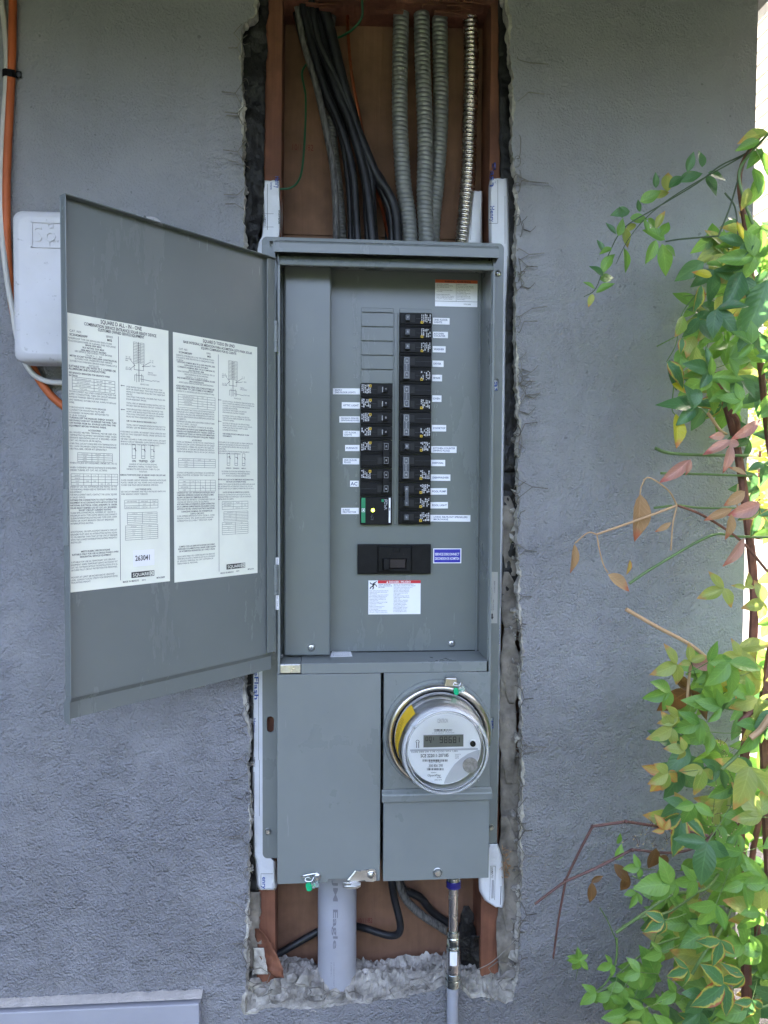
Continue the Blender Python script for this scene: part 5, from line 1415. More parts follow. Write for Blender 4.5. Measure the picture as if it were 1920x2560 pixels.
# grey swoosh panel at lower right
sw = [(1222, 890), (1120, 930), (1040, 985), (980, 1040), (930, 1110), (890, 1180), (870, 1232)]
c0 = FP(0, 0); Rf = FR - 0.0012
pts = [FP(x, y, 1) for x, y in sw]
ctr = Vector((mo.x, pts[0].y, mo.z))
a0_ = math.atan2(pts[-1].z - ctr.z, pts[-1].x - ctr.x); a1_ = math.atan2(pts[0].z - ctr.z, pts[0].x - ctr.x)
arc = [Vector((ctr.x + Rf * math.cos(a0_ + (a1_ - a0_) * k / 20), pts[0].y, ctr.z + Rf * math.sin(a0_ + (a1_ - a0_) * k / 20))) for k in range(21)]
poly = arc + pts
tr3 = tessellate_polygon([[Vector((p.x, p.z, 0)) for p in poly]])
fl_ = []
for q in tr3:
    A, B_, C_ = (poly[i] for i in q)
    fl_.append(q if (B_ - A).cross(C_ - A).y < 0 else (q[0], q[2], q[1]))
m2.add(poly, fl_, 2)
fquad(655, 735, 1073, 857, 2, 1); fquad(520, 886, 1222, 891, 2, 1)
ftext('CL200 240V 3W TYPE C2SOD 30TA 1.0Kh', 530, 921, 17, 500)
ftext('SCE 222011-207185', 628, 968, 34, 300, True)
ftext('CA 0.5', 985, 944, 12, 62); ftext('FM2S', 985, 962, 12, 42); ftext('60Hz', 985, 980, 12, 42)
ftext('300 806 298', 712, 1070, 32, 150)
ftext('222011 207185', 712, 1026, 11, 130)
ftext('0000001', 735, 1131, 10, 62); ftext('OpenWay', 700, 1166, 24, 140); ftext('by Itron', 800, 1182, 14, 44, True); ftext('APR1 8/14', 772, 1208, 12, 78)
ftext('CENTRON', 800, 610, 44, 116, True, 2)
ftext('FCC ID: SK9AMI-7   IC: 864D-AMI7', 750, 722, 9, 235)
def barcode(x0, x1, y0, y1, seed):
    r = random.Random(seed); x = x0
    while x < x1:
        w_ = r.choice((4, 4, 8, 11)); fquad(x, y0, min(x + w_, x1), y1, 1, 2); x += w_ + r.choice((4, 4, 7))
barcode(768, 955, 676, 692, 1); barcode(650, 908, 990, 1012, 2); barcode(695, 866, 1080, 1102, 3)
ftext('200000000118 77 S', 768, 706, 10, 186)
# prong symbol
for xx in (584, 606): fquad(xx, 810, xx + 6, 870, 1, 2)
m2.tube([FP(597 + 17 * math.cos(q), 806 - 17 * math.sin(q), 2) for q in [RAD(-30 + 24 * k) for k in range(11)]], 0.0004, 5, 1)
m2.build('face', [m_face, m_ink, m_fgrey], meter)
# display
m2 = MB(); fquad(662, 740, 1070, 855, 0, 4)
SEG = {'0': 'abcdef', '1': 'bc', '6': 'acdefg', '8': 'abcdefg', '9': 'abcdfg'}
def digit(ch, x, y, w_, h, th):
    for s in SEG[ch]:
        x0, y0, x1, y1 = {'a': (x, y, x + w_, y + th), 'g': (x, y + h / 2 - th / 2, x + w_, y + h / 2 + th / 2), 'd': (x, y + h - th, x + w_, y + h),
                          'f': (x, y + th, x + th, y + h / 2), 'b': (x + w_ - th, y + th, x + w_, y + h / 2), 'e': (x, y + h / 2, x + th, y + h - th), 'c': (x + w_ - th, y + h / 2, x + w_, y + h - th)}[s]
        fquad(x0, y0, x1, y1, 1, 6)
for ch, x in zip('98681', (826, 872, 918, 964, 1000)): digit(ch, x, 752, 34, 68, 8.5)
for ch, x in zip('001', (680, 716, 740)): digit(ch, x, 754, 26, 44, 6)
fquad(727, 802, 740, 816, 1, 6)
ftext('kW h', 955, 834, 10, 50)
m2.build('display', [m_lcd, m_lcdink], meter)
c = FP(1167, 822)
m2 = MB(); m2.lathe([(0.0068, 0.0), (0.0068, 0.002), (0.0060, 0.0024), (0.0052, 0.0018), (0.0048, 0.0018)], (c.x, fy, c.z), n=28)
m2.lathe([(0.0048, 0.0018), (0.0046, 0.0040), (0.0001, 0.0045)], (c.x, fy, c.z), n=28, mi=1); m2.build('button', [m_face, m_black], meter)
c = FP(1142, 1046)
m2 = MB(); m2.lathe([(0.0126, 0.0), (0.0126, 0.0022), (0.0118, 0.0028), (0.0001, 0.0028)], (c.x, fy, c.z), n=36)
for dx, dz, r in ((-0.006, 0.003, 0.0022), (0.006, 0.003, 0.0022)): m2.lathe([(r, 0.0028), (r, 0.0034), (r * 0.5, 0.0034), (r * 0.4, 0.0030)], (c.x + dx, fy, c.z + dz), n=16)
m2.box(c.x - 0.003, c.x + 0.003, fy - 0.0040, fy - 0.0029, c.z + 0.0025, c.z + 0.0042); m2.build('optical_port', M('dull_port_metal', (0.33, 0.32, 0.31), 0.5, 0.6, var=0.3, vs=200), meter)
# yellow sticker inside the cover on the sloping body
m2 = MB(); vs_, fs = [], []
for i in range(19):
    a = RAD(130 + (216 - 130) * i / 18)
    f_ = i / 18
    for q in range(4):
        h = 0.0190 + (0.066 - 0.0190) * q / 3 * (1 - 0.62 * max(0, f_ - 0.45) / 0.55)
        r = 0.0764 + (0.0742 - 0.0764) * (h - 0.018) / 0.040 + 0.0006
        vs_.append(mo + Vector((r * math.cos(a), -h, r * math.sin(a))))
for i in range(18):
    for q in range(3): fs.append((i * 4 + q, (i + 1) * 4 + q, (i + 1) * 4 + q + 1, i * 4 + q + 1))
m2.add(vs_, fs, 0, True)
for row, (hh, a0_, a1_) in enumerate(((0.048, 150, 174), (0.041, 148, 184), (0.034, 148, 194), (0.027, 150, 200))):
    n = 26
    for k in range(n):
        if random.random() < 0.2: continue
        a = RAD(a0_ + (a1_ - a0_) * k / n); e = RAD((a1_ - a0_) / n * 0.62)
        r = 0.0764 + (0.0742 - 0.0764) * (hh - 0.018) / 0.040 + 0.0009
        r2 = r - 0.0001
        m2.add([mo + Vector((rr * math.cos(aa), -hq, rr * math.sin(aa))) for rr, aa, hq in ((r, a, hh), (r, a + e, hh), (r2, a + e, hh + 0.0016), (r2, a, hh + 0.0016))], [(0, 1, 2, 3)], 1)
m2.build('yellow_sticker', [m_ysticker, m_ink], meter)
# clear cover: tapering cup with a stepped front rim
m2 = MB()
cup = [(0.0765, 0.012), (0.0764, 0.018), (0.0756, 0.030), (0.0742, 0.058), (0.0738, 0.070), (0.0728, 0.0725), (0.0705, 0.0735), (0.0698, 0.0760), (0.0695, MD - 0.003), (0.0680, MD - 0.0005), (0.0655, MD), (0.0640, MD - 0.001), (0.0625, MD - 0.0045), (0.0600, MD - 0.0055), (0.0001, MD - 0.0045)]
m2.lathe(cup, mo, n=80)
m2.build('clear_cover', m_clear, meter, angle=50)
for a in (38, 142, 222, 318):
    m2 = MB()
    d = Vector((math.cos(RAD(a)), 0, math.sin(RAD(a)))); e = Vector((-d.z, 0, d.x))
    m2.fbox(mo, d, e, Vector((0, -1, 0)), 0.0645, 0.0725, -0.0018, 0.0018, MD - 0.0035, MD + 0.0008)
    m2.build('cover_lug', m_clear, meter, bevel=0.0006)
m_rimlight, t, b = nodes('rim_highlight')  # bright edges of the clear plastic painted as a pale half-opaque film
b.inputs['Base Color'].default_value = (0.86, 0.88, 0.88, 1); b.inputs['Roughness'].default_value = 0.18; b.inputs['Alpha'].default_value = 0.42
m2 = MB(); m2.lathe([(0.0700, 0.0770), (0.0712, 0.0785), (0.0712, MD - 0.004), (0.0698, MD - 0.001), (0.0672, MD + 0.0004), (0.0660, MD - 0.0006)], mo, n=72)
m2.build('cover_rim', m_rimlight, meter)
m2 = MB(); m2.lathe([(0.0640, MD - 0.0022), (0.0632, MD - 0.0012), (0.0624, MD - 0.0022)], mo, n=72); m2.lathe([(0.0765, 0.0185), (0.0772, 0.020), (0.0765, 0.0215)], mo, n=72)
m2.build('cover_bead', m_rimlight, meter)
# ring clasp and green seal
m2 = MB()
a_, b_ = P(1110, 1697, mo.y - 0.012), P(1145, 1708, mo.y - 0.012)
m2.hexa([(a_.x, mo.y - 0.004, b_.z - 0.004), (b_.x, mo.y - 0.004, b_.z - 0.006), (b_.x - 0.003, mo.y - 0.004, a_.z + 0.001), (a_.x + 0.003, mo.y - 0.004, a_.z + 0.002), (a_.x, mo.y - 0.016, b_.z - 0.004), (b_.x, mo.y - 0.016, b_.z - 0.006), (b_.x - 0.003, mo.y - 0.016, a_.z + 0.001), (a_.x + 0.003, mo.y - 0.016, a_.z + 0.002)])
m2.build('clasp', m_ring, meter, bevel=0.001)
m_gseal, t, b = nodes('green_seal_plastic')
b.inputs['Base Color'].default_value = (0.005, 0.42, 0.17, 1); b.inputs['Roughness'].default_value = 0.25
m_cseal, t, b = nodes('clear_green_plastic')
b.inputs['Base Color'].default_value = (0.70, 0.86, 0.80, 1); b.inputs['Roughness'].default_value = 0.12; b.inputs['Transmission Weight'].default_value = 0.75; b.inputs['IOR'].default_value = 1.25
def seal(name, label_, o, u, v, s):
    """clear barrel with a green plunger and wire loop; o = centre, u along the barrel"""
    r = thing(name, o - Vector((0, 0, s)), label_, 'seal', 'green plastic seals')
    w_ = u.cross(v)
    q = MB(); q.fbox(o, u, v, w_, 0, s * 1.5, -s * 0.55, s * 0.55, -s * 0.35, s * 0.35); q.build('barrel', m_cseal, r, bevel=s * 0.12)
    q = MB(); q.prism([o + u * (s * a) + v * (s * b_) - w_ * (s * 0.28) for a, b_ in ((-0.05, -0.8), (-0.05, 0.62), (-0.5, 0.8), (-1.05, 0.7), (-1.2, 0.2), (-1.15, -0.75), (-0.6, -1.05))], w_ * (s * 0.56))
    q.fbox(o, u, v, w_, 0.02 * s, s * 0.8, -s * 0.25, s * 0.25, -s * 0.2, s * 0.2); q.build('plunger', m_gseal, r, bevel=s * 0.1, fix=True)
    q = MB(); q.tube(smooth_path([o + u * (s * a) + v * (s * b_) + w_ * (s * c_) for a, b_, c_ in ((0.5, 0.4, 0), (0.2, 1.5, 0.2), (-0.6, 2.1, 0.3), (-0.9, 1.6, 0.6), (0.3, 1.3, 0.8), (1.0, 1.9, 0.4), (1.0, 0.5, 0))], 6), s * 0.10, 6); q.build('wire_loop', m_zinc, r)
    return r
k = (YF - 0.02 - CAM.y) / F
seal('meter_seal', 'small green seal clipped on the meter ring', P(1146, 1726, mo.y - 0.020), Vector((0.97, 0, 0.22)), Vector((-0.22, 0, 0.97)), 0.0072)
# cover seal and hasp under the left cover
seal('cover_seal', 'green seal hanging from the stud on the lower left cover', P(779, 2214, YF - 0.012), Vector((0.97, 0, 0.22)), Vector((-0.22, 0, 0.97)), 0.0085)
c = P(793, 2189, YF - 0.0036)
m2 = MB(); m2.lathe([(0.0062, 0), (0.006, 0.004), (0.004, 0.0058), (0.0032, 0.006), (0.0032, 0.011), (0.0026, 0.012), (0.0001, 0.012)], c, n=20)
m2.tube(smooth_path([P(793, 2183, YF - 0.01), P(775, 2186, YF - 0.012), P(757, 2190, YF - 0.012), P(757, 2194, YF - 0.006), P(775, 2192, YF - 0.005)], 6), 0.0011, 6)
m2.build('seal_stud', m_zinc, panel)
# hasp: bolted arm bending down to a slotted tongue
m2 = MB()
def hz(x, y): return 720 + x * 0.18083, 2100 + y * 0.18083
yh = YF - 0.0042
arm = [P(*hz(x, y), yh) for x, y in ((1190, 400), (1218, 430), (1222, 545), (1190, 572), (1075, 565), (1060, 545), (985, 558), (960, 570), (840, 570), (905, 470), (930, 430), (1160, 395))]
tr3 = tessellate_polygon([[Vector((p.x, p.z, 0)) for p in arm]])
m2.add(arm + [p + Vector((0, -0.0022, 0)) for p in arm], [tuple(q) for q in tr3] + [tuple(i + 12 for i in reversed(q)) for q in tr3] + [(i, (i + 1) % 12, 12 + (i + 1) % 12, 12 + i) for i in range(12)])
bp = P(*hz(1145, 480), yh - 0.0022)
m2.lathe([(0.0068, 0), (0.0062, 0.0008), (0.0050, 0.0012), (0.0046, 0.0030), (0.0030, 0.0040), (0.0001, 0.0043)], bp, n=24)
m2.hexa([P(*hz(820, 565), yh), P(*hz(850, 565), yh), P(*hz(950, 432), yh), P(*hz(930, 424), yh), P(*hz(810, 562), yh - 0.012), P(*hz(845, 562), yh - 0.012), P(*hz(948, 430), yh - 0.006), P(*hz(925, 420), yh - 0.006)])
m2.build('hasp', m_zinc, panel, bevel=0.0004, seg=1, fix=True)
m2 = MB()
tg = []
c1 = P(*hz(880, 600), YF); zt = P(*hz(880, 575), yh).z
kk = (YF - CAM.y) / F * 0.18083
outl = [(-128, 0), (-128, 30), (-110, 62), (-60, 82), (10, 86), (80, 74), (122, 46), (128, 0)]
pts = [Vector((c1.x + x * kk, yh - 0.002 - y * kk * 1.05, zt - 0.0035 * (y / 86))) for x, y in outl]
hole_ = [Vector((c1.x + (-52 + 38 * math.cos(q)) * kk, yh - 0.002 - (36 + 26 * math.sin(q)) * kk * 1.05, 0)) for q in [2 * math.pi * i / 14 for i in range(14)]]
lp = [[Vector((p.x, p.y, 0)) for p in pts], [Vector((p.x, p.y, 0)) for p in hole_]]
tr3 = tessellate_polygon(lp); allp_ = pts + [Vector((p.x, p.y, zt - 0.0015)) for p in hole_]
N = len(allp_)
fs = [tuple(q) for q in tr3] + [tuple(i + N for i in reversed(q)) for q in tr3]
for base_, n in ((0, 8), (8, 14)):
    for i in range(n): fs.append((base_ + i, base_ + (i + 1) % n, N + base_ + (i + 1) % n, N + base_ + i))
m2.add(allp_ + [p + Vector((0, 0.0, -0.0032)) for p in allp_], fs)
m2.build('hasp_tongue', m_zinc, panel, fix=True)
# ------------------------------------------------------------------ conduits and cables in the stud bay
def c1p(x, y): return 560 + x * 0.47016, y * 0.47016
def path1(pts, y0, y1, per=8):
    n = len(pts)
    return smooth_path([P(*c1p(x, y), y0 + (y1 - y0) * i / (n - 1)) for i, (x, y) in enumerate(pts)], per)
m_flex = M('grey_flex_conduit', (0.24, 0.25, 0.245), 0.42, 0.35, var=0.2, vs=30, rvar=0.1)
m_flexnew = M('galvanised_flex_conduit', (0.66, 0.61, 0.54), 0.27, 1.0, var=0.35, vs=45, rvar=0.08)
m_flexold = M('dull_flex_conduit', (0.17, 0.17, 0.165), 0.5, 0.5, var=0.4, vs=40)
m_rubber = M('black_cable_jacket', (0.009, 0.0095, 0.011), 0.45, var=0.5, vs=30, c2=(0.014, 0.015, 0.018), rvar=0.1, spec=0.4)
m_scuffed = M('scuffed_cable_jacket', (0.010, 0.010, 0.011), 0.6, var=0.5, vs=260, c2=(0.12, 0.115, 0.11), stretch=(1, 1, 0.2))
m_copper = M('copper', (0.34, 0.10, 0.045), 0.42, 1.0, var=0.3, vs=60)
m_greenwire = M('green_insulation', (0.008, 0.085, 0.035), 0.4)
def flex(pts, r, pitch, depth, mat, label_, group, flatness=0.5, n=18):
    p, st = resample(pts, pitch / 7)
    def rf(i, a):
        f_ = (i * st / pitch + a / (2 * math.pi)) % 1.0
        return r + depth * (math.sin(math.pi * min(1.0, f_ / (1 - flatness * 0.35))) ** 0.45 if f_ < 1 - flatness * 0.35 else 0.0) - depth * 0.6
    m2 = MB(); m2.tube(p, r, n, rf=rf)
    return tag(m2.build('flexible_conduit', mat, angle=80), label_, 'conduit', group)
GFC = 'flexible conduits above the panel'
flex(path1([(944, -160), (942, 60), (936, 350), (935, 600), (942, 800), (957, 1000), (980, 1150), (992, 1330)], 0.072, 0.062), 0.0142, 0.0082, 0.0016, m_flex, 'grey flexible conduit beside the black cables, bowing right at its foot', GFC)
flex(path1([(1050, -160), (1051, 65), (1056, 350), (1066, 600), (1070, 800), (1066, 1000), (1070, 1150), (1080, 1330)], 0.072, 0.052), 0.0142, 0.0082, 0.0016, m_flex, 'grey flexible conduit in the middle of the three grey ones', GFC)
flex(path1([(1145, -160), (1146, 70), (1151, 350), (1152, 600), (1143, 800), (1128, 1000), (1112, 1150), (1104, 1330)], 0.078, 0.090), 0.0142, 0.0082, 0.0016, m_flex, 'grey flexible conduit tucked behind its neighbour near the shiny one', GFC)
flex(path1([(1308, -160), (1310, 90), (1314, 300), (1311, 500), (1305, 700), (1300, 900), (1286, 1100), (1264, 1330)], 0.080, 0.065), 0.0130, 0.0078, 0.0026, m_flexnew, 'shiny bare metal flexible conduit next to the right stud', GFC, 0.3)
flex(path1([(585, -160), (572, 40), (556, 200), (558, 400), (566, 560), (580, 800), (604, 1000), (630, 1330)], 0.085, 0.082), 0.0098, 0.0062, 0.0015, m_flexold, 'thin dull flexible conduit behind the black cables', GFC)
GBC = 'black service cables above the panel'
def cable(pts, r, y0, y1, label_, mat=None, group=GBC, n=12, name='cable', per=8):
    pp = path1(pts, y0, y1, per)
    m2 = MB(); m2.tube(pp, r, n)
    return tag(m2.build(name, mat or m_rubber), label_, 'cable', group)
cable([(370, -120), (395, 60), (430, 250), (490, 450), (540, 680), (580, 900), (594, 1100), (598, 1340)], 0.0062, 0.060, 0.050, 'scuffed black cable with pale scratches, leftmost of the bundle', m_scuffed)
cable([(400, -120), (425, 60), (470, 250), (540, 480), (600, 620), (655, 780), (690, 950), (700, 1100), (716, 1340)], 0.0066, 0.050, 0.048, 'black cable of the bundle ending just left of the middle gap')
cable([(395, -120), (412, 60), (490, 320), (590, 560), (640, 690), (668, 850), (684, 1000), (692, 1150), (698, 1340)], 0.0060, 0.066, 0.064, 'black cable lying behind the pair on the left')
cable([(462, -120), (480, 20), (520, 200), (562, 350), (602, 480), (660, 620), (702, 750), (738, 880), (768, 1050), (796, 1340)], 0.0085, 0.055, 0.044, 'thick black cable running down to the middle of the panel top')
cable([(510, -120), (525, 10), (572, 180), (612, 350), (645, 480), (684, 600), (716, 720), (750, 850), (778, 960), (784, 1100), (800, 1340)], 0.0092, 0.040, 0.062, 'thickest black cable crossing over the front of the bundle')
cable([(445, -120), (462, 120), (515, 260), (580, 400), (650, 560), (705, 680), (755, 800), (810, 930), (870, 1020), (912, 1130), (926, 1340)], 0.0085, 0.048, 0.056, 'black cable curving farthest right, against the grey conduits')
cable([(420, -120), (440, 120), (505, 290), (570, 430), (640, 600), (700, 720), (765, 860), (812, 960), (855, 1050), (886, 1140), (898, 1340)], 0.0072, 0.064, 0.066, 'black cable just inside the rightmost black cable')
cable([(352, -120), (382, 60), (420, 220), (476, 380), (530, 520), (590, 640), (632, 760), (652, 900), (668, 1050), (676, 1340)], 0.0056, 0.074, 0.074, 'thin black cable at the very back of the bundle')
cable([(540, -120), (545, 30), (540, 160), (575, 330), (620, 470), (640, 560), (690, 700), (744, 820), (800, 900), (850, 980), (880, 1100), (872, 1340)], 0.0070, 0.052, 0.076, 'black cable kinked away from the bundle near the header')
cable([(455, -120), (470, 40), (500, 200), (540, 300), (600, 420), (660, 560), (690, 700), (726, 860), (752, 1000), (760, 1150), (770, 1340)], 0.0066, 0.038, 0.058, 'black cable lying on top of the bundle')
# stranded copper ground
def stranded(pts, r, y0, y1, label_):
    pp, st = resample(path1(pts, y0, y1), 0.0025)
    T_, N_, B_ = frames(pp)
    m2 = MB()
    for q in range(5):
        m2.tube([pp[i] + (N_[i] * math.cos(q * 1.2566 + i * 0.33) + B_[i] * math.sin(q * 1.2566 + i * 0.33)) * r * 0.66 for i in range(len(pp))], r * 0.40, 5)
    return tag(m2.build('ground_wire', m_copper), label_, 'wire')
stranded([(655, -60), (658, 105), (661, 200), (680, 400), (710, 560), (740, 720), (768, 860), (795, 980), (840, 1110), (890, 1340)], 0.0026, 0.078, 0.070, 'bare twisted copper ground wire among the black cables')
cable([(500, 240), (465, 310), (436, 345), (415, 395), (434, 520), (430, 720), (415, 900), (390, 970), (350, 1000), (296, 1006)], 0.0019, 0.090, 0.030, 'thin green wire looping down beside the left stud', m_greenwire, 'green wires', 8, 'green_wire')
cable([(737, -120), (735, 0), (733, 90), (690, 150), (640, 185), (588, 208)], 0.0021, 0.020, 0.085, 'thin green wire passing under the splintered header', m_greenwire, 'green wires', 8, 'green_wire')

# ------------------------------------------------------------------ below the panel
def c6p(x, y): return 560 + x * 0.47016, 2000 + y * 0.47016
def path6(pts, ys, per=8):
    return smooth_path([P(*c6p(x, y), yy) for (x, y), yy in zip(pts, ys)], per)
m_pvc = M('grey_pvc', (0.36, 0.37, 0.41), 0.42, var=0.10, vs=10, bs=0.1, bscale=60, bd=0.0005)
pc = P(843, 2300, 0.055)
pr_ = 0.0365
zt_ = ZB + 0.03; zb_ = P(843, 2600, 0.055).z
pvc = thing('pvc_conduit', (pc.x, 0.055, zb_), 'fat grey plastic conduit rising into the panel from the mortar ledge', 'conduit')
m2 = MB(); m2.lathe([(pr_, 0), (pr_, zt_ - zb_)], (pc.x, 0.055, zb_), axis=(0, 0, 1), n=48); m2.build('pipe', m_pvc, pvc)
m2 = MB(); m2.lathe([(pr_ + 0.0012, 0), (pr_ + 0.0045, 0.0008), (pr_ + 0.0045, 0.012), (pr_ + 0.0012, 0.0125)], (pc.x, 0.055, ZB - 0.004), axis=(0, 0, 1), n=48); m2.build('locknut', m_pvc, pvc)
# lettering bent round the pipe, reading downwards
def pipe_text(m2, s, ztop, length, h, ang0, mi=0, bold=False):
    adv = [glyph(c, bold)[2] for c in s]; k = length / sum(adv); x = 0
    for c, a in zip(s, adv):
        gv, gf, _ = glyph(c, bold)
        vs_ = []
        for p in gv:
            zz = ztop - (x + p[0]) * k
            aa = ang0 + (p[1] * h / 0.70) / pr_
            vs_.append(Vector((pc.x + (pr_ + 0.0003) * math.sin(aa), 0.055 - (pr_ + 0.0003) * math.cos(aa), zz)))
        if vs_: m2.add(vs_, gf, mi)
        x += a
m2 = MB()
za, zb2 = P(835, 2212, 0.02).z, P(835, 2372, 0.02).z
pipe_text(m2, 'JM Eagle', za + 0.006, za - zb2 + 0.006, 0.0085, -0.22, bold=True)
zc, zd = P(835, 2405, 0.02).z, P(835, 2466, 0.02).z
pipe_text(m2, '2-1/2" SCHEDULE 40 PVC CONDUIT', zc, zc - zd, 0.0022, -0.20); pipe_text(m2, 'UL LISTED 90 C', zc, (zc - zd) * 0.6, 0.0022, -0.34)
m2.build('print', M('pipe_ink', (0.19, 0.19, 0.22), 0.6), pvc)
# straight steel conduit with fittings, at the right
m_emt = M('steel_tube', (0.66, 0.66, 0.66), 0.24, 1.0, var=0.1, vs=40, rvar=0.06)
m_emtb = M('blue_tinted_zinc', (0.36, 0.55, 0.62), 0.20, 1.0, var=0.5, vs=60, c2=(0.62, 0.66, 0.60))
m_bluering = M('blue_ring', (0.035, 0.03, 0.22), 0.25, 0.3)
m_greypaint = M('painted_tube', (0.33, 0.345, 0.385), 0.5, var=0.1, vs=20)
EY = -0.020
def exz(x, y): p = P(*c6p(x, y), EY); return p.x, p.z
et, zt2 = exz(1221, 405); eb, zb3 = exz(1214, 1260)
axd = Vector((eb - et, 0, zb3 - zt2)).normalized()
emt = thing('steel_conduit', (eb, EY, zb3), 'thin steel conduit with compression coupling under the meter', 'conduit')
def seg(name, y0, y1, prof, mat, n=28):
    """profile: list of (fraction, radius)"""
    a = P(*c6p(1221 - 7 * (y0 - 405) / 855, y0), EY); b_ = P(*c6p(1221 - 7 * (y1 - 405) / 855, y1), EY)
    L = (b_ - a).length
    q = MB(); q.lathe([(r, L * f_) for f_, r in prof], a, axis=(b_ - a), n=n)
    return q.build(name, mat, emt, angle=40)
seg('locknut', 404, 425, [(0, 0.004), (0, 0.0125), (1, 0.0125), (1, 0.004)], m_emtb)
seg('blue_ring', 424, 462, [(0, 0.0085), (0.02, 0.0130), (0.45, 0.0138), (0.55, 0.0130), (0.9, 0.0136), (1, 0.0088)], m_bluering)
seg('tube', 455, 720, [(0, 0.0089), (1, 0.0089)], m_emt)
seg('coupling', 690, 800, [(0, 0.0090), (0.02, 0.0118), (0.18, 0.0122), (0.22, 0.0106), (0.30, 0.0106), (0.34, 0.0120), (0.62, 0.0120), (0.66, 0.0108), (0.74, 0.0108), (0.78, 0.0124), (0.98, 0.0124), (1, 0.0100)], m_emtb)
seg('coupling', 796, 920, [(0, 0.0100), (0.01, 0.0124), (0.05, 0.0128), (0.95, 0.0128), (0.99, 0.0124), (1, 0.010)], m_emt)
seg('compression_nut', 914, 990, [(0, 0.011), (0.02, 0.0136), (0.30, 0.0140), (0.32, 0.0128), (0.42, 0.0128), (0.45, 0.0142), (0.9, 0.0142), (1, 0.0110)], m_emtb, n=12)
seg('lower_tube', 985, 1330, [(0, 0.0104), (1, 0.0104)], m_greypaint)
a = P(*c6p(1176, 812), EY - 0.0133); b_ = P(*c6p(1196, 885), EY - 0.0133)
m2 = MB(); m2.lathe([(0.0131, 0), (0.0131, a.z - b_.z)], (P(*c6p(1217, 885), EY).x, EY, b_.z), axis=(0, 0, 1), n=8, a0=RAD(190), a1=RAD(250)); ob = m2.build('sticker', m_paper, emt)
# black cables looping under the panel
GLC = 'black cables under the panel'
def lcable(pts, ys, r, label_, mat=None):
    m2 = MB(); m2.tube(path6(pts, ys), r, 12)
    return tag(m2.build('cable', mat or m_rubber), label_, 'cable', GLC)
lcable([(880, 380), (892, 440), (905, 520), (925, 600), (938, 670), (925, 712), (880, 720), (820, 705), (760, 685), (690, 668), (600, 662), (500, 700), (400, 755), (300, 812), (268, 828)], [0.03, 0.04, 0.05, 0.05, 0.05, 0.055, 0.065, 0.075, 0.085, 0.098, 0.100, 0.100, 0.095, 0.090, 0.088], 0.0068, 'black cable bending behind the fat plastic conduit')
lcable([(905, 380), (930, 450), (965, 525), (1020, 585), (1080, 630), (1140, 668), (1200, 705), (1280, 735)], [0.04, 0.05, 0.058, 0.066, 0.072, 0.078, 0.085, 0.09], 0.0075, 'weathered black cable sloping down to the thin steel conduit', m_scuffed)
lcable([(925, 380), (950, 470), (1010, 500), (1050, 525), (1090, 575), (1140, 620), (1200, 655), (1290, 690)], [0.06, 0.07, 0.08, 0.085, 0.09, 0.095, 0.098, 0.10], 0.0078, 'black cable just above the weathered one')

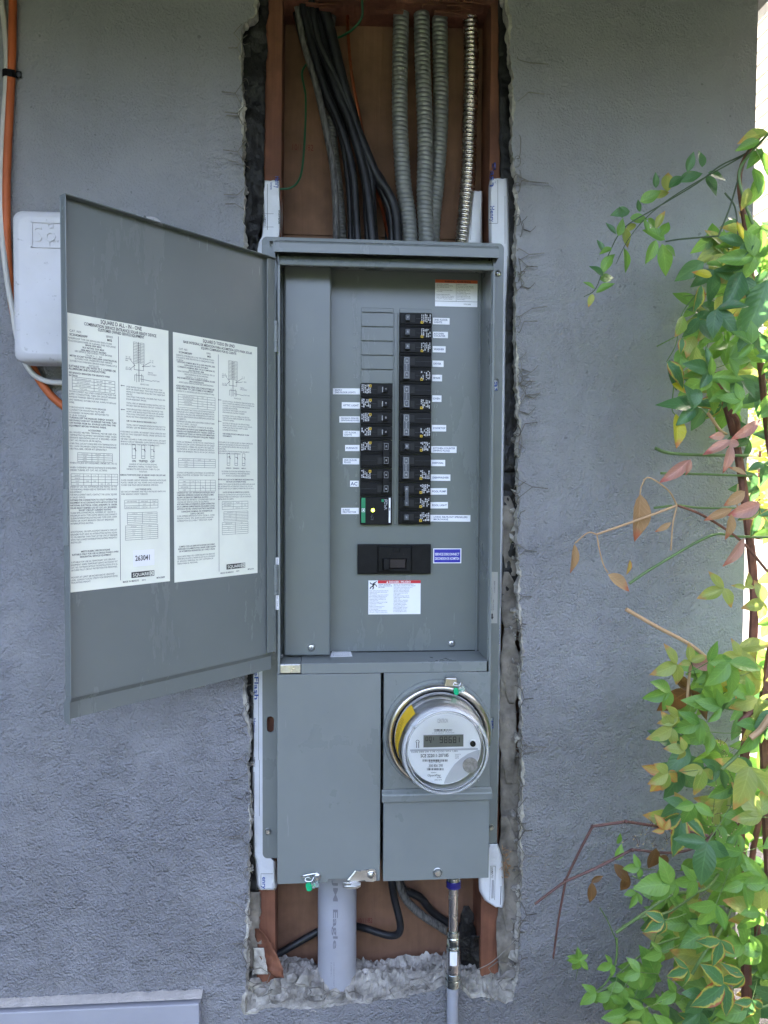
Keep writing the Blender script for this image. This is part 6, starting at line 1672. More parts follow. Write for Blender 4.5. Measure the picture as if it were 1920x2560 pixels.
# ------------------------------------------------------------------ white flashing membrane
m_memb = M('white_membrane', (0.70, 0.72, 0.76), 0.30, var=0.05, vs=12, bs=0.5, bscale=45, bd=0.004)
m_mblue = M('membrane_blue_ink', (0.02, 0.07, 0.33), 0.45)
m_mink = M('membrane_black_ink', (0.03, 0.035, 0.05), 0.5)
def membrane(label_, rows, y, amp, seed, prints=(), wr=7, steps=40, edge_back=0.012):
    """creased sheet between pixel columns rows = [(py, x0, x1)]; long edges curl back"""
    root = thing('flashing_membrane', P((rows[-1][1] + rows[-1][2]) / 2, rows[-1][0], y), label_, 'membrane', 'white flashing membranes')
    def pt(px, py, lift=0.0):
        j = max(i for i in range(len(rows) - 1) if rows[i][0] <= py or i == 0)
        f_ = (py - rows[j][0]) / (rows[j + 1][0] - rows[j][0])
        x0 = rows[j][1] + (rows[j + 1][1] - rows[j][1]) * f_; x1 = rows[j][2] + (rows[j + 1][2] - rows[j][2]) * f_
        s_ = (px - x0) / max(1, x1 - x0) if px is not None else 0
        e = max(0, abs(s_ - 0.5) * 2 - 0.72) / 0.28
        yy = y + amp * (nz(py * 0.012, px * 0.03, seed) + 0.45 * nz(py * 0.05, px * 0.06, seed + 4)) + edge_back * e * e - lift
        return P(px, py, yy), x0, x1
    m2 = MB(); vs_, fs = [], []
    for k in range(steps + 1):
        py = rows[0][0] + (rows[-1][0] - rows[0][0]) * k / steps
        _, x0, x1 = pt(0, py)
        for q in range(wr + 1):
            px = x0 + (x1 - x0) * q / wr
            vs_.append(pt(px, py + 2.5 * nz(px * 0.1, k * 0.0, seed) if k in (0, steps) else py)[0])
    for k in range(steps):
        for q in range(wr):
            fs.append((k * (wr + 1) + q, (k + 1) * (wr + 1) + q, (k + 1) * (wr + 1) + q + 1, k * (wr + 1) + q + 1))
    m2.add(vs_, fs, 0, True)
    ob = m2.build('sheet', m_memb, root, angle=55)
    sd = ob.modifiers.new('thick', 'SOLIDIFY'); sd.thickness = 0.0010; sd.offset = 1
    if prints:
        m3 = MB()
        for pr in prints:
            if pr[0] == 'T':         # text down the strip: string, x, y0, y1, cap px, ink
                _, s, x, q0, q1, cap, ink = pr
                adv = [glyph(c, True)[2] for c in s]; kk = (q1 - q0) / sum(adv); t_ = 0
                for c, a in zip(s, adv):
                    gv, gf, _ = glyph(c, True)
                    if gv: m3.add([pt(x + p[1] * cap / 0.7, q0 + (t_ + p[0]) * kk, 0.0014)[0] for p in gv], gf, ink)
                    t_ += a
            elif pr[0] == 'L':
                _, x0, q0, x1, q1, th = pr
                n = 10
                for k in range(n):
                    f0, f1 = k / n, (k + 1) / n
                    xa, ya, xb, yb = x0 + (x1 - x0) * f0, q0 + (q1 - q0) * f0, x0 + (x1 - x0) * f1, q0 + (q1 - q0) * f1
                    dx, dy = (th, 0) if abs(q1 - q0) > abs(x1 - x0) else (0, th)
                    m3.add([pt(xa, ya, .0014)[0], pt(xb, yb, .0014)[0], pt(xb + dx, yb + dy, .0014)[0], pt(xa + dx, ya + dy, .0014)[0]], [(0, 1, 2, 3)], 1)
        tag(m3.build('print', [m_mblue, m_mink], root), kind='stuff')
    return root
membrane('white printed membrane wrapped on the upper left stud, above the open door', [(452, 657, 702), (480, 654, 703), (540, 656, 706), (590, 650, 704), (606, 640, 700), (650, 622, 690)], 0.0255, 0.0022, 31,
         [('T', 'Henry', 688, 440, 470, 12, 0), ('T', 'brane', 676, 456, 474, 5, 0), ('L', 668, 460, 668, 575, 1.0), ('L', 700, 470, 700, 570, 0.8), ('T', 'AAMA711', 660, 537, 565, 5, 1), ('L', 658, 534, 684, 534, 0.8), ('L', 658, 567, 684, 567, 0.8), ('T', 'mbrane', 696, 525, 560, 5, 1)], edge_back=0.016)
membrane('white printed membrane running down the right edge of the panel from the upper stud', [(447, 1226, 1268), (470, 1222, 1270), (560, 1222, 1272), (640, 1224, 1274), (760, 1234, 1265), (1000, 1232, 1262), (1300, 1226, 1257), (1600, 1222, 1251), (1900, 1216, 1247), (2075, 1214, 1242)], 0.0205, 0.0012, 32,
         [('T', 'Flash', 1224, 404, 468, 15, 0), ('T', 'Henry', 1226, 514, 555, 10, 0), ('L', 1244, 450, 1244, 558, 0.9), ('L', 1222, 558, 1244, 558, 0.9), ('L', 1262, 490, 1262, 610, 0.8), ('L', 1268, 640, 1268, 720, .8), ('T', 'Flash', 1234, 930, 1000, 14, 0), ('T', 'Henry', 1258, 1290, 1340, 4, 0), ('L', 1250, 1340, 1250, 1520, 0.9), ('T', 'Henry', 1246, 1560, 1610, 5, 0), ('T', 'Flash', 1227, 1790, 1836, 12, 0)], steps=90, edge_back=0.006)
membrane('pale flap of membrane folded into the stud bay behind the shiny conduit', [(478, 1184, 1206), (540, 1176, 1206), (612, 1166, 1206)], 0.050, 0.003, 33, [('L', 1180, 500, 1176, 600, 0.8)], steps=16)
membrane('white printed membrane strip along the lower left edge of the panel', [(1660, 630, 662), (1760, 630, 664), (1850, 632, 664), (1950, 629, 664), (2060, 632, 664), (2140, 634, 672), (2150, 638, 690), (2215, 642, 692), (2224, 648, 688)], 0.0190, 0.0018, 34,
         [('T', 'eFlash', 636, 1676, 1750, 10, 0), ('T', 'Henry', 634, 1795, 1832, 5, 0), ('L', 646, 1680, 646, 1900, 0.8), ('T', 'AAMA711', 634, 1892, 1918, 4, 1), ('L', 648, 1900, 648, 2040, 0.8), ('L', 634, 1930, 634, 2040, 1.6), ('T', 'enry', 656, 2192, 2222, 10, 0), ('L', 652, 2184, 682, 2184, 0.9), ('L', 652, 2186, 652, 2222, 0.8), ('T', 'Flash', 668, 1789, 1830, 16, 0)], steps=80, edge_back=0.008)
membrane('loose white membrane flap hanging below the lower right corner of the panel', [(2110, 1222, 1244), (2140, 1214, 1254), (2180, 1196, 1258), (2225, 1198, 1260), (2250, 1212, 1260), (2268, 1240, 1256)], 0.0100, 0.004, 35,
         [('L', 1226, 2165, 1224, 2250, 0.8), ('L', 1238, 2165, 1236, 2250, 0.8), ('T', 'AAMA711', 1228, 2168, 2196, 5, 1), ('L', 1226, 2165, 1238, 2165, 0.8), ('L', 1230, 2200, 1229, 2246, 1.4), ('L', 1233, 2200, 1232, 2246, 1.2), ('L', 1252, 2215, 1250, 2262, 1.5)], steps=34, edge_back=0.004)
# nest of dry twigs behind the flap
m2 = MB()
for k in range(70):
    a = P(random.uniform(1252, 1274), random.uniform(2122, 2195), random.uniform(0.008, 0.022))
    d = Vector((random.uniform(-1, 1), random.uniform(-.5, .5), random.uniform(-1, 1))).normalized() * random.uniform(0.004, 0.011)
    m2.tube([a, a + d * 0.5 + Vector((0, 0, 0.001)), a + d], random.uniform(0.0003, 0.0008), 4)
tag(m2.build('dry_twigs', M('dry_twig', (0.34, 0.19, 0.09), 0.8, var=0.4, vs=200)), 'clump of dry twigs and splinters beside the loose membrane flap', 'debris', None, 'stuff')

# ------------------------------------------------------------------ telecom box, cables, strap and painted cover at the left
m_tbox, t, b = nodes('pale_grey_plastic')
co = coords(t)
sp_ = ramp(t, noise_tex(t, co, 70, 4, 0.7), [(0.30, 1.0), (0.37, 0.0)])
dirt = ramp(t, noise_tex(t, co, 9, 5, 0.6), [(0.35, (0.60, 0.59, 0.60)), (0.7, (0.68, 0.67, 0.70))])
t.links.new(mixc(t, math_n(t, 'MULTIPLY', sp_, 0.55), dirt, (0.25, 0.24, 0.23)), b.inputs['Base Color'])
b.inputs['Roughness'].default_value = 0.45
tb = thing('telecom_box', P(220, 911, 0), 'scuffed pale grey plastic utility box with embossed logo behind the open door', 'utility box')
def rounded(name, x0, x1, z0, z1, yb, yf, r, bev, mat, par):
    m2 = MB(); q = rect_pts(x0, x1, z0, z1, r, 6); n = len(q)
    lay = [(yb, 0.0), (yf + bev, 0.0), (yf + bev * 0.45, bev * 0.2), (yf + bev * 0.12, bev * 0.55), (yf, bev)]
    vs_, fs = [], []
    cx_, cz_ = (x0 + x1) / 2, (z0 + z1) / 2
    for y, ins in lay:
        for (x, z) in q:
            sx = (x - cx_) * (1 - ins / ((x1 - x0) / 2)); sz = (z - cz_) * (1 - ins / ((z1 - z0) / 2))
            vs_.append((cx_ + sx, y, cz_ + sz))
    for k in range(len(lay) - 1):
        for i in range(n): fs.append((k * n + i, k * n + (i + 1) % n, (k + 1) * n + (i + 1) % n, (k + 1) * n + i))
    m2.add(vs_, fs, 0, True)
    m2.add([vs_[(len(lay) - 1) * n + i] for i in range(n)], [tuple(range(n))], 0, True)
    return m2.build(name, mat, par, angle=50, fix=True)
YT = -0.085
a = P(36, 530, YT + 0.02); b_ = P(36, 909, YT + 0.02)
tx0, tz1, tz0 = a.x, a.z, b_.z
tx1 = P(392, 540, YT + 0.04).x
rounded('base', tx0 + 0.006, P(408, 560, -0.04).x, tz0 + 0.012, P(330, 540, -0.04).z, -0.0005, -0.050, 0.020, 0.010, m_tbox, tb)
rounded('lid', tx0, tx1 - 0.012, tz0, tz1, -0.040, YT, 0.016, 0.014, m_tbox, tb)
for (q0, q1) in ((575, 626), (628, 668), (775, 815), (820, 862)):
    z1q, z0q = P(33, q0, -0.05).z, P(33, q1, -0.05).z
    m2 = MB(); m2.lathe([(0.0001, 0), (0.0042, 0), (0.0042, z1q - z0q), (0.0001, z1q - z0q)], (tx0 - 0.0015, -0.052, z0q), axis=(0, 0, 1), n=12)
    m2.build('hinge', m_tbox, tb)
# raised logo: rounded square outline with letters
m2 = MB()
def lt(x, y): return P(0 + x * 0.434, 440 + y * 0.434, YT)
L0, L1 = lt(180, 262), lt(420, 418)
for (x0, x1, z0, z1) in ((L0.x, L1.x, L0.z - 0.0016, L0.z), (L0.x, L1.x, L1.z, L1.z + 0.0016), (L0.x, L0.x + 0.0016, L1.z, L0.z), (L1.x - 0.0016, L1.x, L1.z, L0.z)):
    m2.box(x0, x1, YT - 0.0016, YT - 0.0001, z0, z1)
for s, x, y, h in (('S', 188, 378, 84), ('o', 256, 378, 84), ('c', 272, 302, 44), ('i', 300, 302, 44), ('l', 282, 412, 30)):
    m2.text(s, lt(x, y) + Vector((0, -0.0010, 0)), UX, UZ, h * 0.434 * (YT - CAM.y) / F, 0, None, 'L', False)
ob = m2.build('logo', m_tbox, tb)
sd = ob.modifiers.new('thick', 'SOLIDIFY'); sd.thickness = 0.0014; sd.offset = 0
for x, y in ((316, 538), (340, 543), (362, 542)):
    m2 = MB(); m2.lathe([(0.0024, 0), (0.0020, 0.0012), (0.0001, 0.0015)], P(x, y, -0.0502), n=12)
    m2.build('screw', m_greyink, tb)
# cables
m_orange_c = M('orange_jacket', (0.50, 0.115, 0.028), 0.55, var=0.15, vs=12)
m_white_c = M('white_jacket', (0.62, 0.60, 0.56), 0.5, var=0.12, vs=14)
def wall_cable(pts, r, mat, label_, name):
    pp = smooth_path([P(x, y, yy) for x, y, yy in pts], 8)
    m2 = MB(); m2.tube(pp, r, 14)
    return tag(m2.build(name, mat), label_, 'cable')
wall_cable([(32, -300, -0.009), (32, -60, -0.009), (32, 0, -0.009), (31, 80, -0.009), (29, 180, -0.009), (24, 280, -0.009), (19, 380, -0.009), (16, 480, -0.010), (17, 580, -0.010), (22, 680, -0.010), (34, 780, -0.011), (58, 860, -0.012), (78, 910, -0.012), (104, 958, -0.010), (142, 1002, -0.009), (200, 1040, -0.009), (290, 1062, -0.009), (420, 1070, -0.009)], 0.0065, m_orange_c, 'orange cable running down the stucco and under the utility box', 'orange_cable')
wall_cable([(-2, -300, -0.007), (0, -60, -0.007), (4, 0, -0.007), (12, 70, -0.007), (17, 150, -0.007), (15, 220, -0.007), (8, 320, -0.007), (3, 420, -0.008), (3, 500, -0.010), (7, 600, -0.014), (18, 700, -0.018), (32, 780, -0.020), (42, 840, -0.022), (56, 890, -0.022), (78, 930, -0.022), (108, 950, -0.022), (150, 957, -0.020), (220, 950, -0.014), (290, 925, -0.012), (330, 880, -0.012)], 0.0046, m_white_c, 'white cable hanging beside the orange one and looping under the box', 'white_cable')
strap = thing('cable_strap', P(30, 200, 0), 'black strap screwed to the wall holding both cables', 'cable strap')
m2 = MB()
pp = [P(x, y, yy) for x, y, yy in ((6, 184, -0.0005), (7, 182, -0.010), (14, 180, -0.0135), (22, 182, -0.0160), (30, 183, -0.0165), (38, 185, -0.0125), (41, 186, -0.0030), (46, 187, -0.0022), (54, 188, -0.0022))]
vs_ = []
for p in pp: vs_ += [p + Vector((0, 0, 0.0058)), p - Vector((0, 0, 0.0058)), p - Vector((0, 0.0012, 0.0058)), p + Vector((0, -0.0012, 0.0058))]
fs = [(i * 4 + q, (i + 1) * 4 + q, (i + 1) * 4 + (q + 1) % 4, i * 4 + (q + 1) % 4) for i in range(len(pp) - 1) for q in range(4)] + [(0, 1, 2, 3), tuple((len(pp) - 1) * 4 + q for q in (3, 2, 1, 0))]
m2.add(vs_, fs); m2.build('band', m_black, strap, fix=True)
m2 = MB(); m2.lathe([(0.0042, 0), (0.0036, 0.002), (0.0001, 0.003)], P(47, 187, -0.0036), n=16); m2.build('screw', m_grey, strap)

# painted cover box at the lower left
a = P(-260, 2510, -0.018); b_ = P(498, 2510, -0.018)
pb = thing('wall_cover_box', (P(240, 2560, 0).x, 0, b_.z - 0.30), 'blue grey painted shallow box on the wall with crusty cream plaster along its top', 'wall box')
m_pbox = M('painted_metal_cover', (0.37, 0.375, 0.415), 0.45, var=0.06, vs=8, bs=0.3, bscale=25, bd=0.002)
m2 = MB(); m2.box(a.x, b_.x, -0.018, -0.0005, b_.z - 0.30, b_.z); m2.build('cover', m_pbox, pb, bevel=0.002)
m2 = MB()
n, k2 = 150, 7
vs_, fs = [], []
z0 = P(240, 2509, -0.018).z
for i in range(n + 1):
    x = a.x + (b_.x + 0.004 - a.x) * i / n
    zt3 = z0 + 0.0050 + 0.003 * nz(i * 0.16, 1) + 0.0016 * nz(i * 0.5, 4)
    for q in range(k2 + 1):
        s_ = q / k2
        y = -0.0186 * (1 - s_) ** 0.6 - 0.0003
        vs_.append((x, y + 0.0016 * nz(i * 0.4, q * 0.9, 3) * (s_ > 0) * (s_ < 1), z0 + 0.0006 + (zt3 - z0) * s_ ** 1.1 + 0.0012 * nz(i * 0.6, q, 6) * (s_ > 0)))
for i in range(n):
    for q in range(k2): fs.append((i * (k2 + 1) + q, (i + 1) * (k2 + 1) + q, (i + 1) * (k2 + 1) + q + 1, i * (k2 + 1) + q + 1))
m2.add(vs_, fs, 0, True)
m2.build('plaster_fillet', M('cream_plaster', (0.47, 0.44, 0.41), 0.9, var=0.12, vs=60, bs=0.8, bscale=220, bd=0.003), pb, angle=70)
# ------------------------------------------------------------------ leafy shrub at the right
def leaf_material(name, c, c2, rim=None, rim2=None, rough=0.38, trans=0.35, vein=1.35, tip=None):
    m, t, b = nodes(name)
    at_ = mk(t, 'ShaderNodeAttribute', attribute_name='shape')
    sep = mk(t, 'ShaderNodeSeparateColor'); t.links.new(at_.outputs['Color'], sep.inputs[0])
    oi = mk(t, 'ShaderNodeObjectInfo')
    geo = mk(t, 'ShaderNodeNewGeometry')
    n1 = noise_tex(t, geo.outputs['Position'], 14, 2)
    rnd = math_n(t, 'FRACT', math_n(t, 'ADD', oi.outputs['Random'], math_n(t, 'MULTIPLY', n1, 1.3)))
    col = mixc(t, rnd, c, c2)
    col = mixc(t, ramp(t, sep.outputs[0], [(0.0, 0.55), (0.09, 0.0)]), col, tuple(min(1, x * vein + 0.02) for x in c2))
    side = math_n(t, 'SINE', math_n(t, 'SUBTRACT', math_n(t, 'MULTIPLY', sep.outputs[1], 52.0), math_n(t, 'MULTIPLY', sep.outputs[0], 13.0)))
    col = mixc(t, math_n(t, 'MULTIPLY', ramp(t, side, [(0.80, 0.0), (1.0, 1.0)]), 0.22), col, tuple(min(1, x * 1.5 + 0.02) for x in c2))
    blot = noise_tex(t, geo.outputs['Position'], 90, 3)
    col = mixc(t, math_n(t, 'MULTIPLY', ramp(t, noise_tex(t, geo.outputs['Position'], 55, 4, 0.65), [(0.60, 0.0), (0.74, 1.0)]), 0.35), col, (0.30, 0.24, 0.08))
    if rim:
        e = ramp(t, math_n(t, 'ADD', sep.outputs[0], math_n(t, 'MULTIPLY', math_n(t, 'SUBTRACT', blot, 0.5), 0.7)), [(0.62, 0.0), (0.74, 1.0)])
        col = mixc(t, e, col, rim)
    if rim2:
        e = ramp(t, math_n(t, 'ADD', sep.outputs[0], math_n(t, 'MULTIPLY', math_n(t, 'SUBTRACT', blot, 0.5), 0.8)), [(0.86, 0.0), (0.95, 1.0)])
        col = mixc(t, e, col, rim2)
    if tip:
        e = ramp(t, math_n(t, 'ADD', sep.outputs[1], math_n(t, 'MULTIPLY', math_n(t, 'SUBTRACT', blot, 0.5), 0.5)), [(0.72, 0.0), (0.88, 1.0)])
        col = mixc(t, e, col, tip)
    t.links.new(col, b.inputs['Base Color'])
    b.inputs['Roughness'].default_value = rough
    b.inputs['Specular IOR Level'].default_value = 0.5
    bump(t, b, math_n(t, 'ADD', noise_tex(t, geo.outputs['Position'], 200, 3), math_n(t, 'MULTIPLY', side, 0.25)), 0.35, 0.0012)
    tl = mk(t, 'ShaderNodeBsdfTranslucent')
    t.links.new(mixc(t, 0.5, col, tuple(min(1, x * 1.6) for x in c2)), tl.inputs['Color'])
    mx_ = mk(t, 'ShaderNodeMixShader'); mx_.inputs[0].default_value = trans
    t.links.new(b.outputs[0], mx_.inputs[1]); t.links.new(tl.outputs[0], mx_.inputs[2])
    t.links.new(mx_.outputs[0], t.nodes['Material Output'].inputs[0])
    return m
LM = {
 'green': leaf_material('leaf_green', (0.085, 0.215, 0.036), (0.165, 0.310, 0.050)),
 'dark': leaf_material('leaf_dark', (0.045, 0.125, 0.040), (0.085, 0.190, 0.060), rough=0.33),
 'lime': leaf_material('leaf_lime', (0.19, 0.29, 0.050), (0.30, 0.33, 0.075), tip=(0.40, 0.20, 0.06)),
 'rim': leaf_material('leaf_rimmed', (0.055, 0.150, 0.050), (0.085, 0.20, 0.06), rim=(0.42, 0.40, 0.06), rim2=(0.36, 0.09, 0.03)),
 'pink': leaf_material('leaf_pink', (0.36, 0.16, 0.12), (0.46, 0.26, 0.20), tip=(0.35, 0.07, 0.06)),
 'brown': leaf_material('leaf_dry', (0.30, 0.17, 0.07), (0.38, 0.24, 0.11), tip=(0.36, 0.11, 0.05), rough=0.7, trans=0.15),
 'bronze': leaf_material('leaf_bronze', (0.10, 0.055, 0.018), (0.15, 0.075, 0.022)),
 'amber': leaf_material('leaf_amber', (0.42, 0.22, 0.05), (0.42, 0.32, 0.07), rim=(0.42, 0.14, 0.05)),
 'yellow': leaf_material('leaf_yellow', (0.26, 0.30, 0.02), (0.50, 0.44, 0.02), tip=(0.45, 0.13, 0.03)),
}
LK = list(LM)
def leaf_geo(v):
    """unit leaf along +x, normal +z"""
    wmax, fold, curl, asym, peak = [(0.235, 0.24, 0.16, 0.02, 0.85), (0.27, 0.14, 0.34, -0.03, 0.80), (0.21, 0.34, -0.10, 0.04, 0.90), (0.25, 0.10, 0.50, 0.02, 0.75), (0.165, 0.28, 0.25, 0.03, 0.9)][v]
    st = 9
    vs_, at_ = [], []
    for i in range(st):
        t_ = i / (st - 1)
        w = wmax * (math.sin(math.pi * t_ ** peak) ** 0.85) * (1 - 0.28 * t_ ** 4) if 0 < i < st - 1 else 0.004
        for q in (-1, -0.5, 0, 0.5, 1):
            y = w * q + asym * math.sin(math.pi * t_)
            vs_.append(Vector((t_ - 0.05 * curl * t_ * t_, y, fold * abs(q) * w * 1.6 - curl * t_ * t_ * 0.55 + 0.012 * math.sin(9 * t_ + 3 * q) * abs(q))))
            at_.append((abs(q), t_, 0, 1))
    fs = [(i * 5 + q, (i + 1) * 5 + q, (i + 1) * 5 + q + 1, i * 5 + q + 1) for i in range(st - 1) for q in range(4)]
    return vs_, fs, at_
LG = [leaf_geo(v) for v in range(5)]
_lm = {}
def leaf_mesh(v, kind):
    if (v, kind) not in _lm:
        vs_, fs, at_ = LG[v]
        me = bpy.data.meshes.new('leaf')
        me.from_pydata([tuple(p) for p in vs_], [], fs)
        ca = me.attributes.new('shape', 'FLOAT_COLOR', 'POINT')
        ca.data.foreach_set('color', [x for a in at_ for x in a])
        me.polygons.foreach_set('use_smooth', [True] * len(fs))
        me.materials.append(LM[kind])
        _lm[(v, kind)] = me
    return _lm[(v, kind)]
shrub_base = Vector((P(1870, 2500, -0.25).x, -0.25, 0.0))
shrub = thing('shrub', shrub_base, 'leafy green shrub with some reddish and dried leaves in front of the wall corner', 'shrub')
leaves = []
lr = random.Random(21)
def leaf(px, py, Y, ang, ln, kind, roll=None, out=None, v=None):
    a = RAD(ang)
    o = P(px, py, Y)
    L = ln * (Y - CAM.y) / F
    out = lr.uniform(-0.35, 0.35) if out is None else out
    d = Vector((math.cos(a), out, math.sin(a))).normalized()
    nrm = Vector((lr.uniform(-0.35, 0.35), -1.0, lr.uniform(0.0, 0.75))) if roll is None else Vector(roll)
    nrm = (nrm - d * nrm.dot(d)).normalized()
    y = nrm.cross(d)
    L /= math.sqrt(max(0.35, 1 - d.y * d.y))
    mat = Matrix(((d.x * L, y.x * L, nrm.x * L, o.x), (d.y * L, y.y * L, nrm.y * L, o.y), (d.z * L, y.z * L, nrm.z * L, o.z), (0, 0, 0, 1)))
    leaves.append((mat, lr.randrange(4) if v is None else v, kind, ln / (1 + 8 * (Y + 0.5)) if px < 1940 else 0, px))
m_twig = M('green_twig', (0.10, 0.17, 0.045), 0.5, var=0.3, vs=30)
m_cane = M('brown_cane', (0.16, 0.065, 0.04), 0.7, var=0.5, vs=40, bs=0.6, bscale=90, bd=0.002)
m_tan = M('tan_twig', (0.42, 0.27, 0.14), 0.65, var=0.2, vs=30)
m_redtwig = M('red_twig', (0.085, 0.036, 0.028), 0.5, var=0.25, vs=30)
m_dktwig = M('dark_twig', (0.055, 0.085, 0.04), 0.5)
stems = {}
def twig(pts, r, mat, r1=None, name='twig'):
    pp = smooth_path([P(x, y, yy) for x, y, yy in pts], 6)
    n = len(pp); r1 = r1 or r * 0.6
    m2 = MB(); m2.tube(pp, [r + (r1 - r) * i / (n - 1) for i in range(n)], 7)
    return m2.build(name, mat, shrub)
def trio(px, py, Y, ang, ln, kind, stalk=True, spread=None, kinds=None):
    sp = spread or lr.uniform(48, 78)
    leaf(px, py, Y, ang, ln, kind, v=lr.choice((0, 1, 3)))
    for s in (-1, 1):
        leaf(px, py, Y + 0.002 * s, ang + s * sp + lr.uniform(-8, 8), ln * lr.uniform(0.68, 0.88), kind)
    if stalk:
        a = RAD(ang + 180 + lr.uniform(-25, 25)); l = ln * lr.uniform(0.7, 1.3)
        if lr.random() < 0.62: twig([(px, py, Y), (px + l * 0.5 * math.cos(a), py - l * 0.5 * math.sin(a) + 2, Y + 0.01), (px + l * math.cos(a), py - l * math.sin(a), Y + 0.02)], 0.0007, m_twig)
# canes from the ground
twig([(1905, 3700, -0.25), (1880, 3000, -0.25), (1868, 2560, -0.24), (1862, 2250, -0.24), (1850, 2080, -0.24), (1868, 1800, -0.24), (1885, 1500, -0.22), (1862, 1250, -0.22), (1836, 1090, -0.22), (1808, 990, -0.22), (1790, 930, -0.22)], 0.0085, m_cane, 0.0055, 'cane')
twig([(1990, 3700, -0.28), (1960, 2700, -0.28), (1925, 2200, -0.28), (1912, 1900, -0.28), (1908, 1760, -0.28), (1930, 1600, -0.26), (1960, 1300, -0.26), (1925, 1120, -0.26), (1900, 900, -0.26), (1880, 700, -0.26), (1862, 560, -0.28), (1850, 430, -0.3), (1905, 330, -0.3)], 0.0085, m_cane, 0.003, 'cane')
twig([(1840, 3700, -0.2), (1850, 2700, -0.2), (1895, 2400, -0.2), (1880, 2150, -0.2), (1925, 1950, -0.2), (1990, 1600, -0.2)], 0.006, m_cane, 0.004, 'cane')
twig([(1845, 1090, -0.23), (1842, 1050, -0.25), (1828, 1030, -0.26)], 0.0045, m_cane, 0.004, 'cane')
twig([(1920, 1745, -0.36), (1890, 1770, -0.36), (1855, 1800, -0.36), (1850, 1806, -0.36)], 0.004, m_cane, 0.0032)
twig([(1925, 1790, -0.38), (1900, 1825, -0.38), (1876, 1845, -0.38)], 0.0045, m_tan, 0.004)
twig([(1875, 1845, -0.36), (1840, 1890, -0.36), (1805, 1922, -0.36)], 0.0028, m_twig, 0.0024)
# upper sprays
twig([(1905, 340, -0.3), (1870, 380, -0.3), (1800, 415, -0.3), (1740, 460, -0.29), (1640, 520, -0.28), (1560, 570, -0.27), (1520, 640, -0.26), (1490, 720, -0.25), (1460, 742, -0.25)], 0.0013, m_dktwig, 0.0006)
twig([(1890, 370, -0.3), (1840, 400, -0.3), (1700, 480, -0.3), (1620, 540, -0.29), (1570, 600, -0.28), (1540, 660, -0.28)], 0.0011, m_dktwig, 0.0005)
for (x, y, a, l, k) in ((1555, 545, 95, 34, 'dark'), (1575, 528, 190, 50, 'dark'), (1600, 505, 30, 55, 'green'), (1636, 492, 20, 42, 'lime'), (1640, 470, 100, 36, 'dark'), (1668, 480, 80, 62, 'lime'), (1672, 470, 35, 60, 'dark'), (1700, 450, 20, 58, 'dark'), (1718, 430, 75, 50, 'dark'), (1755, 418, 95, 46, 'dark'), (1765, 440, -50, 58, 'dark'), (1770, 432, -10, 55, 'dark'),
                        (1560, 570, -60, 50, 'lime'), (1575, 545, 0, 48, 'green'), (1540, 585, 130, 38, 'dark'), (1545, 590, 70, 46, 'green'), (1530, 620, 200, 34, 'green'), (1560, 620, -80, 58, 'green'), (1528, 640, -120, 52, 'green'), (1510, 630, 120, 36, 'dark'), (1505, 668, 50, 44, 'green'), (1508, 690, 140, 44, 'dark'), (1500, 700, 20, 48, 'green'), (1488, 722, 160, 38, 'green'), (1490, 732, 25, 52, 'green'), (1482, 735, -110, 34, 'lime'), (1620, 545, -40, 40, 'green'), (1590, 560, 215, 34, 'lime'), (1740, 440, 200, 44, 'dark'), (1600, 530, 110, 30, 'dark')):
    leaf(x, y, -0.27 + lr.uniform(-0.02, 0.02), a, l, k)
twig([(1882, 560, -0.32), (1860, 500, -0.32), (1848, 430, -0.32), (1880, 380, -0.32), (1925, 330, -0.32)], 0.0022, m_twig, 0.0018)
twig([(1796, 590, -0.3), (1700, 598, -0.31), (1664, 604, -0.31)], 0.0013, m_dktwig, 0.0010)
twig([(1796, 590, -0.3), (1824, 520, -0.3), (1848, 440, -0.31), (1872, 376, -0.31)], 0.0013, m_dktwig, 0.0010)
twig([(1812, 482, -0.3), (1838, 520, -0.3), (1846, 600, -0.3)], 0.0013, m_dktwig, 0.0010)
for (x, y, a, l, k) in ((1662, 600, 150, 62, 'green'), (1650, 590, 60, 50, 'green'), (1640, 600, -110, 62, 'green'), (1655, 610, -75, 80, 'green'), (1664, 612, -40, 40, 'green'), (1620, 580, 110, 34, 'green'), (1640, 572, 65, 46, 'lime')):
    leaf(x, y, -0.32, a, l, k)
for (x, y, a, l, k) in ((1900, 350, 200, 62, 'green'), (1905, 370, 235, 68, 'green'), (1920, 330, 190, 70, 'lime'), (1890, 370, -80, 90, 'green'), (1885, 420, -85, 70, 'green'), (1872, 470, 260, 55, 'lime'), (1905, 440, 250, 80, 'green')):
    leaf(x, y, -0.33, a, l, k)
